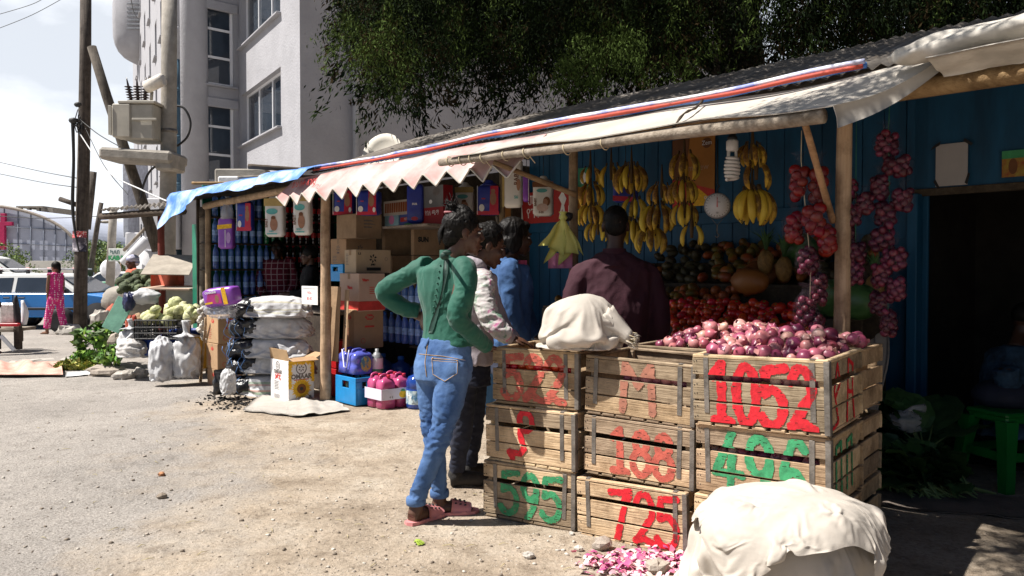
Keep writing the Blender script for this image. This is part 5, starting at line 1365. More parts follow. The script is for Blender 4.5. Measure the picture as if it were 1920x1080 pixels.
def hoodie_girl():
 L_ = gp(858, 915); L_.z = gz(L_.x, L_.y); Y0 = L_.y
 t = thing('person', 'girl in a grey hoodie with flowered sleeve leaning on the crate, looking right', 'person', L_)
 J = lambda px, py, dY=0: at(px, py, Y0+dY)
 f_ = V((.88, .47, 0)); r_ = V((.47, -.88, 0)); hf = V((.86, .22, -.34)); up = (.30, .05, .95)
 HC = J(915, 461, -.12); nb = J(893, 512, -.05)
 sR, eR, wR = J(900, 520, -.20), J(918, 590, -.30), J(956, 634, -.32); sL, eL, wL = J(902, 515, .16), J(935, 600, .2), J(965, 640, .1)
 b = MB(); add_head(b, SKIN1, HC, hf, up, 1.0, nb)
 for q in ((sR, eR, wR), (sL, eL, wL)): limb(b, q, [.038, .032, .022], SKIN1)
 loft(b, [(nb, .05, .05), (J(890, 540, -.02), .13, .08), (J(880, 680, 0), .11, .08)], r_, SKIN1)
 aR, aL = J(856, 892, .0), J(880, 880, .16)
 limb(b, [J(880, 700, -.05), J(872, 790, -.03), aR], [.06, .04, .033], SKIN1); limb(b, [J(885, 700, .1), J(885, 790, .14), aL], [.06, .04, .033], SKIN1)
 add_hand(b, SKIN1, wR, (.9, .15, -.18), (.15, -.2, .97), 1, .30, .95)
 add_hand(b, SKIN1, wL, (.9, .1, -.2), (.15, .1, .97), -1, .30, .95)
 shift(b, L_); fuse(b, 'body', .005, 3, SKIN1, t); head_extras(t, L_, HC, hf, up, 1.0, .45)
 b = MB()
 loft(b, [(J(893, 508, -.04), .075, .075), (J(893, 522, -.03), .165, .10), (J(890, 560, -.02), .175, .115), (J(884, 620, 0), .16, .115), (J(880, 680, 0), .17, .125)], r_, HOOD)
 limb(b, [sL, eL, wL], [.066, .058, .044], HOOD, 16)
 b.tube([J(868, 498, -.05), J(880, 492, -.16), J(897, 497, -.18), J(905, 505, -.1)], [.035, .04, .036, .028], HOOD, 12, sub=4); b.ell(J(876, 500, -.04), (.06, .06, .05), HOOD)
 shift(b, L_); fuse(b, 'hoodie', .008, 4, HOOD, t, folds(.012, (1, 1, .7), 11, .3, 11))
 b = MB(); limb(b, [J(893, 512, -.14), J(903, 530, -.21), J(907, 562, -.27), J(918, 594, -.31), J(938, 620, -.33), J(953, 631, -.32)], [.062, .070, .064, .060, .052, .044], FLOW, 18)
 shift(b, L_); fuse(b, 'flowered_sleeve', .0065, 3, FLOW, t, folds(.012, (.8, .8, 1.6), 14, .35, 13))
 q = MB(); q.tube([J(948, 628, -.325)-L_, J(962, 637, -.32)-L_], [.038, .030], HOOD, 14); q.build('cuff', t)
 b = MB(); loft(b, [(J(880, 670, 0), .15, .11), (J(880, 720, 0), .155, .115)], r_, DKJ)
 limb(b, [J(872, 700, -.04), J(868, 780, -.06), J(856, 884, 0)], [.09, .064, .046], DKJ, 16); limb(b, [J(888, 700, .1), J(888, 790, .14), J(880, 872, .16)], [.09, .064, .046], DKJ, 16)
 shift(b, L_); fuse(b, 'dark_jeans', .008, 4, DKJ, t, folds(.008, (1, 1, 1.8), 13, .3, 5))
 SH = mat('black_sneaker', (.02, .018, .017), .7, .3, 14, .3, 60)
 for (a_, d_) in ((aR, V((.95, .1, 0))), (aL, V((.9, .4, 0)))):
  g0 = V((a_.x-L_.x, a_.y-L_.y, 0)); q = MB(); q.tube([g0+V((0, 0, .10)), g0+V((0, 0, .05))-d_*.01, g0-d_*.02+V((0, 0, .045))], [.045, .05, .045], SH, 12); q.tube([g0-d_*.04+V((0, 0, .045)), g0+d_*.06+V((0, 0, .052)), g0+d_*.14+V((0, 0, .042)), g0+d_*.19+V((0, 0, .034))], [.044, .046, .044, .026], SH, 12, sub=4); fuse(q, 'sneaker', .008, 3, SH, t)
 M_ = frame(hf, up); P = lambda *c: HC-L_+M_ @ V(c)
 q = MB(); q.ell(P(0, -.024, .038), (.081, .098, .088), HAIR, 22, 16, M_); q.ell(P(0, -.070, -.025), (.066, .055, .060), HAIR, 16, 12, M_); q.ell(P(0, -.10, .02), (.045, .045, .05), HAIR, 14, 10, M_)
 for i in range(9):
  a = math.pi*(i/8); q.tube([P(.080*math.cos(a), .05*math.sin(a), .045+.068*math.sin(a)), P(.08*math.cos(a)*.8, -.03, .06+.074*math.sin(a)), P(0, -.11, .05)], [.008, .011, .010], HAIR, 8, sub=5)
 fuse(q, 'hair', .0055, 2, HAIR, t, folds(.004, (1, 1, 1), 55, .5, 3))
 return t
hoodie_girl()
# ------------------------------------------------------------------ woman in the denim jacket
DJK = mat('denim_jacket', (.018, .055, .15), .85, 0, 4, .35, 130, col2=(.05, .12, .27), dist=.0008)
def denim_woman():
 L_ = gp(945, 872); L_.z = 0; Y0 = L_.y
 t = thing('person', 'woman in a blue denim jacket with chin length black hair, facing the counter', 'person', L_)
 J = lambda px, py, dY=0: at(px, py, Y0+dY)
 f_ = V((.86, .5, 0)); r_ = V((.5, -.86, 0)); hf = V((.90, .38, -.12)); up = (.12, 0, 1)
 HC = J(967, 445, -.05); nb = J(955, 492, 0)
 b = MB(); add_head(b, SKIN2, HC, hf, up, 1.02, nb)
 loft(b, [(nb, .05, .05), (J(955, 530, 0), .13, .08), (J(952, 690, 0), .11, .08)], r_, SKIN2)
 sR, eR, wR = J(955, 512, -.17), J(962, 590, -.2), J(985, 640, -.12); sL, eL, wL = J(962, 512, .2), J(985, 590, .25), J(1005, 632, .2)
 for q in ((sR, eR, wR), (sL, eL, wL)): limb(b, q, [.038, .032, .022], SKIN2)
 add_hand(b, SKIN2, wR, (.8, .4, -.4), (.3, -.3, .9), 1, .3); add_hand(b, SKIN2, wL, (.9, .3, -.2), (.2, .1, .97), -1, .3)
 aR, aL = J(938, 860, 0), J(955, 850, .14)
 limb(b, [J(950, 700, -.06), J(946, 780, -.05), aR], [.06, .04, .033], SKIN2); limb(b, [J(958, 700, .1), J(960, 780, .12), aL], [.06, .04, .033], SKIN2)
 for a_ in (aR, aL): add_foot(b, SKIN2, V((a_.x, a_.y, .08)), f_)
 shift(b, L_); fuse(b, 'body', .006, 3, SKIN2, t); head_extras(t, L_, HC, hf, up, 1.02, .7)
 b = MB(); loft(b, [(J(955, 488, 0), .07, .07), (J(956, 503, 0), .17, .10), (J(957, 545, 0), .18, .125), (J(956, 600, 0), .165, .12), (J(955, 652, 0), .17, .125)], r_, DJK)
 limb(b, [J(958, 505, -.12), sR, eR, wR], [.062, .072, .062, .048], DJK, 16); limb(b, [sL, eL, wL], [.068, .06, .048], DJK, 16)
 shift(b, L_); fuse(b, 'denim_jacket', .008, 3, DJK, t, folds(.012, (1, 1, .8), 12, .3, 21))
 q = MB(); c = [J(935, 470, .0), J(942, 475, -.12), J(958, 492, -.16), J(975, 512, -.14)]; gr = [[p-L_ for p in c], [p-L_+V((-.018, -.03, -.05)) for p in c]]; q.sheet(gr, DJK, True, .006); q.build('collar', t)
 q = MB(); gr = [[J(972+5*u, 488+34*v_, -.12+.02*u)-L_ for u in (0, 1, 2, 3)] for v_ in (0, .5, 1)]; q.sheet(gr, mat('pink_top', (.55, .10, .22), .8), True, .004); q.build('pink_top', t)
 b = MB(); loft(b, [(J(955, 645, 0), .15, .11), (J(952, 700, 0), .155, .115)], r_, DKJ); limb(b, [J(950, 690, -.06), J(946, 780, -.05), J(938, 850, 0)], [.09, .064, .05], DKJ, 14); limb(b, [J(958, 690, .1), J(960, 780, .12), J(955, 842, .14)], [.09, .064, .05], DKJ, 14)
 shift(b, L_); fuse(b, 'dark_trousers', .010, 3, DKJ, t)
 M_ = frame(hf, up); P = lambda *c: HC-L_+M_ @ (V(c)*1.02)
 q = MB(); q.ell(P(0, -.026, .040), (.086, .102, .090), HAIR, 22, 16, M_); q.ell(P(0, -.070, -.045), (.078, .058, .080), HAIR, 16, 12, M_)
 for sx in (-1, 1): q.ell(P(sx*.072, -.03, -.035), (.020, .05, .075), HAIR, 14, 10, M_)
 q.ell(P(0, .045, .085), (.06, .04, .025), HAIR, 14, 10, M_)
 fuse(q, 'hair', .006, 3, HAIR, t, folds(.006, (1.3, 1.3, .3), 34, .5, 3))
 return t
denim_woman()
# ------------------------------------------------------------------ man in the maroon shirt, back to the camera
MAR = mat('maroon_shirt', (.042, .010, .018), .85, .15, 6, .3, 90, dist=.001)
def maroon_man():
 L_ = gp(1150, 890); Y0 = L_.y; L_.z = 0
 t = thing('person', 'broad man in a maroon shirt seen from behind at the fruit stall', 'person', L_)
 J = lambda px, py, dY=0: at(px, py, Y0+dY)
 f_ = V((.12, .99, 0)); r_ = V((.99, -.12, 0)); HC = J(1154, 424, .02); nb = J(1152, 478, 0)
 b = MB(); add_head(b, SKIN2, HC, f_, (0, .06, 1), 1.06, nb, 1.1)
 loft(b, [(nb, .06, .06), (J(1152, 520, 0), .17, .09), (J(1152, 690, 0), .14, .10)], r_, SKIN2)
 sR, eR, wR = J(1222, 508, 0), J(1236, 600, -.02), J(1222, 676, .12); sL, eL, wL = J(1084, 508, 0), J(1070, 600, -.02), J(1084, 676, .12)
 for q in ((sR, eR, wR), (sL, eL, wL)): limb(b, q, [.044, .038, .027], SKIN2)
 add_hand(b, SKIN2, wR, (0, .4, -.9), (1, 0, 0), 1, .5); add_hand(b, SKIN2, wL, (0, .4, -.9), (-1, 0, 0), -1, .5)
 for sx, dx in ((1, 28), (-1, -28)):
  a_ = J(1152+dx, 872, 0); limb(b, [J(1152+dx*.9, 690, 0), J(1152+dx, 780, .0), a_], [.07, .048, .038], SKIN2); add_foot(b, SKIN2, V((a_.x, a_.y, .08)), f_)
 shift(b, L_); fuse(b, 'body', .007, 3, SKIN2, t)
 b = MB(); loft(b, [(J(1152, 472, 0), .075, .07), (J(1152, 480, 0), .125, .09), (J(1152, 494, 0), .205, .105), (J(1152, 516, 0), .240, .125), (J(1152, 570, 0), .225, .14), (J(1152, 630, 0), .20, .14), (J(1152, 700, 0), .205, .145)], r_, MAR)
 limb(b, [J(1200, 512, 0), J(1219, 522, 0), eR, wR], [.070, .074, .068, .052], MAR, 16); limb(b, [J(1104, 512, 0), J(1087, 522, 0), eL, wL], [.070, .074, .068, .052], MAR, 16)
 b.tube([J(1152, 470, 0), J(1152, 505, -.02)], [.066, .12], MAR, 18)
 shift(b, L_); fuse(b, 'shirt', .009, 3, MAR, t, folds(.013, (1, 1, .6), 9, .3, 31))
 q = MB(); rings = []
 for i in range(5):
  u = i/4; c = J(1152, 478-12*u, 0)-L_; rings.append([c+(r_*math.cos(a)+f_*math.sin(a))*(.078-.006*u) for a in (6.2832*j/24 for j in range(24))])
 q.ring_loft(rings, MAR, True, False); q.build('collar', t)
 b = MB(); loft(b, [(J(1152, 690, 0), .17, .125), (J(1152, 730, 0), .18, .125)], r_, DKJ)
 for dx in (26, -26): limb(b, [J(1152+dx, 715, 0), J(1152+dx, 790, 0), J(1152+dx, 866, 0)], [.095, .072, .06], DKJ, 14)
 shift(b, L_); fuse(b, 'trousers', .012, 3, DKJ, t)
 M_ = frame(f_, (0, .06, 1)); P = lambda *c: HC-L_+M_ @ (V(c)*1.06)
 q = MB(); q.ell(P(0, -.018, .042), (.079, .096, .084), HAIR, 22, 16, M_); q.ell(P(0, -.060, -.005), (.068, .045, .06), HAIR, 16, 12, M_); fuse(q, 'short_hair', .007, 2, HAIR, t, folds(.003, (1, 1, 1), 80, .5, 3))
 return t
maroon_man()
# ------------------------------------------------------------------ smaller figures
def figure(label, px_head, py_head, py_base, Y, f, skin, top_m, bot_m, arms, hair='short', s=1.0, group=None, base_z=None, dress=False, stride=None, feet=True, extra=None, wr=6):
 """a standing person: head centre pixel, ground at py_base; arms = ((elbow, wrist) offsets in metres right/forward/up from each shoulder)"""
 HC = at(px_head, py_head, Y); gz_ = 0.0 if base_z is None else base_z; L_ = V((HC.x, HC.y, gz_)); t = thing('person', label, 'person', L_)
 f_ = V(f); f_.z = 0; f_.normalize(); r_ = V((f_.y, -f_.x, 0)); H = HC.z-gz_+.11*s; h = H/1.70
 Q = lambda a, b_, c: V((HC.x, HC.y, gz_))+r_*a*h+f_*b_*h+V((0, 0, c*h))
 b = MB(); nb = Q(0, -.02, 1.42); add_head(b, skin, HC, V(f), (0, 0, 1), h, nb)
 loft(b, [(nb, .055*h, .05*h), (Q(0, 0, 1.34), .15*h, .08*h), (Q(0, 0, .95), .12*h, .09*h)], r_, skin)
 T = MB(); w_ = .185 if not dress else .17
 loft(T, [(Q(0, -.01, 1.445), .07*h, .065*h), (Q(0, -.01, 1.41), w_*h, .095*h), (Q(0, 0, 1.28), w_*1.02*h, .125*h), (Q(0, 0, 1.08), .155*h, .11*h), (Q(0, 0, .93), .185*h, .135*h)]+([(Q(0, 0, .80), .19*h, .14*h)] if not dress else []), r_, top_m)
 for sx, (e, w2) in zip((1, -1), arms):
  sh = Q(sx*.175, -.01, 1.385); el = sh+r_*e[0]*h+f_*e[1]*h+V((0, 0, e[2]*h)); wt = sh+r_*w2[0]*h+f_*w2[1]*h+V((0, 0, w2[2]*h))
  limb(b, [sh, el, wt], [.040*h, .034*h, .025*h], skin); add_hand(b, skin, wt, (wt-el), r_*sx, sx, .5, h)
  if dress: limb(T, [Q(sx*.15, 0, 1.40), sh], [.05*h, .06*h], top_m)
  else: limb(T, [Q(sx*.12, 0, 1.39), sh, el, wt+(el-wt)*.12], [.06*h, .066*h, .056*h, .044*h], top_m)
 st_ = stride or ((.09, 0), (-.09, 0)); Bt = MB()
 loft(Bt, [(Q(0, 0, .98), .155*h, .12*h), (Q(0, 0, .86), .185*h, .14*h), (Q(0, 0, .80), .17*h, .13*h)], r_, bot_m)
 for sx, (fx, fy) in zip((1, -1), st_):
  a_ = Q(fx, fy, .08); k_ = Q((fx+sx*.09)/2, fy*.5+.03, .48)
  limb(b, [Q(sx*.085, 0, .88), k_, a_], [.07*h, .046*h, .036*h], skin)
  if feet: add_foot(b, skin, a_, f_, h)
  limb(Bt, [Q(sx*.085, 0, .86), k_, a_+V((0, 0, .07*h))], [.10*h, .078*h if dress else .068*h, .075*h if dress else .055*h], bot_m)
 shift(b, L_); fuse(b, 'body', .008, 3, skin, t)
 shift(T, L_); fuse(T, 'dress_top' if dress else 'shirt', .010, 3, top_m, t, folds(.010, (1, 1, .8), 11, .3, px_head))
 shift(Bt, L_); fuse(Bt, 'dress_legs' if dress else 'trousers', .010, 3, bot_m, t, folds(.010, (1, 1, .6), 11, .3, px_head))
 M_ = frame(V(f)); P = lambda *c: HC-L_+M_ @ (V(c)*h)
 q = MB()
 if hair in ('short', 'tail'):
  q.ell(P(0, -.020, .042), (.080, .097, .085), HAIR, 18, 12, M_)
  if hair == 'tail': q.ell(P(0, -.085, .01), (.055, .05, .06), HAIR, 14, 10, M_); q.tube([P(0, -.10, .0), P(0, -.13, -.06), P(0, -.12, -.14)], [.035, .03, .012], HAIR, 10, sub=4)
  fuse(q, 'hair', .008, 2, HAIR, t)
 elif hair == 'scarf':
  q.ell(P(0, -.03, .062), (.086, .098, .068), extra, 20, 14, M_); q.ell(P(0, -.08, .0), (.07, .05, .07), extra, 16, 12, M_); fuse(q, 'headscarf', .008, 2, extra, t, folds(.006, (1, 1, 1), 30, .5, 2))
 if hair != 'scarf': head_extras(t, L_, HC, V(f), (0, 0, 1), h)
 return t, L_, HC, h
PLAID = mat('plaid_shirt', (.14, .012, .03), .85, .1, 5, .2, 80)
def plaid():
 m = PLAID; nt = m.node_tree; N = nt.nodes; L = nt.links; p = N['Principled BSDF']; src = p.inputs['Base Color'].links[0].from_socket; tc = N.new('ShaderNodeTexCoord'); fac = None
 for d in ('X', 'Z'):
  wv = N.new('ShaderNodeTexWave'); wv.bands_direction = d; wv.inputs['Scale'].default_value = 4.2; wv.inputs['Distortion'].default_value = .6; L.new(tc.outputs['Object'], wv.inputs['Vector'])
  g_ = N.new('ShaderNodeMath'); g_.operation = 'GREATER_THAN'; g_.inputs[1].default_value = .955; L.new(wv.outputs['Fac'], g_.inputs[0])
  if fac is None: fac = g_.outputs[0]
  else:
   a = N.new('ShaderNodeMath'); a.operation = 'MAXIMUM'; L.new(fac, a.inputs[0]); L.new(g_.outputs[0], a.inputs[1]); fac = a.outputs[0]
 mx = N.new('ShaderNodeMix'); mx.data_type = 'RGBA'; mx.inputs[7].default_value = (.42, .30, .32, 1); L.new(fac, mx.inputs[0]); L.new(src, mx.inputs[6]); L.new(mx.outputs[2], p.inputs['Base Color'])
plaid()
BLKT = mat('black_tshirt', (.012, .012, .014), .85, .3, 8, .2, 80)
pd = rw(-6.95, 1.0)
t, L_, HC, h = figure('shopkeeper in a maroon plaid shirt and sunglasses behind the charcoal sacks', 519, 466, 0, rpw(519, 466, .95).y, (.2, -1, 0), SKIN2, PLAID, DKJ, (((.05, .02, -.28), (-.02, .22, -.42)), ((.05*-1, .02, -.28), (.02, .22, -.42))))
M_ = frame((.2, -1, 0)); P = lambda *c: HC-L_+M_ @ (V(c)*h)
b = MB()
for sx in (-1, 1): b.ell(P(sx*.031, .093, .006), (.029*h, .010*h, .021*h), BLACK, 14, 9, M_, power=.8); b.tube([P(sx*.06, .085, .012), P(sx*.079, -.005, .008)], .003*h, BLACK, 6)
b.tube([P(-.01, .098, .012), P(.01, .098, .012)], .003*h, BLACK, 6); b.build('sunglasses', t)
figure('young man in a black t-shirt in profile inside the left stall', 580, 480, 0, rpw(580, 480, .75).y, (-.95, -.25, -.05), SKIN1, BLKT, DKJ, (((.04, .08, -.27), (.0, .28, -.30)), ((-.04, .08, -.27), (.0, .28, -.30))))
PINKD = mat('pink_patterned_cloth', (.62, .05, .22), .8, .1, 8, .1, 60)
def dots():
 m = PINKD; nt = m.node_tree; N = nt.nodes; L = nt.links; p = N['Principled BSDF']; tc = N.new('ShaderNodeTexCoord'); v_ = N.new('ShaderNodeTexVoronoi'); v_.inputs['Scale'].default_value = 24; v_.inputs['Randomness'].default_value = .25
 L.new(tc.outputs['Object'], v_.inputs['Vector']); r = N.new('ShaderNodeValToRGB'); r.color_ramp.elements[0].position = .28; r.color_ramp.elements[1].position = .36; r.color_ramp.elements[0].color = (.80, .62, .66, 1); r.color_ramp.elements[1].color = (.60, .03, .20, 1)
 L.new(v_.outputs['Distance'], r.inputs[0]); L.new(r.outputs[0], p.inputs['Base Color'])
dots()
figure('woman in a pink patterned jumpsuit walking past the blue car', 104, 501, 627, gp(100, 627).y, (-.92, .35, -.02), SKIN3, PINKD, PINKD, (((.02, .0, -.27), (-.01, .04, -.50)), ((-.02, .03, -.27), (.0, .06, -.50))), 'tail', dress=True, stride=((.08, -.18), (-.08, .20)))
SCF = mat('striped_scarf', (.62, .60, .68), .8, 0, 1, .1, 40, col2=(.22, .25, .42), stretch=(1, 1, 14), contrast=(.45, .55)); ORG_ = mat('orange_red_wrap', (.52, .13, .08), .85, .15, 5, .3, 40)
figure('street vendor in a striped headscarf and orange wrap behind the dark cabbages', 247, 492, 0, 12.9, (-.75, -.65, -.15), SKIN1, ORG_, ORG_, (((.05, .02, -.28), (.0, .25, -.40)), ((-.05, .02, -.28), (.0, .25, -.40))), 'scarf', extra=SCF, base_z=at(247, 497, 12.9).z-1.32)
PURD = mat('purple_pink_wrap', (.36, .16, .34), .85, .15, 5, .3, 40)
figure('passer-by in a purple wrap cut off by the left picture edge', -24, 498, 655, 12.2, (.9, .2, 0), SKIN2, mat('crimson_shawl', (.45, .03, .12), .8, .1, 6), PURD, (((.05, .02, -.28), (.02, .10, -.45)), ((-.05, .02, -.28), (-.02, .10, -.45))), 'short', dress=False)
# seated person on the green stool in the doorway
def seated():
 Y0 = 4.95; J = lambda px, py, dY=0: at(px, py, Y0+dY); L_ = V((J(1880, 840).x, Y0, 0)); SHT = mat('dark_blue_print_shirt', (.02, .05, .09), .85, .5, 14, .2, 60)
 t = thing('person', 'person in a dark blue printed shirt seated in the doorway shade', 'person', L_)
 f_ = V((.80, .35, 0)).normalized(); r_ = V((f_.y, -f_.x, 0)); HC = J(1925, 604, .15); nb = J(1905, 655, .1)
 b = MB(); add_head(b, SKIN2, HC, (.8, .3, -.3), (.2, 0, 1), 1.0, nb); loft(b, [(nb, .055, .05), (J(1898, 690, .08), .14, .09), (J(1880, 800, 0), .13, .10)], r_, SKIN2)
 sR, eR, wR = J(1885, 690, -.08), J(1895, 765, -.05), J(1960, 775, .1); limb(b, [sR, eR, wR], [.04, .034, .024], SKIN2); add_hand(b, SKIN2, wR, (.9, .2, -.1), (0, 0, 1), 1, .5)
 sL, eL, wL = J(1915, 690, .25), J(1930, 770, .3), J(1975, 775, .3); limb(b, [sL, eL, wL], [.04, .034, .024], SKIN2); add_hand(b, SKIN2, wL, (.9, .2, -.1), (0, 0, 1), -1, .5)
 for dy in (-.1, .12):
  k_ = V((L_.x, Y0+dy, .50))+f_*.46; a_ = V((k_.x, k_.y, .08))-f_*.05; limb(b, [V((L_.x, Y0+dy*.8, .50)), k_, a_], [.065, .05, .036], SKIN2); add_foot(b, SKIN2, a_, f_)
 shift(b, L_); fuse(b, 'body', .008, 3, SKIN2, t)
 b = MB(); loft(b, [(J(1905, 650, .1), .07, .07), (J(1903, 668, .1), .18, .10), (J(1895, 720, .08), .19, .13), (J(1880, 815, 0), .19, .16)], r_, SHT); limb(b, [sR, eR], [.075, .062], SHT); limb(b, [sL, eL], [.075, .062], SHT)
 shift(b, L_); fuse(b, 'shirt', .010, 3, SHT, t, folds(.014, (1, 1, .8), 10, .3, 8))
 b = MB(); b.ell(V((L_.x, Y0, .52)), (.18, .18, .10), DKJ)
 for dy in (-.1, .12):
  k_ = V((L_.x, Y0+dy, .51))+f_*.46; limb(b, [V((L_.x, Y0+dy*.8, .51)), k_, V((k_.x, k_.y, .16))-f_*.05], [.095, .075, .06], DKJ)
 shift(b, L_); fuse(b, 'trousers', .012, 3, DKJ, t)
 M_ = frame((.8, .3, -.3), (.2, 0, 1)); q = MB(); q.ell(HC-L_+M_ @ V((0, -.02, .042)), (.08, .097, .085), HAIR, 18, 12, M_); fuse(q, 'hair', .009, 2, HAIR, t)
seated()
# ================================================================== bananas
BANY = mat('banana_skin', (.52, .34, .03), .55, 0, 9, .1, 30, col2=(.70, .50, .06), contrast=(.40, .55), rand=.12)
BANO = mat('overripe_banana_skin', (.16, .075, .015), .6, 0, 16, .15, 40, col2=(.58, .36, .04), contrast=(.42, .56), rand=.15)
BSTEM = mat('banana_stalk', (.10, .06, .025), .8)
def banana_mesh(m):
 b = MB(); pts, rr = [], []
 for i in range(11):
  u = i/10; pts.append(V((0, .012+.050*math.sin(math.pi*(u*.80+.08)), .012-.175*u))); rr.append(.0185*min(1, .35+3*u, .22+3.4*(1-u)))
 b.tube(pts, rr, m, 7); b.tube([pts[0]+V((0, -.004, .03)), pts[0]], [.006, .006], BSTEM, 6); b.ell(pts[-1], (.005, .005, .006), BLACK, 6, 4)
 return b.mesh('banana')
BM = [banana_mesh(BANY), banana_mesh(BANO)]
def bunch(px, py0, py1, v, n, old, lb, tiers=1):
 p = rpw(px, py0, v); q = rpw(px, py1, v); h = (p-q).z; sc = min(1.2, h/tiers/.185)
 t = thing('banana_bunch', lb, 'bananas', p, random.random()*6, 'banana bunches hanging in the fruit stall')
 b = MB(); b.tube([(0, 0, .16), (0, 0, 0), (0, 0, -h*.5)], [.004, .014, .010], BSTEM, 8); b.build('stalk', t)
 for k in range(tiers):
  for i in range(n):
   o = bpy.data.objects.new('banana', BM[1 if random.random() < old else 0]); COL.objects.link(o); o.parent = t
   a = 6.2832*i/n+k*.3; r_ = .028 if tiers == 1 or k else .03
   o.location = (r_*math.sin(-a), r_*math.cos(a), -k*h/tiers*.8-.005*random.random()); o.rotation_euler = (random.uniform(-.10, .14)+.10, random.uniform(-.14, .14), a); s_ = sc*random.uniform(.88, 1.06); o.scale = (s_*1.1, s_, s_)
 return t
BL = [(1107, 318, 352, .85, 5, .8, 'small overripe banana hand at the top of the string by the pole'), (1107, 350, 392, .85, 8, .5, 'spotted banana bunch under the small overripe hand by the pole'), (1109, 388, 428, .85, 8, .2, 'yellow banana bunch lowest on the string beside the pole'),
 (1146, 315, 360, .95, 5, .7, 'spotted bananas left of the blue and pink packet'), (1184, 315, 372, .95, 7, .9, 'dark overripe bananas hanging over the blue and pink packet'), (1189, 376, 416, .95, 6, .6, 'spotted bananas right above the shoulder of the maroon shirt'),
 (1190, 417, 464, .92, 8, .1, 'bright yellow bananas by the head of the maroon shirted man, on the right'), (1121, 421, 460, .92, 6, .1, 'bright yellow bananas by the head of the maroon shirted man, on the left'),
 (1241, 350, 392, .8, 7, .5, 'curled bananas at the top of the string left of the orange poster'), (1233, 390, 446, .8, 10, .6, 'large spotted banana bunch in the middle of the string left of the poster'), (1221, 431, 480, .8, 9, .4, 'banana bunch hanging lowest, beside the maroon shoulder'),
 (1283, 292, 342, .75, 6, .8, 'overripe bananas hanging before the top of the orange poster'), (1281, 342, 390, .75, 9, .5, 'thick banana bunch in front of the orange poster'), (1283, 387, 430, .75, 8, .4, 'banana bunch below the orange poster'), (1297, 426, 467, .75, 4, .4, 'few loose bananas swinging lowest under the orange poster'),
 (1411, 276, 322, .6, 8, .9, 'shrivelled dark bananas at the top right of the light bulb'), (1418, 312, 362, .6, 4, .95, 'dried banana stalk above the big yellow bunch'), (1410, 362, 446, .6, 15, .05, 'big ripe yellow banana bunch right of the weighing scale')]
for a in BL: bunch(*a)
# ================================================================== hanging scale, bulb, posters
sp = rpw(1345, 386, .5); t = thing('hanging_scale', 'round white dial scale hanging with an empty hook', 'scale', sp, ROWZ+.55)
b = MB(); b.lathe([(.02, -.03), (.078, -.03), (.082, -.02), (.082, .018), (.078, .024), (.02, .024)], mat('scale_shell', (.30, .30, .31), .45, .1, 9, 0, metal=.4), (0, 0, 0), 32, eul(math.pi/2, 0, 0)); b.build('case', t)
b = MB(); b.lathe([(.001, 0), (.074, 0), (.074, .002), (.001, .002)], mat('scale_dial', (.62, .61, .60), .4, .04, 9, 0), (0, -.026, 0), 32, eul(math.pi/2, 0, 0)); b.build('dial', t)
b = MB()
for i in range(24):
 a = 6.2832*i/24; d = V((math.sin(a), 0, math.cos(a))); u = V((math.cos(a), 0, -math.sin(a))); P = V((0, -.0292, 0)); b.add([P+d*.062-u*.0012, P+d*.072-u*.0012, P+d*.072+u*.0012, P+d*.062+u*.0012], [(0, 1, 2, 3)], BLKPR)
b.build('dial_pattern', t)
b = MB(); b.prism([(-.003, -.01), (.003, -.01), (.0008, .058), (-.0008, .058)], ((0, -.032, 0), (1, 0, 0), (0, 0, 1)), REDPR, .002); b.build('pointer', t)
for tx, z, s_ in (('5', .046, .018), ('KG', .022, .012), ('10', -.046, .016)): text_mesh(tx, s_, BLKPR, 'dial_lettering', t, (.0, -.0300, z) if tx != 'KG' else (.012, -.03, z), (1, 0, 0), (0, 0, 1))
b = MB(); b.tube([(0, 0, .082), (0, 0, .11), (.012, 0, .125), (0, 0, .14), (0, 0, .42)], [.006, .006, .005, .005, .003], BLACK, 6); b.build('hanger', t)
b = MB(); b.tube([(-.035, -.005, -.08), (0, 0, -.125), (.035, -.005, -.08)], .002, STRAP, 5); b.tube([(0, 0, -.12), (0, 0, -.17), (.012, 0, -.185), (.0, 0, -.2), (-.012, 0, -.19)], .003, STRAP, 6, sub=3); b.build('hook', t)
bp_ = rpw(1373, 262, .35); t = thing('spiral_bulb', 'large unlit white spiral light bulb hanging from the roof', 'light bulb', bp_, 0)
b = MB(); b.lathe([(.02, .10), (.022, .02), (.03, .015), (.03, .0)], BLACK, (0, 0, 0), 14); b.tube([(0, 0, .09), (0, 0, .3)], .004, WIRE, 6); b.build('socket', t)
BW = mat('bulb_white', (.72, .71, .69), .3, .03, 5, 0)
b = MB(); b.lathe([(.026, 0), (.036, -.01), (.036, -.06), (.03, -.07)], BW, (0, 0, 0), 16); b.build('ballast', t)
b = MB(); pts = [(-.022, 0, -.065), (-.022, 0, -.10)]
for i in range(100):
 u = i/99; a = math.pi+u*6.2832*6; r_ = .030+.010*math.sin(u*3.1); pts.append((r_*math.cos(a), r_*math.sin(a), -.11-.13*u))
b.tube(pts, .0105, BW, 8); b.tube([(.022, 0, -.065), (.024, 0, -.115)], .009, BW, 8); b.build('spiral_tube', t)
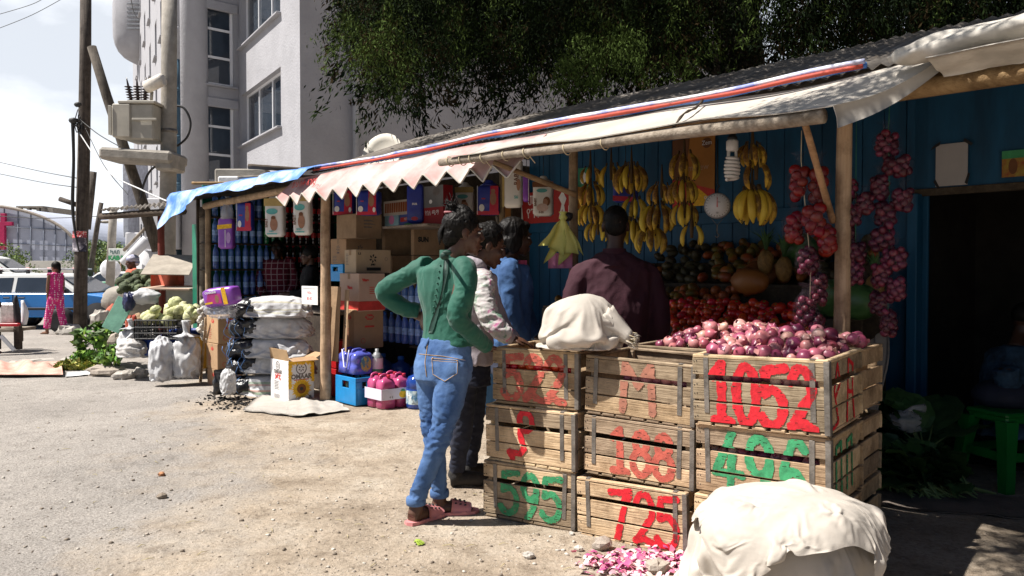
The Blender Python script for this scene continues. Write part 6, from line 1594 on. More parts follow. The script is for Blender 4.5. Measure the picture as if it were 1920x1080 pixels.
def panel(name, label, cat, px0, px1, py0, py1, v, m, prints=(), parent=None, thick=.006, rot=0.0):
 """flat poster on a street-facing wall; prints are in unit coordinates"""
 s0, z1 = rp(px0, py0, v); s1, z0 = rp(px1, py1, v); w_, h_ = s1-s0, abs(z1-z0); t = thing(name, label, cat, rw(s0, v, min(z0, z1)), ROWZ+rot)
 b = MB(); b.box((w_/2, 0, h_/2), (w_, thick, h_), m, None, .001); b.build('sheet', t)
 for i, q in enumerate(prints):
  y = -thick/2-.0008-.0006*i
  if q[0] == 't': text_mesh(q[4], q[3]*h_, q[5], 'printed_lettering', t, (w_*q[1], y, h_*q[2]), (1, 0, 0), (0, 0, 1), .0003, sx=q[6] if len(q) > 6 else 1)
  else: b = MB(); b.prism([(w_*x, h_*z) for x, z in q[1]], ((0, y, 0), (1, 0, 0), (0, 0, 1)), q[2], .0004); b.build('printed_shape', t)
 return t
elp = lambda cx, cz, rx, rz_, n=18: [(cx+rx*math.cos(6.2832*i/n), cz+rz_*math.sin(6.2832*i/n)) for i in range(n)]
ORP = mat('orange_poster', (.42, .17, .03), .6, .12, 4, 0); BRP = mat('brown_print', (.16, .06, .02), .6, .2, 8, 0); SKINP = mat('printed_skin', (.34, .17, .10), .6, .1, 20, 0)
panel('poster', 'orange and red drink poster on the blue wall behind the bananas', 'poster', 1262, 1340, 264, 384, 1.93, ORP, [('p', [(0, 0), (1, 0), (1, .22), (0, .42)], REDPR), ('p', [(.5, 0), (1, 0), (.98, .06), (.62, .26)], YELPR), ('p', elp(.82, .90, .11, .075), BRP), ('t', .82, .90, .09, 'Zem', WHTPR), ('t', .62, .56, .13, 'marew', mat('tan_print', (.45, .30, .18), .6)), ('p', [(0, .42), (.3, .36), (.42, 1), (0, 1)], BRP), ('t', .84, .12, .10, 'oo', WHTPR)])
panel('poster', 'green and orange leaf poster behind the leftmost bananas', 'poster', 1084, 1104, 316, 390, 1.93, mat('green_poster', (.03, .22, .12), .6), [('p', [(0, 0), (1, 0), (1, .45), (0, .55)], ORP), ('p', elp(.5, .75, .3, .15), WHTPR)])
panel('shop_banner', 'red festive banner with white letters along the back shelf', 'banner', 938, 1078, 367, 414, 1.88, mat('red_banner', (.42, .03, .025), .6, .15, 6, 0), [('t', .45, .72, .42, 'መ', WHTPR), ('t', .47, .30, .42, 'የገና', WHTPR), ('p', [(.80, .05), (.84, .55), (.80, .75), (.85, .95), (.90, .7), (.87, .5), (.90, .05), (.86, .05), (.85, .4)], WHTPR), ('p', elp(.96, .75, .035, .16), ORP), ('p', [(.925, .1), (.945, .1), (.945, .45), (.935, .55), (.925, .45)], WHTPR), ('p', elp(.12, .4, .08, .2), ORP), ('p', [(.22, .0), (.34, .0), (.31, .8), (.25, .8)], WHTPR)])
panel('paper_notice', 'blank grey paper taped to the dark wall over the doorway', 'notice', 1755, 1814, 272, 346, 1.93, mat('grey_paper', (.42, .40, .40), .8, .05, 5, 0), [('p', [(-.18, .88), (-.10, .96), (.16, 1.08), (.12, .98)], BLACK), ('p', [(.86, 1.02), (.9, 1.09), (1.16, .95), (1.1, .9)], BLACK), ('p', [(-.06, .12), (.0, .18), (.14, -.02), (.08, -.06)], BLACK), ('p', [(.92, .05), (1.0, .0), (1.08, .25), (1.02, .28)], BLACK)])
panel('picture', 'small framed colourful picture on the wall at the far right', 'picture', 1879, 1921, 284, 330, 1.93, mat('picture_print', (.30, .05, .02), .5, 0, 9, 0, col2=(.35, .28, .04), contrast=(.4, .6)), [('p', [(0, .7), (1, .7), (1, 1), (0, 1)], GRNPR), ('p', elp(.5, .4, .2, .3), BRP)])
# ================================================================== soft packs (nappies and the like)
def pack(label, px0, px1, py0, py1, v, face, prints=(), top=None, cord=True, depth=.11, turn=.35, handle=True, group='soft packets hanging in the stalls', name='nappy_pack', mat_side=None):
 s0, z1 = rp(px0, py0, v); s1, z0 = rp(px1, py1, v); c = (rw(s0, v)+rw(s1, v))/2; Y = c.y; w_ = (px1-px0)*Y/FPX/ max(.5, math.cos(0)); h_ = z1-z0; w_ *= 1.02
 t = thing(name, label, 'packet', V((c.x, c.y, z0)), -.22+turn*.3, group)
 hb = h_*(.84 if handle else 1.0)
 b = MB(); rings = []
 for i in range(15):
  u = i/14; f = min(1, .80+.5*math.sin(math.pi*min(1, u*1.0))**.5) if 0 < u < 1 else .72; ring = []
  for j in range(28):
   a = 6.2832*j/28; g_ = lambda q: math.copysign(abs(q)**.42, q); d = 1+.035*noise.noise(V((math.cos(a)*2, math.sin(a)*2, u*6+px0)))
   ring.append(V((g_(math.cos(a))*w_/2*f*d*.98, g_(math.sin(a))*depth/2*f*d, hb*u)))
  rings.append(ring)
 b.ring_loft(rings, face); b.build('packet_body', t)
 if handle:
  b = MB(); rings = []
  for i in range(7):
   u = i/6; f = .72*(1-u)+.16*u+.06*math.sin(u*9); rings.append([V((math.cos(a)*w_/2*f*(1+.15*math.sin(a*5+u*3)), math.sin(a)*depth/2*f, hb+(h_-hb)*u)) for a in (6.2832*j/22 for j in range(22))])
  b.ring_loft(rings, top or face); b.build('gathered_top', t)
 y0 = -depth/2*1.04
 for i, q in enumerate(prints):
  y = y0-.0012-.0006*i
  if q[0] == 't': text_mesh(q[4], q[3]*hb, q[5], 'printed_lettering', t, (w_*(q[1]-.5), y, hb*q[2]), (1, 0, 0), (0, 0, 1), .0003, bold=.001)
  elif q[0] == 'v': text_mesh(q[4], q[3]*hb, q[5], 'printed_lettering', t, (w_*(q[1]-.5), y, hb*q[2]), (0, 0, 1), (-1, 0, 0), .0003, bold=.001)
  else: b = MB(); b.prism([(w_*(x-.5), hb*z) for x, z in q[1]], ((0, y, 0), (1, 0, 0), (0, 0, 1)), q[2], .0006); b.build('printed_shape', t)
 if cord: b = MB(); b.tube([(0, 0, h_*.97), (0, 0, h_+.22)], .003, WIRE, 5); b.build('cord', t)
 return t
PWH = mat('white_pack_film', (.66, .63, .58), .35, .06, 4, .12, 16, spec=.5); PBL = mat('blue_pack_film', (.03, .05, .34), .3, .15, 5, .15, 16, spec=.5); PPU = mat('purple_pack_film', (.25, .07, .42), .3, .15, 5, .15, 16, spec=.5); PRD = mat('red_pack_film', (.50, .02, .05), .3, .15, 5, .1, 16)
PGO = mat('gold_band', (.42, .30, .10), .4, .15, 8, 0); TEAL = mat('teal_print', (.12, .42, .40), .6); HZP = mat('hazy_bag', (.55, .56, .60), .2, .1, 8, .4, 20, alpha=.42, spec=.7)
BABY = [('p', [(.0, .80), (1, .80), (1, 1), (0, 1)], PGO), ('p', elp(.42, .66, .30, .08), TEAL), ('p', elp(.52, .32, .20, .17), SKINP), ('p', elp(.50, .46, .13, .075), SKINP), ('p', elp(.50, .50, .12, .045), BRP), ('v', .13, .36, .10, 'BABY', BRP), ('t', .4, .14, .055, 'BABY', TEAL), ('p', [(.15, .06), (.7, .06), (.7, .09), (.15, .09)], TEAL)]
BLUEP = [('p', [(0, 0), (.98, 0), (.98, .12), (0, .14)], PRD), ('p', [(.56, .12), (.95, .12), (.95, .97), (.60, .97)], PRD), ('p', elp(.72, .55, .14, .22), SKINP), ('p', elp(.72, .8, .10, .07), SKINP), ('p', elp(.22, .24, .12, .12), WHTPR), ('t', .30, .55, .07, 'baby', REDPR), ('p', [(.02, .02), (.02, .98), (.045, .98), (.045, .02)], WHTPR)]
pack('white nappy packet with a baby print, second from the zigzag valance in the left stall', 499, 535, 362, 443, .02, PWH, BABY)
pack('tall white nappy packet with a baby print hanging next to the post', 552, 585, 350, 440, .02, PWH, BABY)
pack('blue and red nappy packet hanging in the left stall', 447, 476, 372, 432, .05, PBL, BLUEP)
pack('purple nappies in a clear knotted bag hanging by the left post', 411, 440, 410, 466, -.05, PPU, [('p', [(.02, .62), (.98, .66), (.98, .80), (.02, .76)], YELPR), ('p', [(.52, .05), (.56, .05), (.56, .6), (.52, .6)], WHTPR), ('p', elp(.75, .35, .15, .18), mat('lilac_print', (.5, .3, .6), .6))], HZP, handle=False)
b = MB(); c = rpw(426, 408, -.05); b.lathe([(.075, 0), (.07, .10), (.035, .19), (.012, .24), (.03, .27)], HZP, c-V((0, 0, .02)), 18); b.v = [tuple(V(p)-c) for p in b.v]; b.build('clear_bag', loc=c, label='knotted clear plastic bag holding the purple nappies', cat='bag')
pack('white nappy packet hanging above the green shirted woman', 855, 889, 344, 402, 1.5, PWH, BABY)
pack('blue and red nappy packet hanging right of the first white one at the counter', 896, 938, 340, 402, 1.5, PBL, BLUEP)
pack('large plain side of a white nappy packet hanging under the awning pole', 944, 980, 300, 388, .55, PWH, [('p', [(0, .0), (.10, .0), (.10, 1), (0, 1)], PGO), ('v', .72, .6, .13, 'BABY', BRP), ('p', elp(.82, .45, .10, .12), SKINP), ('t', .70, .2, .08, '56', TEAL)], handle=False)
pack('narrow purple nappy packet behind the large white one', 981, 993, 330, 378, 1.2, PPU, [('p', [(.88, 0), (.96, 0), (.96, 1), (.88, 1)], WHTPR)], handle=False)
pack('white packet with a mother and child print left of the pole', 1000, 1038, 332, 404, 1.2, PWH, [('p', [(0, .84), (1, .84), (1, 1), (0, 1)], BRP), ('p', elp(.45, .74, .26, .06), TEAL), ('p', elp(.68, .42, .17, .14), BRP), ('p', elp(.62, .40, .12, .10), SKINP), ('p', elp(.48, .24, .28, .12), mat('pale_print', (.56, .40, .34), .6)), ('v', .14, .40, .10, 'BABY', BRP), ('t', .42, .10, .08, '0-3S', BRP)])
pack('blue and pink packet hanging between the banana bunches', 1150, 1196, 316, 378, 1.4, PBL, [('p', [(0, .05), (.9, .0), (.9, .16), (0, .22)], PRD), ('p', [(0, .5), (.4, .5), (.4, .62), (0, .62)], mat('pink_print', (.6, .2, .4), .6)), ('p', elp(.65, .55, .2, .3), BRP)])
for i, (a, c_) in enumerate(((629, 669), (673, 714))): pack(['blue and red nappy packet at the left on the shelf above the cartons', 'blue and red nappy packet at the right on the shelf above the cartons'][i], a, c_, 360, 402, .62, PBL, BLUEP+[('p', elp(.86, .2, .07, .1), WHTPR)], None, False, .16, 0, False, 'packets on the shelf over the cartons')
CHO = mat('sausage_box', (.55, .48, .40), .6, .1, 6, 0)
panel('display_box', 'pale box printed with a row of brown sausages on the back shelf', 'box', 728, 776, 379, 402, 1.0, CHO, [('p', [(.05+.09*i, .2), (.12+.09*i, .2), (.13+.09*i, .85), (.06+.09*i, .85)], mat('sausage_print', (.30, .08, .02), .6)) for i in range(10)], thick=.12)
panel('display_box', 'light blue box with a pink figure under the sausage box', 'box', 730, 756, 402, 424, 1.0, mat('light_blue_box', (.25, .42, .50), .6), [('p', elp(.5, .5, .2, .35), mat('pink_print', (.6, .2, .4), .6))], thick=.12)
panel('display_box', 'small red and white box with pale lettering beside the light blue box', 'box', 758, 790, 403, 424, 1.0, mat('blue_white_box', (.08, .12, .36), .6), [('p', [(.05, .4), (.95, .45), (.95, .8), (.05, .75)], REDPR), ('t', .5, .6, .3, 'METMATS', WHTPR, .8), ('p', elp(.5, .15, .25, .12), GRNPR)], thick=.12)
pack('glossy blue sachet pack hanging beside the grey and red box', 764, 796, 348, 418, .95, PBL, [('t', .5, .5, .10, 'sua', WHTPR), ('p', elp(.5, .12, .2, .05), PRD)], handle=False)
panel('display_box', 'grey and red box with white lettering at the end of the shelf', 'box', 798, 840, 352, 425, 1.05, mat('dark_red_box', (.30, .015, .02), .6, .15, 5, 0), [('p', [(0, .48), (1, .48), (1, 1), (0, 1)], mat('grey_box_print', (.16, .16, .16), .6)), ('t', .5, .34, .16, 'የበለ ጫማ', WHTPR, .9), ('p', elp(.45, .62, .07, .05), WHTPR), ('p', elp(.7, .85, .15, .1), GREYPR)], thick=.12)
# purple pack lying on plastic wrap
c = at(417, 556, 8.05); t = thing('nappy_pack', 'purple and yellow nappy pack lying tilted on clear plastic wrap', 'packet', (c.x, c.y, c.z), -.1, rot=(0, -.14, -.12))
b = MB(); b.ell((0, 0, 0), (.175, .10, .095), PPU, 30, 18, None, .06, 3, 2, .42); b.build('packet_body', t)
YF = lambda pts, m, nm, k: (lambda bb: (bb.prism(pts, ((0, -.1005-.001*k, 0), (1, 0, 0), (0, 0, 1)), m, .002), bb.build(nm, t)))(MB())
YF([(.055, -.085), (.10, -.085), (.085, .085), (.04, .085)], YELPR, 'yellow_band', 1); YF([(-.13, -.06), (.04, -.07), (.03, .03), (-.10, .045)], mat('magenta_print', (.45, .04, .22), .5), 'printed_shape', 1.2); YF([(-.14, -.065), (-.06, -.06), (-.06, -.042), (-.14, -.045)], YELPR, 'printed_shape', 2); YF(elp(-.01, -.02, .02, .04), SKINP, 'printed_shape', 2)
text_mesh('cuddle', .045, WHTPR, 'printed_lettering', t, (-.07, -.104, .055), (1, 0, 0), (0, 0, 1), .0004, bold=.001)
c = at(414, 581, 8.1); b = MB(); b.ell((0, 0, 0), (.165, .13, .085), HZP, 36, 22, None, .35, 4, 3); b.build('plastic_wrap', loc=c, label='crumpled clear plastic wrap on the tan cartons', cat='plastic')
panel('price_card', 'small white price card with pink handwriting beside the post', 'sign', 566, 596, 536, 572, -.02, PAPERW, [('t', .5, .62, .22, 'የጤፍ', REDP), ('t', .5, .32, .22, '85 ብር', REDP), ('p', [(.1, .85), (.9, .85), (.9, .87), (.1, .87)], GREYPR)])
# yellow carrier bags hung on the pole
YB = mat('pale_yellow_plastic', (.60, .56, .14), .5, .10, 6, .3, 16); PKB = mat('pink_plastic', (.60, .20, .32), .5, .1, 6, .3, 16)
c = rpw(1056, 420, -.12); t = thing('carrier_bags', 'bundle of pale yellow carrier bags with pink ones beneath, tied to the pole', 'bags', c, -.1)
for i in range(7):
 b = MB(); x0 = -.085+.026*i; gr = []; ll = .17+.10*((i*37) % 10)/10; tl = .05*math.sin(i*1.9)
 for k in range(9):
  u = k/8; wd = .010+.042*u**.6; gr.append([V((x0*u*1.25+wd*q_+.006*math.sin(q_*3+k), -.01*i*0+.02*math.sin(i*2.2)+.012*math.sin(q_*2.4+i), (.03-ll*u-.004*abs(q_)*u+tl*q_*u))) for q_ in (-1, -.5, 0, .5, 1)])
 b.sheet(gr, YB, True, .002); b.build('yellow_bag', t)
for i in range(3):
 b = MB(); gr = []
 for k in range(6): u = k/5; gr.append([V((-.07+.05*i+.03*q_, .03+.01*math.sin(q_*3), -.19-.10*u)) for q_ in (-1, 0, 1)])
 b.sheet(gr, PKB, True, .002); b.build('pink_bag', t)
b = MB(); b.lathe([(.012, 0), (.03, .02), (.015, .045), (.03, .06)], YB, (0, 0, .02), 12); b.build('tied_neck', t)
b = MB(); b.ell((.03, .03, .05), (.035, .03, .03), BLACK, 10, 7, None, .3, 4); b.build('black_knot', t)
# ================================================================== bagged produce hanging by the corner post
BAGP = mat('clear_bag_film', (.09, .06, .08), .08, .15, 12, 1.0, 34, alpha=.10, spec=1.0)
SHAL = mat('shallot', (.04, .003, .010), .35, 0, 7, .1, 40, col2=(.16, .02, .045), rand=.25, contrast=(.4, .62));
def ball_mesh(nm, m, r): b = MB(); b.ell((0, 0, 0), (r, r, r*1.05), m, 12, 8, None, .06, 2, 1); return b.mesh(nm)
SHM = ball_mesh('shallot', SHAL, .019); BT = ball_mesh('tomato', mat('bag_tomato', (.17, .005, .003), .25, .25, 3, 0, rand=.2), .030)
def bag(px, py, w, h, v, kind, lb, n):
 c = rpw(px, py, v); k = c.y/FPX; W_, H_ = w*k*1.15, h*k*1.18; t = thing('produce_bag', lb, 'bag', c, random.random()*6, 'clear bags of produce hanging on strings')
 b = MB(); rings = []
 for i in range(12):
  u = i/11; f = (.95 if u < .55 else .95-.78*((u-.55)/.33 if u < .88 else 1)+(.5*(u-.88)/.12 if u > .88 else 0))*(.55+.45*min(1, u*5))
  rings.append([V((math.cos(a)*W_/2*f*(1+.16*noise.noise(V((math.cos(a)*2+px, math.sin(a)*2, u*5)))), math.sin(a)*W_/2*.8*f*(1+.16*noise.noise(V((math.cos(a)*2, math.sin(a)*2+py, u*5)))), H_*(u-.5))) for a in (6.2832*j/20 for j in range(20))])
 b.ring_loft(rings, BAGP, True, False); b.build('clear_film', t)
 rr = random.Random(px*7+py); me = SHM if kind == 'o' else BT; r0 = .017 if kind == 'o' else .028
 for i in range(n):
  o = bpy.data.objects.new('shallot' if kind == 'o' else 'tomato', me); COL.objects.link(o); o.parent = t; a = i*2.4; u = (i+.5)/n
  rad = max(0, W_*.40-r0)*math.sqrt(rr.random()*.5+.5); o.location = (math.cos(a)*rad, math.sin(a)*rad*.8, H_*(-.45+.62*u)); o.rotation_euler = (rr.random()*3, rr.random()*3, 0); s_ = rr.uniform(.85, 1.15); o.scale = (s_, s_, s_*1.1)
 return t
def strg(lb, pts, v, m):
 b = MB(); P = [rpw(x, y, v) for x, y in pts]; c = P[0]; b.tube([p-c for p in P], .0022, m, 5); b.build('hanging_string', loc=c, label=lb, cat='string')
strg('green string holding the long chain of onion bags right of the post', [(1669, 175), (1666, 240), (1668, 400), (1665, 590)], .10, GRNCORD)
strg('green string holding the short chain of onion bags beside the post', [(1606, 190), (1605, 320), (1604, 480)], .05, GRNCORD)
strg('thin cord holding the tomato bags left of the post', [(1503, 245), (1502, 300), (1520, 500), (1518, 590)], -.14, CORD)
A_ = [(1662, 262, 58, 56), (1682, 304, 64, 44), (1649, 343, 44, 54), (1693, 366, 44, 50), (1660, 392, 52, 58), (1655, 440, 58, 52), (1676, 478, 54, 52), (1652, 508, 42, 50), (1680, 534, 40, 54), (1647, 560, 42, 52), (1667, 596, 38, 62)]
AL = ['topmost onion bag of the long chain right of the post', 'onion bag with a pointed corner second from the top of the long chain', 'onion bag on the left third down the long chain', 'onion bag sticking out right in the upper long chain', 'rounded onion bag fifth down the long chain', 'wide onion bag in the middle of the long chain', 'onion bag just below the middle of the long chain', 'small onion bag on the left in the lower long chain', 'onion bag on the right in the lower long chain', 'small onion bag second from the bottom of the long chain', 'narrow onion bag at the very bottom of the long chain']
for (x, y, w_, h_), lb in zip(A_, AL): bag(x, y, w_, h_, .10, 'o', lb, 18)
B_ = [(1593, 346, 38, 52), (1622, 374, 42, 46), (1599, 396, 42, 50), (1589, 436, 36, 44), (1606, 466, 40, 46), (1604, 502, 38, 56)]
BLb = ['top onion bag of the short chain by the post', 'onion bag jutting right in the short chain', 'speckled onion bag in the middle of the short chain', 'onion bag close against the post in the short chain', 'onion bag second from the bottom of the short chain', 'twisted onion bag at the bottom of the short chain']
for (x, y, w_, h_), lb in zip(B_, BLb): bag(x, y, w_, h_, .05, 'o', lb, 15)
C_ = [(1498, 330, 44, 74, 't'), (1534, 336, 44, 84, 't'), (1526, 402, 54, 66, 't'), (1489, 418, 42, 64, 't'), (1552, 440, 42, 62, 't'), (1514, 478, 46, 64, 'o'), (1536, 530, 42, 76, 'o'), (1511, 575, 44, 76, 'o'), (1532, 604, 40, 46, 'o')]
CLb = ['left tomato bag at the top of the chain before the post', 'right tomato bag at the top of the chain before the post', 'full tomato bag in the middle of the chain before the post', 'tomato bag hanging out left in the chain before the post', 'tomato bag pressed against the post', 'long dark onion bag below the tomato bags', 'loose onion bag beside the post under the tomato bags', 'long onion bag almost touching the onion heap', 'small onion bag lowest beside the post']
for (x, y, w_, h_, k), lb in zip(C_, CLb): bag(x, y, w_, h_, -.14 if x < 1530 else -.10, k, lb, 9 if k == 't' else 17)
# ================================================================== fruit display
b = MB(); sA, sB = -3.0, -.45
for k, (v_, z) in enumerate(((.66, .80), (1.05, 1.0), (1.45, 1.2), (1.80, 1.36))):
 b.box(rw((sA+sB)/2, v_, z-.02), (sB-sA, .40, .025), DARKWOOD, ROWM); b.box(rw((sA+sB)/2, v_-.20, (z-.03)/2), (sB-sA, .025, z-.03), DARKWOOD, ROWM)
c = rw(-1.7, 1.0); b.v = [tuple(V(p)-c) for p in b.v]; b.build('display_steps', loc=c, label='dark stepped wooden stand under the tomatoes and fruit', cat='stand')
rs = random.Random(23)
for r_ in range(8):
 for i in range(19):
  px = 1262+13.2*i+6*(r_ % 2); v_ = .52+.058*r_; s_, _ = rp(px, 600, v_)
  if s_ > -.5: continue
  tomato(rw(s_+rs.uniform(-.02, .02), v_+rs.uniform(-.025, .025), .83+.032*r_+rs.uniform(-.012, .024)), 'tomato in the shaded sloping pile behind the onions', 'tomatoes in the sloping pile', 1.05)
for i in range(7): tomato(rw(rp(1468+9*i, 610, .5)[0], .5+.02*(i % 2), .90+.02*(i % 3)), 'tomato in the shaded sloping pile behind the onions', 'tomatoes in the sloping pile', 1.05)
MGO = mat('mango', (.10, .10, .015), .4, 0, 3, .05, 20, col2=(.32, .07, .015), rand=.2, contrast=(.4, .6)); ORNG = mat('orange_fruit', (.26, .065, .012), .45, .1, 6, .3, 90, rand=.15); AVO = mat('avocado', (.05, .040, .015), .5, .3, 12, .3, 60, rand=.2); PAP = mat('papaya', (.16, .045, .012), .5, 0, 3, .1, 14, col2=(.26, .10, .02)); MEL = mat('watermelon', (.02, .06, .02), .4, 0, 4, .05, 10, col2=(.06, .14, .04), stretch=(3, 3, .4))
def fmesh(nm, m, r, nzv=.05): b = MB(); b.ell((0, 0, 0), r, m, 16, 11, None, nzv, 1.7, 2); b.tube([(0, 0, r[2]*.95), (0, 0, r[2]*1.15)], [.004, .003], BSTEM, 5); return b.mesh(nm)
FM = {'mango': (fmesh('mango', MGO, (.040, .034, .055)), 'mango'), 'orange': (fmesh('orange', ORNG, (.038, .038, .037), .02), 'orange'), 'avocado': (fmesh('avocado', AVO, (.036, .036, .052)), 'avocado'), 'papaya': (fmesh('papaya', PAP, (.06, .06, .10)), 'papaya'), 'watermelon': (fmesh('watermelon', MEL, (.11, .10, .14), .02), 'watermelon')}
def fruit(k, p, lb, g, sc=1):
 o = bpy.data.objects.new(k, FM[k][0]); COL.objects.link(o); o.location = p; o.rotation_euler = (rs.uniform(-1.5, 1.5), rs.uniform(-1.5, 1.5), rs.random()*6); s_ = sc*rs.uniform(.88, 1.12); o.scale = (s_,)*3; tag(o, lb, k, g)
for tier, (v0, z0, rows_) in enumerate(((.95, 1.03, 4), (1.35, 1.23, 4), (1.70, 1.39, 4))):
 for r_ in range(rows_):
  for i in range(20):
   s_ = sA+.1+(.085+.03*(tier > 0))*i+.04*(r_ % 2)+(.25*tier)
   if s_ > sB-.1: break
   k = ('mango' if (i//4+tier) % 3 == 0 else 'orange' if (i//4+tier) % 3 == 1 else 'avocado')
   if tier == 1 and 9 < i < 15: k = 'papaya' if i % 2 else 'mango'
   fruit(k, rw(s_+rs.uniform(-.035, .035), v0+.07*r_+rs.uniform(-.02, .02), z0+.035*r_+rs.uniform(-.02, .03)), '%s in the dim %s tier of the fruit pile' % (k, ('lower', 'middle', 'upper')[tier]), '%s fruits in the %s tier' % (k, ('lower', 'middle', 'upper')[tier]))
p = rpw(1405, 528, .90); fruit('papaya', p, 'large orange papaya above the tomatoes', None, 1.5)
fruit('watermelon', rpw(1500, 470, 1.2), 'dark green watermelon at the top right of the fruit pile', None); fruit('watermelon', rpw(1610, 566, .8), 'dark striped watermelon behind the corner post', None); fruit('watermelon', rpw(1560, 560, .9), 'watermelon half hidden by the corner post', None)
PIN = mat('pineapple_skin', (.20, .11, .03), .7, .3, 20, .6, 40); LFG = mat('pineapple_leaf', (.04, .10, .03), .6, .3, 12)
for i, (px, py) in enumerate(((1436, 492), (1470, 505), (1640, 540))):
 t = thing('pineapple', ['pineapple with spiky leaves at the middle of the dim fruit pile', 'pineapple lying right of the papaya in the dim fruit pile', 'pineapple with pale leaf tips behind the short onion chain'][i], 'pineapple', rpw(px, py, 1.0), i)
 b = MB(); b.ell((0, 0, 0), (.055, .055, .085), PIN, 18, 12, None, .1, 9, 1); b.build('fruit_body', t)
 b = MB()
 for j in range(22):
  a = j*2.4; d = V((math.cos(a), math.sin(a), 0)); u = V((-d.y, d.x, 0)); l_ = .12+.05*((j*7) % 5)/5; q0 = V((0, 0, .075)); b.sheet([[q0+u*.009, q0-u*.009], [q0+d*.03+V((0, 0, l_*.6))+u*.008, q0+d*.03+V((0, 0, l_*.6))-u*.008], [q0+d*(.05+.05*(j % 3))+V((0, 0, l_))+u*.001, q0+d*(.05+.05*(j % 3))+V((0, 0, l_))-u*.001]], LFG)
 b.build('leaf_crown', t)
# ================================================================== right corner: cloth, greens, stool
b = MB(); gr = []
c1, c2 = rpw(1606, 655, .42), rpw(1668, 612, .62)
for i in range(24):
 u = i/23; row = []
 for j in range(14):
  w_ = j/13; p = c1.lerp(c2, u)+VD*(.02*math.sin(u*17+w_*2))+SD*(.03*math.sin(w_*5)*(u-.3)-.04*w_*u); p.z -= (.74-.22*u)*w_; row.append(p)
 gr.append(row)
c = gr[0][0]; b.sheet([[p-c for p in r_] for r_ in gr], mat('grey_sack_cloth', (.17, .165, .165), .9, .12, 6, .3, 80), True, .004); b.build('hanging_cloth', loc=c, label='grey sack cloth draped down the side of the fruit stand', cat='cloth')
LEAFG = [mat('collard_leaf_%d' % i, c_, .5, .25, 9, .3, 18) for i, c_ in enumerate([(.030, .085, .022), (.020, .060, .018), (.05, .115, .035)])]; STG = mat('leaf_stalk', (.20, .27, .10), .6)
def greens(px, py, n, sc, lb, yaw, seed):
 p = gp(px, py); rr = random.Random(seed); t = thing('greens_bunch', lb, 'leafy greens', (p.x, p.y, .0), yaw, 'bunches of collard greens on the ground')
 b = MB(); q = MB()
 for i in range(n):
  base = V((rr.gauss(0, .03), rr.gauss(0, .03), .02+.05*rr.random())); a = rr.gauss(0, .55); el = rr.uniform(.15, 1.1); d = V((math.cos(a)*math.cos(el), math.sin(a)*math.cos(el), math.sin(el))); s_ = d.cross(V((0, 0, 1))).normalized(); up = s_.cross(d); L_ = sc*rr.uniform(.22, .36); wd = L_*rr.uniform(.24, .34)
  q.tube([base-d*.16, base, base+d*L_*.35], [.005, .006, .004], STG, 5)
  gr = []
  for k in range(8):
   u = k/7; w_ = wd*math.sin(math.pi*(.06+.92*u))**.7; c_ = base+d*L_*(.25+.8*u)-V((0, 0, .20*L_*u*u)); gr.append([c_+s_*w_*x+up*(.25*w_*abs(x)+.018*math.sin(k*2.1+x*4+i)) for x in (-1, -.5, 0, .5, 1)])
  b.sheet(gr, LEAFG[i % 3])
 b.build('leaves', t); q.build('stalks', t)
for i, a in enumerate([(1690, 925, 34, 1.1, 'collard greens bunch nearest the crates', 1.6), (1745, 935, 36, 1.15, 'collard greens bunch in the middle front of the pile', 2.2), (1800, 930, 30, 1.0, 'collard greens bunch with cut stalks pointing right', 2.9), (1700, 885, 34, 1.2, 'collard greens bunch at the back left of the pile', 1.2), (1760, 890, 34, 1.2, 'collard greens bunch at the back right of the pile', 2.0), (1725, 905, 30, 1.5, 'collard greens bunch heaped on top of the pile', 1.8)]):
 greens(*a, i+40)
 if i == 5: bpy.data.objects['greens_bunch.005'].location.z = .16
p = gp(1745, 945); b = MB(); gr = []
for i in range(26):
 row = []
 for j in range(12):
  x = -.55+1.15*i/25; y = -.22+.5*j/11; row.append(V((x+.03*nz((x, y, 0), 6), y+.04*nz((x, y, 5), 6), .012+.035*abs(nz((x, y, 2), 7)))))
 gr.append(row)
b.sheet(gr, mat('brown_sacking', (.16, .13, .11), .95, .2, 7, .4, 60), True, .004); b.build('ground_sack', loc=(p.x, p.y, 0), rotz=-.35, label='dirty brown sacking spread under the collard greens', cat='sacking')
p = rpw(1696, 772, 1.2); b = MB(); b.ell((0, 0, 0), (.10, .09, .07), HZP, 30, 18, None, .4, 3, 5); b.tube([(0, 0, .05), (.05, 0, .09), (.12, 0, .085)], [.02, .012, .03], HZP, 8); b.build('plastic_bag', loc=(p.x, p.y, .36), label='crumpled clear plastic bag on top of the greens by the door frame', cat='bag')
STO = mat('green_plastic', (.008, .15, .025), .35, .08, 5, .03, 20)
p = gp(1885, 907); t = thing('plastic_stool', 'green plastic stool in the dark doorway', 'stool', (p.x, p.y, 0), .25)
b = MB(); b.box((0, 0, .44), (.31, .31, .03), STO, None, .012); b.box((0, 0, .415), (.29, .29, .05), STO, None, .012); b.build('seat', t)
for sx in (-1, 1):
 for sy in (-1, 1):
  b = MB(); rings = []
  for z, o_, w_ in ((.0, .185, .030), (.2, .16, .034), (.41, .135, .042)): rings.append([V((sx*o_+x*w_, sy*o_+y*w_, z)) for x, y in ((-1, -1), (1, -1), (1, 1), (-1, 1))])
  b.ring_loft(rings, STO, False); b.build('leg', t)
for (c_, sz) in (((0, -.165, .2), (.28, .02, .055)), ((0, .165, .2), (.28, .02, .055)), ((-.165, 0, .2), (.02, .28, .055)), ((.165, 0, .2), (.02, .28, .055))):
 b = MB(); b.box(c_, sz, STO, None, .006); b.build('rail', t)
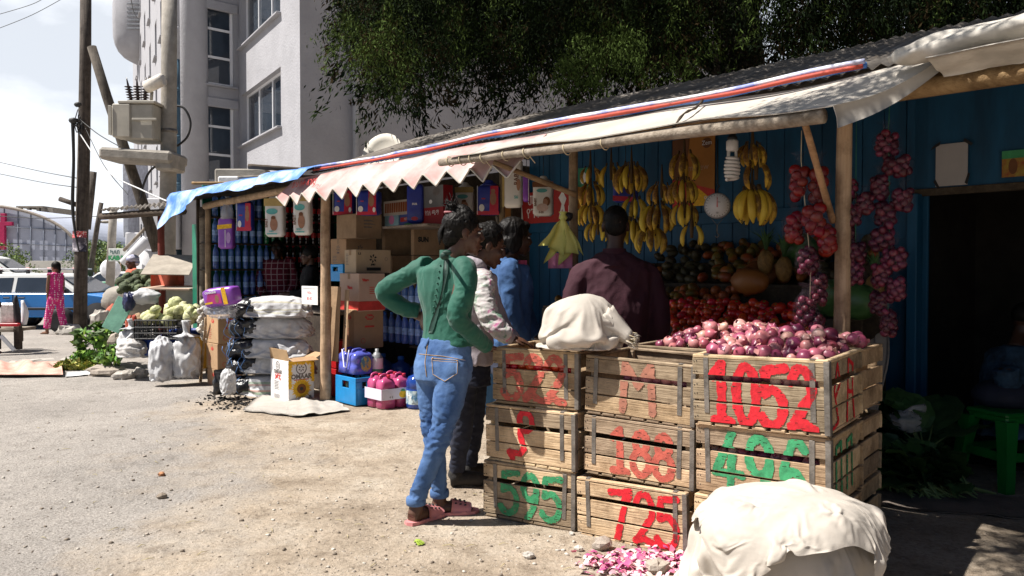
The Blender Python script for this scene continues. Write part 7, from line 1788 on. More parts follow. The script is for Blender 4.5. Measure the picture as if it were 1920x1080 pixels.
# ================================================================== tall building behind
def wall_holes(mb, o, x, W_, Z0, Z1, holes, m, th=.3):
 """a wall with real openings; o: lower left corner seen from outside, x: direction, holes: (x0, x1, z0, z1)"""
 o, x = V(o), V(x).normalized(); n = x.cross(V((0, 0, 1)))
 xs_ = sorted({0, W_, *[h[0] for h in holes], *[h[1] for h in holes]}); zs_ = sorted({Z0, Z1, *[h[2] for h in holes], *[h[3] for h in holes]})
 P = lambda a, z, d=0: o+x*a+V((0, 0, z))-n*d
 for a, b_ in zip(xs_[:-1], xs_[1:]):
  for c, d in zip(zs_[:-1], zs_[1:]):
   mx_, mz = (a+b_)/2, (c+d)/2
   if any(h[0] < mx_ < h[1] and h[2] < mz < h[3] for h in holes): continue
   mb.add([P(a, c), P(b_, c), P(b_, d), P(a, d)], [(0, 1, 2, 3)], m)
 for (a, b_, c, d) in holes:
  mb.add([P(a, c), P(b_, c), P(b_, d), P(a, d), P(a, c, th), P(b_, c, th), P(b_, d, th), P(a, d, th)], [(0, 1, 5, 4), (1, 2, 6, 5), (2, 3, 7, 6), (3, 0, 4, 7)], m)
def window(parent, o, x, h, cols, rows, fw=.07, set_=.16, bars=False):
 a, b_, c, d = h; o, x = V(o), V(x).normalized(); n = x.cross(V((0, 0, 1))); w = MB(); Mx = Matrix((x, -n, V((0, 0, 1)))).transposed()
 P = lambda u, z, s_=set_: o+x*u+V((0, 0, z))-n*s_
 w.box(P((a+b_)/2, c+fw/2), (b_-a, .06, fw), FRAMEW, Mx, .004); w.box(P((a+b_)/2, d-fw/2), (b_-a, .06, fw), FRAMEW, Mx, .004)
 for u in (a+fw/2, b_-fw/2): w.box(P(u, (c+d)/2), (fw, .06, d-c-2*fw), FRAMEW, Mx, .004)
 for i in range(1, cols): w.box(P(a+(b_-a)*i/cols, (c+d)/2), (fw*.8, .05, d-c-2*fw), FRAMEW, Mx, .004)
 for i in range(1, rows): w.box(P((a+b_)/2, c+(d-c)*i/rows), (b_-a-2*fw, .046, fw*.9), FRAMEW, Mx, .004)
 f = w.build('window', parent)
 g_ = MB(); g_.box(P((a+b_)/2, (c+d)/2, set_+.03), (b_-a-.02, .012, d-c-.02), GLASS, Mx, .001); g_.build('pane', f)
 s_ = MB(); s_.box(P((a+b_)/2, c-.03, -.04), (b_-a+.16, .20, .06), STUCCO, Mx, .01); s_.build('sill', f)
 if bars:
  q = MB()
  for i in range(1, 4): q.box(P(a+(b_-a)*i/4, (c+d)/2, set_+.30), (.02, .02, d-c), WIRE, Mx, .002)
  for i in range(1, 5): q.box(P((a+b_)/2, c+(d-c)*i/5, set_+.30), (b_-a, .016, .016), WIRE, Mx, .002)
  q.build('grille', f)
IN = V((-9.1, 26.8, 0)); CR_ = V((-5.6, 21.26, 0)); dC = (CR_-IN).normalized(); lC = (CR_-IN).length; dB = V((.743, .669, 0)); CO = IN-dB*1.45; dA = V((-.462, .887, 0)); dD = V((.838, .545, 0))
bd = thing('apartment_building', 'tall grey white stucco building with white framed windows behind the stalls', 'building', (0, 0, 0))
HT = 24.0; b = MB()
hC = [(.35, lC-1.75, z, z+1.68) for z in (2.2, 5.35, 8.55, 11.75, 14.95)]
hB = [(.22, 1.28, z, z+2.75) for z in (1.2, 4.15, 7.32, 10.5, 13.7)]
hA = [(x, x+1.3, z, z+1.9) for x in (1.2, 5.2, 9.2, 13.2, 17.2, 22, 27, 32, 37) for z in (2.6, 5.8, 9.0, 12.2, 15.4, 18.6)]
wall_holes(b, IN, dC, lC, 0, HT, hC, STUCCO); wall_holes(b, CO, dB, 1.45, 0, HT, hB, STUCCO); wall_holes(b, CO+dA*45, -dA, 45, 0, HT, [(45-h[1], 45-h[0], h[2], h[3]) for h in hA], STUCCO); wall_holes(b, CR_, dD, 16, 0, HT, [], STUCCO)
b.add([CO+dA*45+V((0, 0, HT)), CO+V((0, 0, HT)), IN+V((0, 0, HT)), CR_+V((0, 0, HT)), CR_+dD*16+V((0, 0, HT)), CR_+dD*16+dA*45+V((0, 0, HT))], [(0, 1, 2, 3, 4, 5)], STUCCO)
for z in (4.0, 7.15, 10.35, 13.5): b.box(IN-dB*.72+V((0, 0, z+3.0-.25))-dA*0+V((-.0, 0, 0)), (1.4, .12, .30), STUCCO, Matrix((dB, V((-dB.y, dB.x, 0)), V((0, 0, 1)))).transposed(), .02)
b.build('wall', bd)
b = MB(); b.lathe([(.42, 0), (.42, HT)], STUCCO, CO+V((-.1, .2, 0)), 28); b.build('corner_column', bd)
b = MB(); q = [IN-n_*.9 for n_ in (dC.cross(V((0, 0, 1))),)][0]; b.box((IN+CR_)/2-dC.cross(V((0, 0, 1)))*2.6+V((0, 0, 10)), (lC-2.4, .1, 20), DARKROOM, Matrix((dC, V((-dC.y, dC.x, 0)), V((0, 0, 1)))).transposed()); b.build('inner_wall', bd)
for h in hC[1:4]: window(bd, IN, dC, h, 3, 1, .06, .2)
for h in hB[1:4]: window(bd, CO, dB, h, 1, 3, .085, .10, True)
for h in hA: window(bd, CO+dA*45, -dA, (45-h[1], 45-h[0], h[2], h[3]), 1, 2, .07, .18)
for (p_, r, z0, z1, m) in ((CR_+dD*1.5+V((.08, -.14, 0)), .085, 0, HT, mat('grey_pipe', (.36, .36, .37), .5, .1, 5)), (CO+dA*.9+V((-.45, -.12, 0)), .12, 0, 8.2, mat('blue_grey_pipe', (.06, .12, .17), .5, .2, 5)), (CO+dA*.9+V((-.45, -.12, 0)), .12, 8.2, HT, mat('pale_pipe', (.45, .45, .46), .5, .1, 5))):
 b = MB(); b.tube([p_+V((0, 0, z)) for z in np.linspace(z0, z1, 9)], r, m, 10)
 for z in np.linspace(z0+1, z1-1, 5): b.lathe([(r*1.25, -.06), (r*1.25, .06)], m, p_+V((0, 0, z)), 10)
 b.build('drain_pipe', bd)
b = MB(); c = at(268, 52, 58); b.ell(c, (1.5, 2.5, 2.6), STUCCO, 20, 12, None, .02, 2, 0, .6)
for i in range(7): b.box(c+V((.6, -2.5, .9-.28*i)), (1.1, .05, .12), mat('grey_louvre', (.22, .23, .25), .6), None, .01)
b.build('balcony_block', bd)
# pale annexe with an outside stair
an = thing('annexe', 'pale annexe with a dark window, stair and round columns beside the tall building', 'building', (0, 0, 0))
PALE = mat('pale_render', (.66, .66, .68), .9, .06, 2, .2, 20); b = MB(); Y = 25.0
def pq(mb, px0, px1, py0, py1, Y_, d_, m, holes=()):
 a, c = at(px0, py1, Y_), at(px1, py0, Y_); mb.box(((a.x+c.x)/2, Y_+d_/2, (a.z+c.z)/2), (c.x-a.x, d_, c.z-a.z), m, None, .02)
pq(b, 262, 316, 372, 466, Y, 3, PALE); pq(b, 236, 300, 436, 560, Y+1.2, 2, PALE); b.build('wall', an)
b = MB(); pq(b, 263, 271, 420, 450, Y-.03, .05, GLASS); f = b.build('window', an)
b = MB(); [pq(b, x, x+1.0, 419, 451, Y-.07, .05, FRAMEW) for x in (262, 266.4, 271)]; b.build('frame', f)
b = MB(); c = at(262, 470, Y); b.lathe([(.42, 0), (.42, c.z)], PALE, (c.x, Y+.4, 0), 18); b.build('round_column', an)
b = MB(); c = at(288, 470, Y); b.lathe([(.36, 0), (.36, c.z)], PALE, (c.x, Y+.8, 0), 18); b.build('round_column', an)
b = MB(); a, c = at(232, 470, Y-.4), at(276, 424, Y-.4); b.tube([a, c], .05, GREYWOOD, 8); b.tube([a-V((0, 0, .4)), c-V((0, 0, .4))], .16, PALE, 8); b.build('stair_rail', an)
b = MB(); pq(b, 231, 240, 300, 445, 36, 2, mat('grey_facade', (.36, .37, .42), .9)); b.build('wall', an)
# unfinished block wall and planks above the grocery roof
b = MB(); Y = 12.0; pq(b, 402, 500, 316, 352, Y, .2, CONC); pq(b, 408, 470, 330, 352, Y-.12, .1, PALE); c = at(440, 335, Y); b.v = [tuple(V(p)-c) for p in b.v]; b.build('block_parapet', loc=c, label='rough grey concrete block parapet rising above the grocery roof', cat='wall')
for i, (x0, y0, x1, y1, Y, lb) in enumerate(((466, 312, 572, 319, 10.6, 'dark plank lying across the roof by the block parapet'), (360, 343, 446, 343, 11, 'thin pole lying at the left over the blue tarp'), (446, 333, 512, 331, 10.8, 'short pale lath on the roof under the parapet'))):
 b = MB(); a, c = at(x0, y0, Y), at(x1, y1, Y); log(b, V(), c-a, .035 if i == 0 else .02, .03 if i == 0 else .018, [DARKWOOD, BARK_H, GREYWOOD][i], 8, .01, i); b.build('roof_pole', loc=a, label=lb, cat='pole')
c = at(716, 288, 11.5); t = thing('satellite_dish', 'large cream satellite dish peeking over the stall roof', 'satellite dish', c); DSH = mat('dish_paint', (.62, .58, .50), .6, .06, 4, 0)
b = MB(); ro = eul(R(72), 0, R(-20)); b.lathe([(.01, -.10), (.14, -.09), (.24, -.055), (.32, 0), (.315, .008), (.23, -.045), (.13, -.08), (.01, -.09)], DSH, (0, 0, 0), 30, ro); b.build('dish', t)
b = MB(); b.tube([(0, .1, -.05), (0, .25, -.6)], .03, STRAP, 8); b.build('mount', t)
# ================================================================== poles, transformer, wires
POLEW = wood('utility_pole_wood', (.055, .045, .038), (.15, .125, .10), 2, 2, .9)
def upole(name, label, cat, pts, r0, r1, m, Y, n=12):
 P = [at(x, y, Y) for x, y in pts]; c = V((P[-1].x, P[-1].y, 0)); t = thing(name, label, cat, c); b = MB(); k = len(P)
 b.tube([p-c for p in P], [r0+(r1-r0)*i/(k-1) for i in range(k)], m, n); b.build('pole_shaft', t); return t, c
Y = 16.4
t, c = upole('utility_pole', 'dark leaning wooden utility pole with a pasted poster by the blue car', 'utility pole', [(161, -40), (160, 120), (157, 300), (152, 480), (150, 628)], .105, .135, POLEW, Y)
b = MB(); w_ = .150; gr = [[at(152, y, Y)-c+V((w_*math.sin(a), -w_*math.cos(a), 0)) for a in np.linspace(-1.2, 1.2, 9)] for y in (433, 472)]; b.sheet(gr, mat('poster_dark', (.07, .06, .08), .7, 0, 9, 0, col2=(.40, .36, .38), contrast=(.5, .62)), True, .003); b.build('poster', t)
b = MB(); w_ = .154; gr = [[at(152, y, Y)-c+V((w_*math.sin(a), -w_*math.cos(a), 0)) for a in np.linspace(-1.2, 1.2, 9)] for y in (434, 446)]; b.sheet(gr, mat('poster_red', (.45, .03, .04), .7, 0, 30, 0, col2=(.66, .50, .5), contrast=(.5, .6)), True, .002); b.build('poster_heading', t)
b = MB(); P0, P1 = at(112, 373, Y), at(150, 386, Y); b.tube([P0-c, P1-c], .05, POLEW, 8); b.build('cross_arm', t)
b = MB(); P = [at(x, y, Y-.15)-c for x, y in ((136, 224), (138, 300), (136, 380), (140, 430), (148, 470))]; b.tube(P, [.035, .03, .035, .025, .015], WIRE, 7, sub=6); b.build('cable_bundle', t)
b = MB()
for i in range(9): a, d = at(130+i*3, 222+(i*7) % 12, Y-.2)-c, at(146+(i*5) % 12, 205+(i*11) % 45, Y-.1)-c; b.tube([a, a.lerp(d, .5)+V((0, 0, -.15)), d], .010, WIRE, 5, sub=4)
b.ell(at(138, 226, Y-.2)-c, (.09, .08, .06), WIRE, 10, 6, None, .4, 4); b.ell(at(146, 196, Y-.2)-c, (.07, .06, .05), WIRE, 10, 6, None, .4, 4); b.build('cable_clamp', t)
upole('brace_pole', 'slanting dark wooden brace leaning between the utility pole and the concrete pole', 'pole', [(172, 88), (200, 180), (232, 275), (262, 365), (296, 470)], .085, .11, POLEW, 15.6)
Y = 15.2
t, c = upole('concrete_pole', 'thick round concrete pole carrying the transformer platform', 'utility pole', [(318, -40), (317, 120), (316, 300), (314, 420), (312, 645)], .135, .155, CONC, Y, 20)
for y in (246, 312): b = MB(); p = at(316, y, Y)-c; b.lathe([(.16, -.03), (.16, .03)], STRAP, p, 18); b.build('pole_band', t)
pc = at(275, 297, Y); tp = thing('transformer_platform', 'stained concrete platform on the pole under the transformer', 'platform', pc)
b = MB(); w_ = 1.28*1.0; b.box((0, -.1, 0), (132*Y/FPX, .8, 22*Y/FPX), CONC, eul(0, .06, 0), .05); b.box((.50, -.12, -.12), (.34, .6, .30), CONC, None, .04); b.build('slab', tp)
TRF = mat('transformer_paint', (.40, .37, .31), .5, .12, 3, .05, 20); tr = thing('transformer', 'beige oil transformer with finned tank and dark insulators on the pole platform', 'transformer', pc+V((0, -.15, .12)))
D_ = lambda px, py, dy=0: at(px, py, Y-.2+dy)-tr.location
b = MB(); a, d = D_(240, 272), D_(299, 197); b.box(((a.x+d.x)/2, 0, (a.z+d.z)/2+.02), (d.x-a.x, .62, d.z-a.z-.08), TRF, None, .03); b.box(((a.x+d.x)/2, 0, d.z+.0), (d.x-a.x+.08, .70, .05), TRF, None, .01); b.build('tank', tr)
a, d = D_(225, 262), D_(258, 200); b = MB(); b.box(((a.x+d.x)/2, -.18, (a.z+d.z)/2), (d.x-a.x, .34, d.z-a.z), TRF, None, .02)
for i in range(6): b.box((a.x-.03, -.36+.07*i, (a.z+d.z)/2), (.06, .02, d.z-a.z-.08), TRF, None, .004)
b.build('cooling_fins', tr)
b = MB(); p = D_(262, 229); b.box((p.x+.22, -.34, p.z), (.45, .03, .04), TRF, None, .005); b.build('tank_rail', tr)
b = MB(); a, d = D_(276, 163, -.1), D_(305, 149, -.2); b.tube([a-V((.02, 0, 0)), a, d, d+V((.02, 0, 0))], [.08, .115, .115, .08], mat('conservator_paint', (.58, .54, .48), .5), 18); b.tube([D_(285, 172), D_(283, 195)], .03, TRF, 8); b.build('oil_drum', tr)
INS = mat('brown_insulator', (.045, .03, .03), .25)
for px, lean in ((247, -.16), (259, .0), (272, .10)):
 b = MB(); p = D_(px, 192); L_ = .34; ax = V((lean, -.1, 1)).normalized()
 for i in range(6): b.lathe([(.03, -.02), (.075, -.005), (.03, .015)], INS, p+ax*(.04+.05*i), 12)
 b.tube([p, p+ax*L_, p+ax*(L_+.12)], [.03, .02, .008], INS, 8); b.build('insulator', tr)
b = MB(); P = [at(x, y, Y+.25)-c for x, y in ((326, 198), (345, 203), (357, 228), (352, 255), (336, 271), (328, 274))]; b.tube(P, .022, WIRE, 8, sub=8); b.build('cable_loop', t)
b = MB(); P = [at(x, y, Y+.25)-c for x, y in ((310, 300), (282, 320), (268, 350), (264, 372))]; b.tube(P, .022, WIRE, 8, sub=8); b.build('ground_cable', t)
t, c = upole('far_utility_pole', 'thin leaning wooden pole with a street lamp in the distance', 'utility pole', [(190, 380), (183, 420), (175, 470), (168, 520)], .09, .12, POLEW, 34)
b = MB(); P = [at(x, y, 34)-c for x, y in ((184, 418), (190, 416), (198, 416))]; b.tube(P, .04, STRAP, 6); b.ell(P[-1], (.28, .1, .07), STRAP, 10, 6); b.build('lamp_head', t)
upole('far_utility_pole', 'short wooden post rising behind the poster pole', 'utility pole', [(175, 322), (170, 370), (163, 430)], .09, .1, POLEW, 22)
def cable(lb, pts, r, m=WIRE):
 P = [at(*p) for p in pts]; b = MB(); c = P[0]; b.tube([p-c for p in P], r, m, 5, sub=8); b.build('overhead_cable', loc=c, label=lb, cat='cable')
cable('overhead cable crossing the top left corner of the sky', [(-20, 32, 20), (60, 8, 20), (95, -12, 20)], .008); cable('second overhead cable in the top left sky, lower', [(-20, 60, 20), (60, 28, 20), (130, -10, 20)], .008)
cable('upper long cable running from the left to the poster pole', [(-20, 300, 30), (80, 322, 28), (150, 335, 17)], .012); cable('lower long cable running from the left to the poster pole', [(-20, 322, 30), (80, 342, 28), (150, 352, 17)], .012)
cable('pair of dark cables passing before the church roof', [(-20, 404, 30), (80, 409, 30), (200, 405, 30)], .014)
cable('white service cable from the poster pole to the shed', [(148, 248, 16.3), (200, 320, 14.5), (270, 358, 12.5), (325, 382, 11.2)], .012, mat('white_cable', (.55, .55, .55), .6)); cable('slack dark cable from the pole to the platform', [(152, 226, 16.3), (185, 252, 15.8), (225, 275, 15)], .010); cable('thin drooping cable between pole and shed roof', [(160, 240, 16.3), (195, 310, 15), (240, 365, 13.5)], .007)
cable('dark cable from the pole top to the building', [(245, -5, 22), (252, 25, 24), (262, 38, 28)], .012)
# ================================================================== church, frame building, far things
PAN = mat('pale_blue_cladding', (.42, .45, .54), .5, .05, 1, 0); Yc = 70.0; ch = thing('church', 'pale blue hall with a curved roof and a big crimson cross', 'church', at(-60, 500, Yc)); Lc = ch.location.copy()
b = MB(); pts = []
for i in range(41): a = math.pi*i/40; pts.append(at(-50+205*math.cos(a), 492-108*math.sin(a)**.9, Yc))
poly = [((p-Lc).x, (p-Lc).z) for p in pts]; poly = [(poly[0][0], -1)]+poly+[(poly[-1][0], -1)]
b.prism(poly, ((0, 0, 0), (1, 0, 0), (0, 0, 1)), PAN, 30); b.build('wall', ch)
b = MB(); b.tube([p-Lc-V((0, .2, 0)) for p in pts], .14, mat('roof_edge', (.30, .26, .22), .7), 6); b.build('roof_edge', ch)
b = MB()
for px in (-16, 8, 34, 58, 82, 104, 124): yt = 492-108*max(0, 1-((px+50)/205)**2)**.45; p, q = at(px, yt, Yc-.1)-Lc, at(px, 500, Yc-.1)-Lc; b.tube([p, q], .05, mat('cladding_joint', (.16, .18, .23), .6), 4)
for py in (425, 456): xr = -50+205*math.sqrt(max(0, 1-((492-py)/108)**2.2)); p, q = at(-60, py-3, Yc-.1)-Lc, at(xr, py+6, Yc-.1)-Lc; b.tube([p, q], .05, MATS['cladding_joint'], 4)
b.build('cladding_joint_pattern', ch)
CRM = mat('crimson', (.42, .015, .09), .6); b = MB()
for (x0, x1, y0, y1) in ((3, 11, 400, 416), (-14, 24, 416, 423), (1, 10, 423, 468)): a, d = at(x0, y1, Yc-.5)-Lc, at(x1, y0, Yc-.5)-Lc; b.box(((a.x+d.x)/2, a.y, (a.z+d.z)/2), (d.x-a.x, .3, d.z-a.z-.003), CRM, None, .01)
b.build('cross', ch)
b = MB(); a, d = at(-80, 520, 58), at(160, 489, 58); b.box(((a.x+d.x)/2, 58.5, (a.z+d.z)/2), (d.x-a.x, .6, d.z-a.z), mat('cream_wall', (.55, .53, .48), .9, .08, 1)); c_ = V((a.x, 58, 0)); b.v = [tuple(V(p)-c_) for p in b.v]; b.build('boundary_wall', loc=c_, label='long cream boundary wall in front of the church hall', cat='wall')
Yb = 120; fb = thing('unfinished_building', 'bare unfinished concrete building frame behind the church roof', 'building', at(70, 500, Yb)); Lf = fb.location.copy(); b = MB()
def fq(px0, px1, py0, py1, d_, dy=0): a, c = at(px0, py1, Yb+dy)-Lf, at(px1, py0, Yb+dy)-Lf; b.box(((a.x+c.x)/2, a.y+d_/2, (a.z+c.z)/2), (c.x-a.x, d_, c.z-a.z), CONC, None, .02)
for x in (36, 52, 70, 78): fq(x, x+3, 388, 520, .6)
fq(78, 99, 390, 520, 8, .7); fq(30, 80, 386, 389, 8, -.2); fq(20, 80, 398, 401, 8, -.2); fq(20, 80, 412, 415, 8, -.2); fq(20, 80, 432, 520, 6, 1); b.build('frame_body', fb)
# foliage blobs for far trees and bushes
def leaf_cloud(mb, centers, n, size, mats, seed, droop=0.0, flat=1.0):
 rr = np.random.RandomState(seed); C = np.array([c[:3] for c in centers]); Rr = np.array([c[3] for c in centers]); k = rr.randint(0, len(C), n)
 d = rr.normal(size=(n, 3)); d /= np.linalg.norm(d, axis=1)[:, None]; p = C[k]+d*(Rr[k]*(.55+.5*rr.rand(n)))[:, None]*np.array([1, 1, flat])
 u = rr.normal(size=(n, 3)); u[:, 2] -= droop; u /= np.linalg.norm(u, axis=1)[:, None]; v_ = np.cross(u, rr.normal(size=(n, 3))); v_ /= np.linalg.norm(v_, axis=1)[:, None]
 s_ = size*(.6+.8*rr.rand(n))[:, None]; A, B, C2, D = p-u*s_, p+v_*s_*.45, p+u*s_, p-v_*s_*.45
 mi = rr.randint(0, len(mats), n)
 for m_i, m in enumerate(mats):
  q = np.where(mi == m_i)[0]; vs = np.stack([A[q], B[q], C2[q], D[q]], 1).reshape(-1, 3); mb.add(vs.tolist(), [(4*i, 4*i+1, 4*i+2, 4*i+3) for i in range(len(q))], m)
LF1 = mat('leaf_mid', (.07, .12, .03), .6, .3, 3); LF2 = mat('leaf_light', (.16, .22, .05), .6, .3, 3); LF3 = mat('leaf_dark', (.03, .06, .02), .6, .3, 3)
def bush(name, label, px, py, Y, r, n, mats, trunk=True, cat='tree', h=None):
 c = at(px, py, Y); t = thing(name, label, cat, V((c.x, Y, 0))); rr = random.Random(px); z = c.z
 b = MB(); leaf_cloud(b, [(rr.gauss(0, r*.55), rr.gauss(0, r*.5), z+rr.gauss(0, r*.40), r*rr.uniform(.35, .6)) for i in range(9)], n, r*.09, mats, px); b.build('crown', t)
 if trunk: b = MB(); b.tube([(0, 0, 0), (.05*r, 0, z*.6), (0, 0, z)], [r*.10, r*.08, r*.03], BARK, 8); b.build('trunk', t)
bush('far_tree', 'dark green tree in the distance behind the green lettered sign', 206, 478, 45, 1.3, 1500, [LF3, LF1]); bush('far_tree', 'light green tree behind the white satellite dish', 226, 492, 40, .9, 1200, [LF1, LF2]); bush('far_bush', 'spiky pale green bush between the poles', 178, 482, 42, .9, 1100, [LF2, LF1], True, 'bush'); bush('far_bush', 'small bright bush before the church wall', 34, 482, 50, 1.0, 900, [LF2, LF1], True, 'bush'); bush('far_bush', 'low olive bush left of the dish', 160, 490, 48, .8, 700, [LF1], True, 'bush')
c = at(212, 510, 26); t, c0 = upole('sign_post', 'pale concrete post holding a green and white shop sign', 'sign', [(213, 388), (210, 440), (206, 545)], .12, .14, CONC, 26)
b = MB(); a, d = at(204, 490, 25.8)-c0, at(238, 466, 25.8)-c0; b.box(((a.x+d.x)/2, a.y, (a.z+d.z)/2), (d.x-a.x, .04, d.z-a.z), mat('sign_white', (.72, .74, .70), .5, .04, 3, 0), None, .005); b.build('sign_board', t)
text_mesh('KAB M', .19, GRNPR, 'sign_lettering', t, at(219.5, 484, 25.76)-c0, (1, 0, 0), (0, 0, 1), .002, bold=.012); text_mesh('ካለበ', .17, mat('dark_sign_print', (.05, .12, .12), .6), 'sign_lettering', t, at(215.5, 473.5, 25.76)-c0, (1, 0, 0), (0, 0, 1), .002, bold=.006)
b = MB(); c = at(207, 505, 32); b.ell((0, 0, 0), (.42, .16, .42), mat('white_dish', (.7, .7, .72), .5), 20, 12); b.tube([(0, .1, 0), (0, .2, -1.2)], .06, STRAP, 8); b.build('satellite_dish', loc=c, label='white satellite dish standing low behind the sign post', cat='satellite dish')
# ================================================================== cars
def car(label, name, px0, px1, pyb, pyr, Y, body, roof, face=1, yaw=0.0, rack=False, cat='car'):
 a, d = at(px0, pyb, Y), at(px1, pyr, Y); L_ = d.x-a.x; H = d.z; c = V(((a.x+d.x)/2, Y+.8, 0)); t = thing(name, label, cat, c, yaw); W_ = .80; sx = face
 X = lambda u: (u-.5)*L_*sx
 prof = [(.0, .22), (.0, .50), (.02, .60), (.06, .64), (.74, .64), (.99, .54), (1.0, .40), (1.0, .22)]
 def shell(pts, w0, w1, m, nm, thk=0):
  b = MB(); k = len(pts); zs = [z for _, z in pts]; z0, z1 = min(zs), max(zs); w = lambda z: w0+(w1-w0)*(z-z0)/(z1-z0)
  l = [V((X(u), -w(z), z*H)) for u, z in pts]; r = [V((X(u), w(z), z*H)) for u, z in pts]; vs = l+r; fs = [tuple(range(k)), tuple(range(2*k-1, k-1, -1))]+[(i, k+i, k+(i+1) % k, (i+1) % k) for i in range(k)]
  b.add(vs, fs, m); o = b.build(nm, t); mo = o.modifiers.new('b', 'BEVEL'); mo.width = .035; mo.segments = 3; mo.limit_method = 'ANGLE'; mo.angle_limit = .5
  for p in o.data.polygons: p.use_smooth = False
  return o
 shell(prof, W_*.98, W_, body, 'body'); cab = [(.04, .63), (.10, .90), (.16, .97), (.50, .985), (.56, .95), (.735, .63)]; shell(cab, W_*.97, W_*.78, roof, 'roof')
 for side in (-1, 1):
  y = lambda z: side*(W_*.97+(W_*.78-W_*.97)*(z-.63)/.355+.012)
  for (pts) in ([(.085, .66), (.13, .90), (.31, .91), (.31, .66)], [(.335, .66), (.335, .91), (.52, .91), (.56, .88), (.675, .66)]):
   b = MB(); P = [V((X(u), y(z), z*H)) for u, z in pts]; Q = [p-V((0, side*.02, 0)) for p in P]; k = len(P); b.add(P+Q, [tuple(range(k)), tuple(range(2*k-1, k-1, -1))]+[(i, k+i, k+(i+1) % k, (i+1) % k) for i in range(k)], GLASS); b.build('window', t)
  b = MB(); b.box((X(.45), side*(W_+.006), .37*H), (L_*.86, .02, .045*H), BLACK, None, .006); b.build('rub_strip', t)
  b = MB()
  for u in (.325, .60): b.box((X(u), side*(W_+.002), .44*H), (.012, .006, .36*H), BLACK, None, .001)
  b.build('door_seam_pattern', t)
  for u in (.29, .38): b = MB(); b.box((X(u), side*(W_+.012), .56*H), (.14, .02, .03), BLACK, None, .006); b.build('handle', t)
  for u in (.16, .83):
   wr = .215*H; w = MB(); w.lathe([(wr*.62, -.09), (wr*.97, -.09), (wr, -.06), (wr, .06), (wr*.97, .09), (wr*.62, .09)], BLACK, (X(u), side*(W_-.07), wr), 24, eul(math.pi/2, 0, 0)); o = w.build('wheel', t)
   w = MB(); w.lathe([(.02, -.07), (wr*.3, -.085), (wr*.58, -.075), (wr*.63, -.05)], mat('steel_rim', (.35, .35, .36), .4, .1, 5, 0, metal=.6), (X(u), side*(W_-.06), wr), 20, eul(math.pi/2*(1 if side < 0 else -1), 0, 0)); w.build('rim', o)
   w = MB(); w.lathe([(wr*1.18, -.02), (wr*1.18, .02)], mat('wheel_well', (.01, .01, .012), .9), (X(u), side*(W_+.001), wr*1.05), 24, eul(math.pi/2, 0, 0)); w.build('wheel_arch', t)
  b = MB(); b.box((X(.655), side*(W_+.09), .68*H), (.08, .16, .10), BLACK, None, .02); b.build('mirror', t)
 for (u0, z0, u1, z1, nm) in ((.742, .66, .585, .925, 'windscreen'), (.048, .68, .098, .90, 'rear_window')):
  b = MB(); d_ = .015*(1 if u0 > .5 else -1); P = [V((X(u0+d_*.5), -W_*.86, z0*H)), V((X(u0+d_*.5), W_*.86, z0*H)), V((X(u1+d_*.5), W_*.72, z1*H)), V((X(u1+d_*.5), -W_*.72, z1*H))]; Q = [p+V((-.03*sx*(1 if u0 > .5 else -1), 0, 0)) for p in P]; b.add(P+Q, [(0, 1, 2, 3), (7, 6, 5, 4), (0, 4, 5, 1), (1, 5, 6, 2), (2, 6, 7, 3), (3, 7, 4, 0)], GLASS); b.build(nm, t)
 for side in (-1, 1):
  b = MB(); b.box((X(.992), side*W_*.68, .46*H), (.06, .32, .10), mat('headlight', (.6, .6, .58), .15), None, .01); b.build('headlight', t)
  b = MB(); b.box((X(.0), side*W_*.72, .50*H), (.05, .26, .12), mat('tail_light', (.45, .02, .02), .2), None, .01); b.build('tail_light', t)
 for u in (-.005, 1.005): b = MB(); b.box((X(u), 0, .30*H), (.10, W_*2, .12), BLACK, None, .02); b.build('bumper', t)
 if rack:
  b = MB(); z = 1.06*H
  for y in (-.55, .55): b.tube([(X(.06), y, z), (X(.60), y, z)], .016, FRAMEW, 6)
  for u in (.08, .2, .32, .44, .58): b.tube([(X(u), -.58, z), (X(u), .58, z)], .014, FRAMEW, 6)
  b.build('roof_rack', t)
  for u in (.2, .5):
   for y in (-.5, .5): b = MB(); b.box((X(u), y, 1.01*H), (.07, .07, .09), BLACK, None, .01); b.box((X(u), y, 1.065*H), (.09, .07, .05), mat('red_lamp', (.55, .04, .06), .4), None, .01); b.build('rack_foot', t)
 return t
CARB = mat('taxi_blue_paint', (.012, .20, .58), .25, .08, 2, 0, spec=.6); CARW = mat('white_car_paint', (.62, .63, .62), .25, .05, 2, 0, spec=.6)
car('blue and white taxi with a roof rack standing behind the woman in pink', 'taxi_car', -78, 236, 621, 511, 17.05, CARB, CARW, 1, .0, True)
car('white minibus parked beyond the blue taxi at the left edge', 'minibus', -150, 74, 575, 478, 30, CARW, CARW, 1, .1, False, 'minibus'); car('green and white car beyond the taxi bonnet', 'parked_car', 120, 258, 570, 508, 33, mat('green_car_paint', (.02, .30, .14), .3, .1, 2, 0), CARW, -1, 0)
b = MB(); rr_ = .26; b.lathe([(rr_*.6, -.08), (rr_*.95, -.09), (rr_, -.05), (rr_, .05), (rr_*.95, .09), (rr_*.6, .08)], BLACK, (0, 0, 0), 26, eul(math.pi/2, 0, 0)); c = gp(82, 622); b.build('old_tyre', loc=(gp(82, 627).x, 16.6, .24), label='old tyre standing under the blue taxi door', cat='tyre')
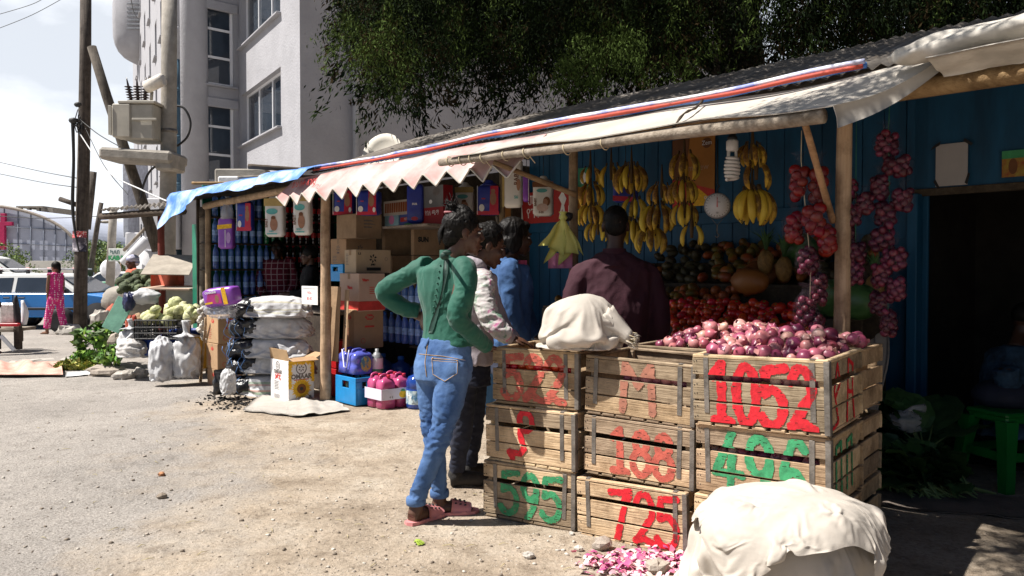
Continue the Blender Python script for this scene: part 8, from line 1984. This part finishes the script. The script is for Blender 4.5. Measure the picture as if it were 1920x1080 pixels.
# ================================================================== the big cypress over the roof
FD = [mat('cypress_dark', (.007, .012, .005), .95, .4, 2, spec=.05), mat('cypress_mid', (.015, .026, .007), .95, .4, 2, spec=.05), mat('cypress_brown', (.026, .018, .008), .95, .4, 2, spec=.05), mat('cypress_sunlit', (.055, .085, .018), .9, .3, 2, spec=.1)]  # last entry: paler leaf copy that paints sunlight onto some sprays
def sprays(pts, seed, n_leaf=120, ln=(.35, .75)):
 """drooping sprays: each a hanging curve set with small scale leaves"""
 rr = np.random.RandomState(seed); out = {i: [] for i in range(4)}
 for (p, w_, lit) in pts:
  L_ = rr.uniform(*ln)*w_; d = np.array([rr.normal()*.5, rr.normal()*.5, -1.0-.4*rr.rand()]); d /= np.linalg.norm(d); sd = rr.normal(size=3)*.5; t = np.sort(rr.rand(n_leaf)); c = p+np.outer(t*L_, d)+np.outer(t*(1-t)*L_, sd)+rr.normal(size=(n_leaf, 3))*(.018+.058*w_*np.sin(np.pi*np.clip(t, .05, 1)))[:, None]
  u = d+rr.normal(size=(n_leaf, 3))*.5; u /= np.linalg.norm(u, axis=1)[:, None]; v_ = np.cross(u, rr.normal(size=(n_leaf, 3))); v_ /= np.linalg.norm(v_, axis=1)[:, None]
  s_ = (rr.uniform(.012, .034, n_leaf)*w_)[:, None]; q = np.stack([c-u*s_, c+v_*s_*.27, c+u*s_, c-v_*s_*.27], 1); r = rr.rand()
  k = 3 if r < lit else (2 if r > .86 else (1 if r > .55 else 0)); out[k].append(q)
 return out
rr = np.random.RandomState(11); tp_ = []
def region(n, xr, yr, Yr, w_, lit, inside):
 k = 0
 while k < n:
  px, py, Y = rr.uniform(*xr), rr.uniform(*yr), rr.uniform(*Yr)
  if inside(px, py): p = at(px, py, Y); tp_.append((np.array(p), w_*rr.uniform(.8, 1.3), lit)); k += 1
low = lambda x: float(np.interp(x, [610, 640, 700, 780, 840, 870, 900, 950, 1000, 1040, 1120, 1250, 1330, 1480, 1700, 1960], [20, 100, 160, 175, 160, 140, 110, 150, 130, 165, 140, 110, 95, 70, 40, 10]))
lump = lambda x, y: noise.noise(V((x*.012, y*.014, 3)))
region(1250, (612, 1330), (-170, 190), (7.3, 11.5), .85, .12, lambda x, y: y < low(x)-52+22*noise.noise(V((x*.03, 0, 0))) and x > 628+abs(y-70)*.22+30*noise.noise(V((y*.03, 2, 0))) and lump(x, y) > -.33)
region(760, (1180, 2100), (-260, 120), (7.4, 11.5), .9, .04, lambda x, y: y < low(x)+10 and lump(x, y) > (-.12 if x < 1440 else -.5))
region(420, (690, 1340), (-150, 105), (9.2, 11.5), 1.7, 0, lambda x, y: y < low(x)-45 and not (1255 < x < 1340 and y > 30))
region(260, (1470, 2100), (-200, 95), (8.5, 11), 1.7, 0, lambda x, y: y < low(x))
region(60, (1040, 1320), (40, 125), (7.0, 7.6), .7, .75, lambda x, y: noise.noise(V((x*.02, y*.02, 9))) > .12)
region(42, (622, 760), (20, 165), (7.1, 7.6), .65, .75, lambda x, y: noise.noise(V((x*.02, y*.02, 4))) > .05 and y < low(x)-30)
for i in range(26): tp_.append((np.array([rr.uniform(-.3, .9), rr.uniform(3.4, 5.2), rr.uniform(3.9, 4.9)]), .8, .1))  # extra sprays above the view, added to dapple the awning
for i in range(95): tp_.append((np.array([rr.uniform(-.62, .3), rr.uniform(2.5, 3.5), rr.uniform(4.3, 4.9)]), 1.2, .1))  # unseen cluster added to keep sun off the ground at lower right
for i in range(900): p_ = rw(rr.uniform(-3.0, 1.9), rr.uniform(.50, 1.75), 2.5)+sdir*rr.uniform(2.0, 3.8); tp_.append((np.array(p_), 1.15, .1))  # unseen canopy set towards the sun, added to shade the roof
for i in range(200): tp_.append((np.array([rr.uniform(-1.6, 3.2), rr.uniform(6.6, 9.5), rr.uniform(4.6, 6.4)]), 1.3, .15))  # more sprays above the view, added for the shade they cast
for i in range(420):
 a = rr.uniform(0, 6.283); r = 3.6*math.sqrt(rr.rand()); tp_.append((np.array([2.4+r*math.cos(a)*1.25, 10.6+r*math.sin(a)*.8, rr.uniform(4.6, 8.2-.25*r)]), 1.7, .2))
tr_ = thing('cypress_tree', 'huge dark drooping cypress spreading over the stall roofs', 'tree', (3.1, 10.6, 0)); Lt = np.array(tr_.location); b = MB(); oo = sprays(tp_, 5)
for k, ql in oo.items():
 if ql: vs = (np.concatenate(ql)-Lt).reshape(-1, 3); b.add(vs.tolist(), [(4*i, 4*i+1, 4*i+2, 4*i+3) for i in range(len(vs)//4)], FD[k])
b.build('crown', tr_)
TRK = wood('dark_bark', (.018, .014, .011), (.05, .04, .03), 2, 3, .95); b = MB(); b.tube([(0, 0, 0), (.05, 0, 2), (-.05, .1, 4), (-.3, .1, 6.5), (-.4, .1, 8.5)], [.42, .36, .30, .2, .06], TRK, 16, sub=4); b.build('trunk', tr_)
for (q0, q1, q2, r) in (((-.05, .1, 3.2), (-1.5, -.2, 4.3), (-3.4, -.2, 4.4), .13), ((-.05, .1, 3.8), (-2.4, .3, 5.0), (-4.4, .2, 4.6), .11), ((0, .1, 3.0), (1.2, -.4, 3.9), (3.0, -.5, 4.2), .13), ((0, 0, 2.6), (-.5, -.8, 3.2), (-.8, -1.4, 3.9), .09), ((-.1, 0, 4.5), (.8, .8, 5.8), (1.4, 1.4, 6.6), .10)):
 b = MB(); b.tube([q0, q1, q2], [r, r*.7, r*.2], TRK, 9, sub=5); b.build('limb', tr_)
t2 = thing('cypress_tree', 'second dark cypress trunk behind the white tarp bundle', 'tree', (5.2, 9.8, 0)); b = MB(); b.tube([(0, 0, 0), (.1, 0, 2.5), (.0, .1, 5), (-.1, .1, 7.5)], [.34, .3, .24, .12], TRK, 14, sub=4); b.build('trunk', t2)
tq = [(np.array(at(rr.uniform(1480, 2150), rr.uniform(-200, 105), rr.uniform(8.2, 10.5))), 1.1, .02) for i in range(420)]; oo = sprays(tq, 8); b = MB(); Lt = np.array(t2.location)
for k, ql in oo.items():
 if ql: vs = (np.concatenate(ql)-Lt).reshape(-1, 3); b.add(vs.tolist(), [(4*i, 4*i+1, 4*i+2, 4*i+3) for i in range(len(vs)//4)], FD[k])
b.build('crown', t2)
# ================================================================== the pile of goods at the far left
def hump(lb, nm, cat, px, py, Y, r, m, nzv=.25, seed=0, pw=1.0, rot=None): b = MB(); c = at(px, py, Y); b.ell((0, 0, 0), r, m, 26, 16, rot, nzv, 2.4, seed, pw); return b.build(nm, loc=c, label=lb, cat=cat)
# shed roof of old corrugated iron and its green side
t = thing('lean_to_shed', 'low lean-to of rusty corrugated iron beside the left stall', 'shed', at(270, 400, 11.6)); Ls = t.location.copy(); b = MB(); gr = []
P00, P10, P01, P11 = at(188, 396, 11.8), at(345, 384, 10.9), at(196, 392, 14), at(345, 376, 13)
for i in range(90):
 u = i/89; gr.append([P00.lerp(P10, u).lerp(P01.lerp(P11, u), v_)-Ls+V((0, 0, .016*math.sin(u*110)+.02*nz((u*9, v_, 0), 1))) for v_ in (0, .33, .66, 1)])
b.sheet(gr, ROOFM, True, .004); b.build('roof', t)
b = MB(); log(b, at(190, 406, 11.9)-Ls, at(345, 396, 11.0)-Ls, .05, .05, DARKWOOD, 8, .01, 3); b.build('beam', t)
b = MB(); p = at(302, 400, 11.5); log(b, p-Ls, V((p.x, p.y, 0))-Ls, .05, .05, mat('red_brown_post', (.16, .03, .02), .8), 8, .01, 4); b.build('post', t)
b = MB(); p, q = at(362, 420, 10.75), at(388, 420, 10.35); b.box(((p.x+q.x)/2-Ls.x, (p.y+q.y)/2-Ls.y, 1.15-Ls.z), ((q-p).length, .03, 1.5), MATS['green_sheet'], rz(math.atan2(q.y-p.y, q.x-p.x)), .004); b.build('green_panel', t)
# tables and boxes
tb = thing('street_table', 'rough grey table with cardboard sides behind the woven sacks', 'table', at(300, 560, 10.8)); Lq = tb.location.copy()
p, q = at(300, 572, 10.6), at(365, 545, 10.6); b = MB(); b.box(((p.x+q.x)/2-Lq.x, .3, (p.z+q.z)/2-Lq.z), (q.x-p.x, .6, .26), mat('grey_board', (.36, .33, .28), .9, .15, 5)); b.build('box_side', tb)
b = MB(); b.box((.1, .3, (at(300, 541, 10.6)-Lq).z), (.66, .75, .025), CARD_P, eul(.03, .02, 0)); b.build('table_top', tb)
for sx in (-.2, .45): b = MB(); b.box((sx, .3, -Lq.z/2), (.05, .05, Lq.z), DARKWOOD); b.build('leg', tb)
b = MB(); c = at(320, 496, 11.2); b.box((0, 0, 0), (.62, .75, .012), mat('weathered_board', (.34, .30, .25), .9, .2, 5), eul(.38, .02, .2)); b.build('board', loc=c, label='weathered cardboard sheet propped as a sunshade over the orange cloth', cat='board')
b = MB(); gr = [[at(283+62*u, 506+34*v_, 11.3+.1*math.sin(u*9)) for v_ in np.linspace(0, 1, 6)] for u in np.linspace(0, 1, 18)]; c = gr[0][0]; b.sheet([[p-c for p in r] for r in gr], ORG_, True, .004); b.build('orange_cloth', loc=c, label='dark orange cloth hanging under the cardboard sunshade', cat='cloth')
b = MB(); gr = [[at(236-16*v_+(26-42*v_)*u*1.0-8*u, 512+75*v_+6*math.sin(u*6), 12.1-.5*v_+.05*math.sin(u*8)) for v_ in np.linspace(0, 1, 14)] for u in np.linspace(0, 1, 8)]; c = gr[0][0]; b.sheet([[p-c for p in r] for r in gr], ORG_, True, .004); b.build('orange_cloth', loc=c, label='rust orange cloth trailing down from the vendor to the stones', cat='cloth')
KAL = mat('dark_cabbage', (.03, .045, .02), .75, 0, 9, .7, 26, col2=(.10, .125, .06), rand=.3); me = (lambda bb: (bb.ell((0, 0, 0), (.066, .066, .058), KAL, 16, 11, None, .28, 3.5, 1), bb.mesh('cabbage'))[1])(MB())
rs = random.Random(9)
for i in range(60):
 u = rs.random(); px = 226+66*u; top = 503+20*abs(u-.6)*2; py = rs.uniform(top, 546); o = bpy.data.objects.new('cabbage', me); COL.objects.link(o); o.location = at(px, py, 11.9-.5*(py-500)/50+rs.uniform(-.1, .1)); o.rotation_euler = (rs.random()*3, rs.random()*3, rs.random()*6); o.scale = (rs.uniform(.8, 1.2),)*3; tag(o, 'dark green cabbage in the heap before the vendor', 'cabbage', 'dark cabbages in the heap')
hump('grey stone slab table edge under the dark cabbages', 'stone_table', 'table', 262, 562, 12.0, (.48, .35, .22), CONC, .12, 2, .6)
CAU = mat('pale_cabbage', (.34, .36, .12), .6, 0, 9, .5, 30, col2=(.62, .60, .38), rand=.2); me2 = (lambda bb: (bb.ell((0, 0, 0), (.075, .07, .058), CAU, 16, 11, None, .25, 3, 2), bb.mesh('pale_cabbage'))[1])(MB())
for i in range(30):
 u = rs.random(); px = 275+98*u; top = 566+26*abs(u-.55)*1.4; o = bpy.data.objects.new('pale_cabbage', me2); COL.objects.link(o); o.location = at(px, rs.uniform(top, 604), 9.75+rs.uniform(-.22, .2)); o.rotation_euler = (rs.random()*3, rs.random()*3, rs.random()*6); o.scale = (rs.uniform(.8, 1.2),)*3; tag(o, 'pale yellow green wrapped cabbage heaped over the black crate', 'cabbage', 'pale cabbages over the black crate')
bk = thing('plastic_basket', 'black lattice crate overflowing with pale cabbages', 'crate', at(306, 616, 9.6)); BP = mat('black_lattice', (.02, .02, .022), .5); w_, h_ = 78*9.6/FPX, 34*9.6/FPX
for (cx, cy, ax) in ((0, -.2, 0), (0, .2, 0), (-w_/2, 0, 1), (w_/2, 0, 1)):
 b = MB(); ln = w_ if ax == 0 else .4; R_ = None if ax == 0 else rz(math.pi/2)
 for i in range(11): q = (-ln/2+ln*i/10); b.box((cx+(q if ax == 0 else 0), cy+(q if ax else 0), 0), (.012, .012, h_), BP, R_, .002)
 for z in (-h_/2, -h_*.2, h_*.12, h_/2): b.box((cx, cy, z), (ln, .016, .016), BP, R_, .003)
 b.build('lattice_side', bk)
b = MB(); b.box((0, 0, -h_/2), (w_-.03, .37, .012), BP); b.build('base', bk)
def tub(lb, px, py, Y, r, h, m, nm='plastic_tub'): b = MB(); c = at(px, py, Y); b.lathe([(r*.8, 0), (r, h), (r*1.06, h), (r*1.06, h-.03), (r*.96, h-.03), (r*.78, .03)], m, (0, 0, 0), 22); b.build(nm, loc=(c.x, c.y, c.z), label=lb, cat='tub')
tub('dark blue plastic tub under the black crate', 292, 664, 9.75, .22, .22, mat('dark_blue_plastic', (.02, .05, .25), .4)); tub('blue plastic tub edge behind the tall woven sack', 352, 655, 9.9, .2, .25, MATS['dark_blue_plastic']); tub('ochre yellow container in the gap beside the cartons', 377, 690, 9.7, .10, .40, mat('ochre_plastic', (.42, .22, .02), .5), 'container')
b = MB(); c = at(222, 590, 10.3); b.box((0, 0, 0), (.22, .02, .44), mat('mint_board', (.22, .46, .34), .6), eul(-.2, .42, .1)); b.build('mint_board', loc=c, label='mint green board leaning behind the slumped sack', cat='board')
hump('blue and black knotted plastic at the end of a white bag on the table', 'plastic_bag', 'bag', 242, 566, 10.3, (.075, .08, .12), mat('blue_black_film', (.03, .035, .09), .3, .4, 9, .6, 26), .4, 4); hump('dirty white bag lying on the street table', 'white_bag', 'bag', 272, 556, 10.4, (.19, .14, .10), POLYW, .3, 6); hump('brown paper bag top beside the red scrap', 'paper_bag', 'bag', 262, 598, 9.9, (.09, .07, .07), CARD_D, .35, 8); hump('small red plastic scrap on the slumped sack', 'plastic_scrap', 'scrap', 252, 596, 9.5, (.025, .02, .035), REDT, .4, 3)
GAR = mat('garlic', (.56, .52, .46), .7, .1, 14, .3, 50); b = MB(); rs2 = random.Random(3); c = at(381, 600, 9.2)
for i in range(34): b.ell((rs2.gauss(0, .025), rs2.gauss(0, .025), .22-.45*i/33), (.026, .026, .028), GAR, 9, 6, None, .15, 3, i)
b.build('garlic_braid', loc=c, label='braid of white garlic hanging by the tan cartons', cat='garlic')
b = MB(); log(b, V(), at(385, 596, 8.9)-G(376, 716), .018, .012, BARK_L, 7, .02, 5); b.build('stick', loc=G(376, 716), label='pale bent stick leaning beside the tan cartons', cat='stick')
rs2 = random.Random(8)
for i, (px, py, Y, r, lb) in enumerate(((200, 690, 9.9, (.22, .2, .08), 'flat pale stone slab before the leafy plants'), (232, 705, 9.6, (.13, .1, .06), 'broken stone at the left of the short sack'), (262, 690, 9.75, (.11, .09, .07), 'grey stone under the slumped sack'), (225, 640, 10.6, (.15, .12, .12), 'dark stone below the orange cloth'), (192, 600, 14, (.2, .18, .17), 'boulder by the taxi front wheel'), (128, 612, 16.0, (.32, .2, .15), 'cut stone block at the foot of the utility pole'), (136, 596, 16.6, (.2, .14, .10), 'small stone on the block by the utility pole'), (60, 660, 11.2, (.3, .12, .03), 'low rock ledge in the dirt bank'), (150, 650, 11.5, (.4, .22, .04), 'flat outcrop in the dirt before the pole'), (205, 678, 10.2, (.12, .1, .05), 'small slab beside the green plant'))):
 p = at(px, py, Y); b = MB(); b.ell((0, 0, 0), r, STONE if i % 3 else STM[0], 12, 8, rz(i), .42, 2.6, i*2.2, .8); b.sm = [False]*len(b.sm); b.build('stone', loc=(p.x, p.y, r[2]*.35 if p.z < .3 else p.z), label=lb, cat='stone')
def plant(lb, px, py, Y, r, h, n, sz, seed): c = at(px, py, Y); t = thing('leafy_plant', lb, 'plant', (c.x, Y, 0)); rr_ = random.Random(seed); b = MB(); leaf_cloud(b, [(rr_.gauss(0, r*.5), rr_.gauss(0, r*.4), rr_.uniform(.12, h), r*.45) for i in range(9)], n, sz, [LFP, LFQ, LF1], seed); b.build('foliage', t); b = MB(); [b.tube([(0, 0, 0), (rr_.gauss(0, r*.3), rr_.gauss(0, r*.3), h*.8)], [.012, .005], LF1, 5) for i in range(6)]; b.build('stem', t)
LFP = mat('fresh_leaf', (.10, .24, .03), .5, .25, 5); LFQ = mat('fresh_leaf_light', (.22, .36, .05), .5, .25, 5)
plant('broad leaved green plant growing beside the mint board', 186, 640, 10.7, .28, .52, 420, .075, 3); plant('low bright green weed in front of the stones', 165, 655, 10.5, .18, .16, 420, .035, 4); plant('bushy green plant at the foot of the slumped sack', 218, 668, 10.0, .19, .34, 620, .042, 6)
# things spread on the ground at the left
b = MB(); c = G(55, 695); gr = []
a0, a1, a2, a3 = G(-30, 706), G(118, 706), G(-30, 686), G(112, 680)
for i in range(40):
 u = i/39; row = []
 for j in range(14): v_ = j/13; p = a0.lerp(a1, u).lerp(a2.lerp(a3, u), v_); row.append(V((p.x-c.x, p.y-c.y, .015+.11*max(0, math.sin(math.pi*v_))*max(0, .35+nz((u*5, v_*2, 1), 1.2)))))
 gr.append(row)
b.sheet(gr, mat('salmon_mesh_sack', (.55, .27, .21), .9, 0, 7, .4, 60, col2=(.66, .44, .36)), True, .004); b.build('salmon_sheet', loc=c, label='salmon pink net sheet spread on the ground at the left', cat='sheet')
b = MB(); c = G(135, 692); leaf_cloud(b, [(0, 0, .05, .16), (.12, .05, .04, .14), (-.1, -.02, .04, .12), (.2, 0, .03, .1)], 900, .055, [mat('dry_straw', (.42, .38, .10), .8, .3, 6), mat('green_straw', (.22, .28, .06), .8, .3, 6)], 4, 0, .5); b.build('fodder_heap', loc=c, label='small heap of yellow green fodder beside the salmon sheet', cat='fodder')
b = MB(); p0, p1, p2, p3 = G(122, 707), G(178, 702), G(125, 699), G(165, 696); b.sheet([[p0.lerp(p1, u).lerp(p2.lerp(p3, u), v_)-p0+V((0, 0, .012+.012*abs(nz((u*4, v_*3, 2))))) for v_ in np.linspace(0, 1, 6)] for u in np.linspace(0, 1, 14)], POLYW, True, .003); b.build('white_sheet', loc=p0, label='flat white plastic sheet under the fodder heap', cat='sheet')
# wooden stand with a lamp panel cut by the left edge
st_ = thing('wooden_stand', 'dark wooden cart frame with a white lamp panel at the left edge', 'cart', G(8, 655)); Lw = st_.location.copy()
for (px, py0, py1, Y) in ((34, 612, 655, 12.6), (-6, 612, 655, 12.6), (36, 600, 640, 13.2)): b = MB(); p, q = at(px, py1, Y)-Lw, at(px, py0, Y)-Lw; b.box((p+q)/2, (.09, .09, (q-p).length), DARKWOOD); b.build('leg', st_)
b = MB(); p = at(14, 617, 12.8)-Lw; b.box(p, (.56, .6, .05), GREYWOOD); b.build('top_board', st_)
b = MB(); p = at(16, 588, 12.7)-Lw; b.box(p, (.26, .08, .34), mat('lamp_panel', (.50, .47, .44), .3, .3, 20), None, .03); b.build('lamp_panel', st_)
b = MB(); p = at(18, 609, 12.6)-Lw; b.box(p, (.30, .08, .05), mat('red_bar', (.5, .02, .03), .4)); b.build('red_bar', st_)
b = MB(); p = at(30, 575, 12.7)-Lw; b.tube([p+V((0, 0, .18)), p, p+V((.05, 0, -.3))], [.02, .05, .05], BLACK, 9, sub=3); b.tube([p+V((.10, 0, .1)), p+V((.14, 0, -.1)), p+V((.12, 0, -.28))], [.02, .055, .04], FRAMEW, 9, sub=3); b.build('mudguard', st_)
b = MB(); p, q = at(2, 630, 12.2), at(26, 656, 12.2); b.box((0, 0, 0), (.30, .02, .06), FRAMEW, eul(0, math.atan2(p.z-q.z, q.x-p.x), 0)); b.build('white_board', loc=(p+q)/2, label='white board strip leaning at the left picture edge', cat='board')
# small litter on the road and charcoal crumbs under the stacked sacks
b = MB(); rs2 = random.Random(31); SW = mat('straw', (.45, .38, .20), .8, .2, 10)
for i in range(70):
 p = gp(rs2.uniform(60, 1250), rs2.uniform(770, 1075)); a = rs2.random()*6.28; l_ = rs2.uniform(.015, .07); d = V((math.cos(a), math.sin(a), 0)); z = gz(p.x, p.y)+.004; b.tube([(p.x, p.y, z), tuple(V((p.x, p.y, z+.006))+d*l_*.5+V((-d.y, d.x, 0))*l_*.1), tuple(V((p.x, p.y, z))+d*l_)], [.0014, .0018, .001], SW, 4)
b.build('straw_litter', kind='stuff', label='thin straw bits littering the dirt road')
b = MB(); CHR = mat('charcoal', (.018, .016, .015), .9, .3, 20, .4, 50)
for i in range(420):
 p = gp(rs2.gauss(445, 34), rs2.gauss(753, 8)); r = .004+.013*rs2.random()**3; b.ell((p.x, p.y, gz(p.x, p.y)+r*.4), (r*1.3, r, r*.8), CHR, 5, 3, rz(i), .3, 2, i)
b.build('charcoal_crumbs', kind='stuff', label='black charcoal crumbs on the dirt by the stacked sacks')
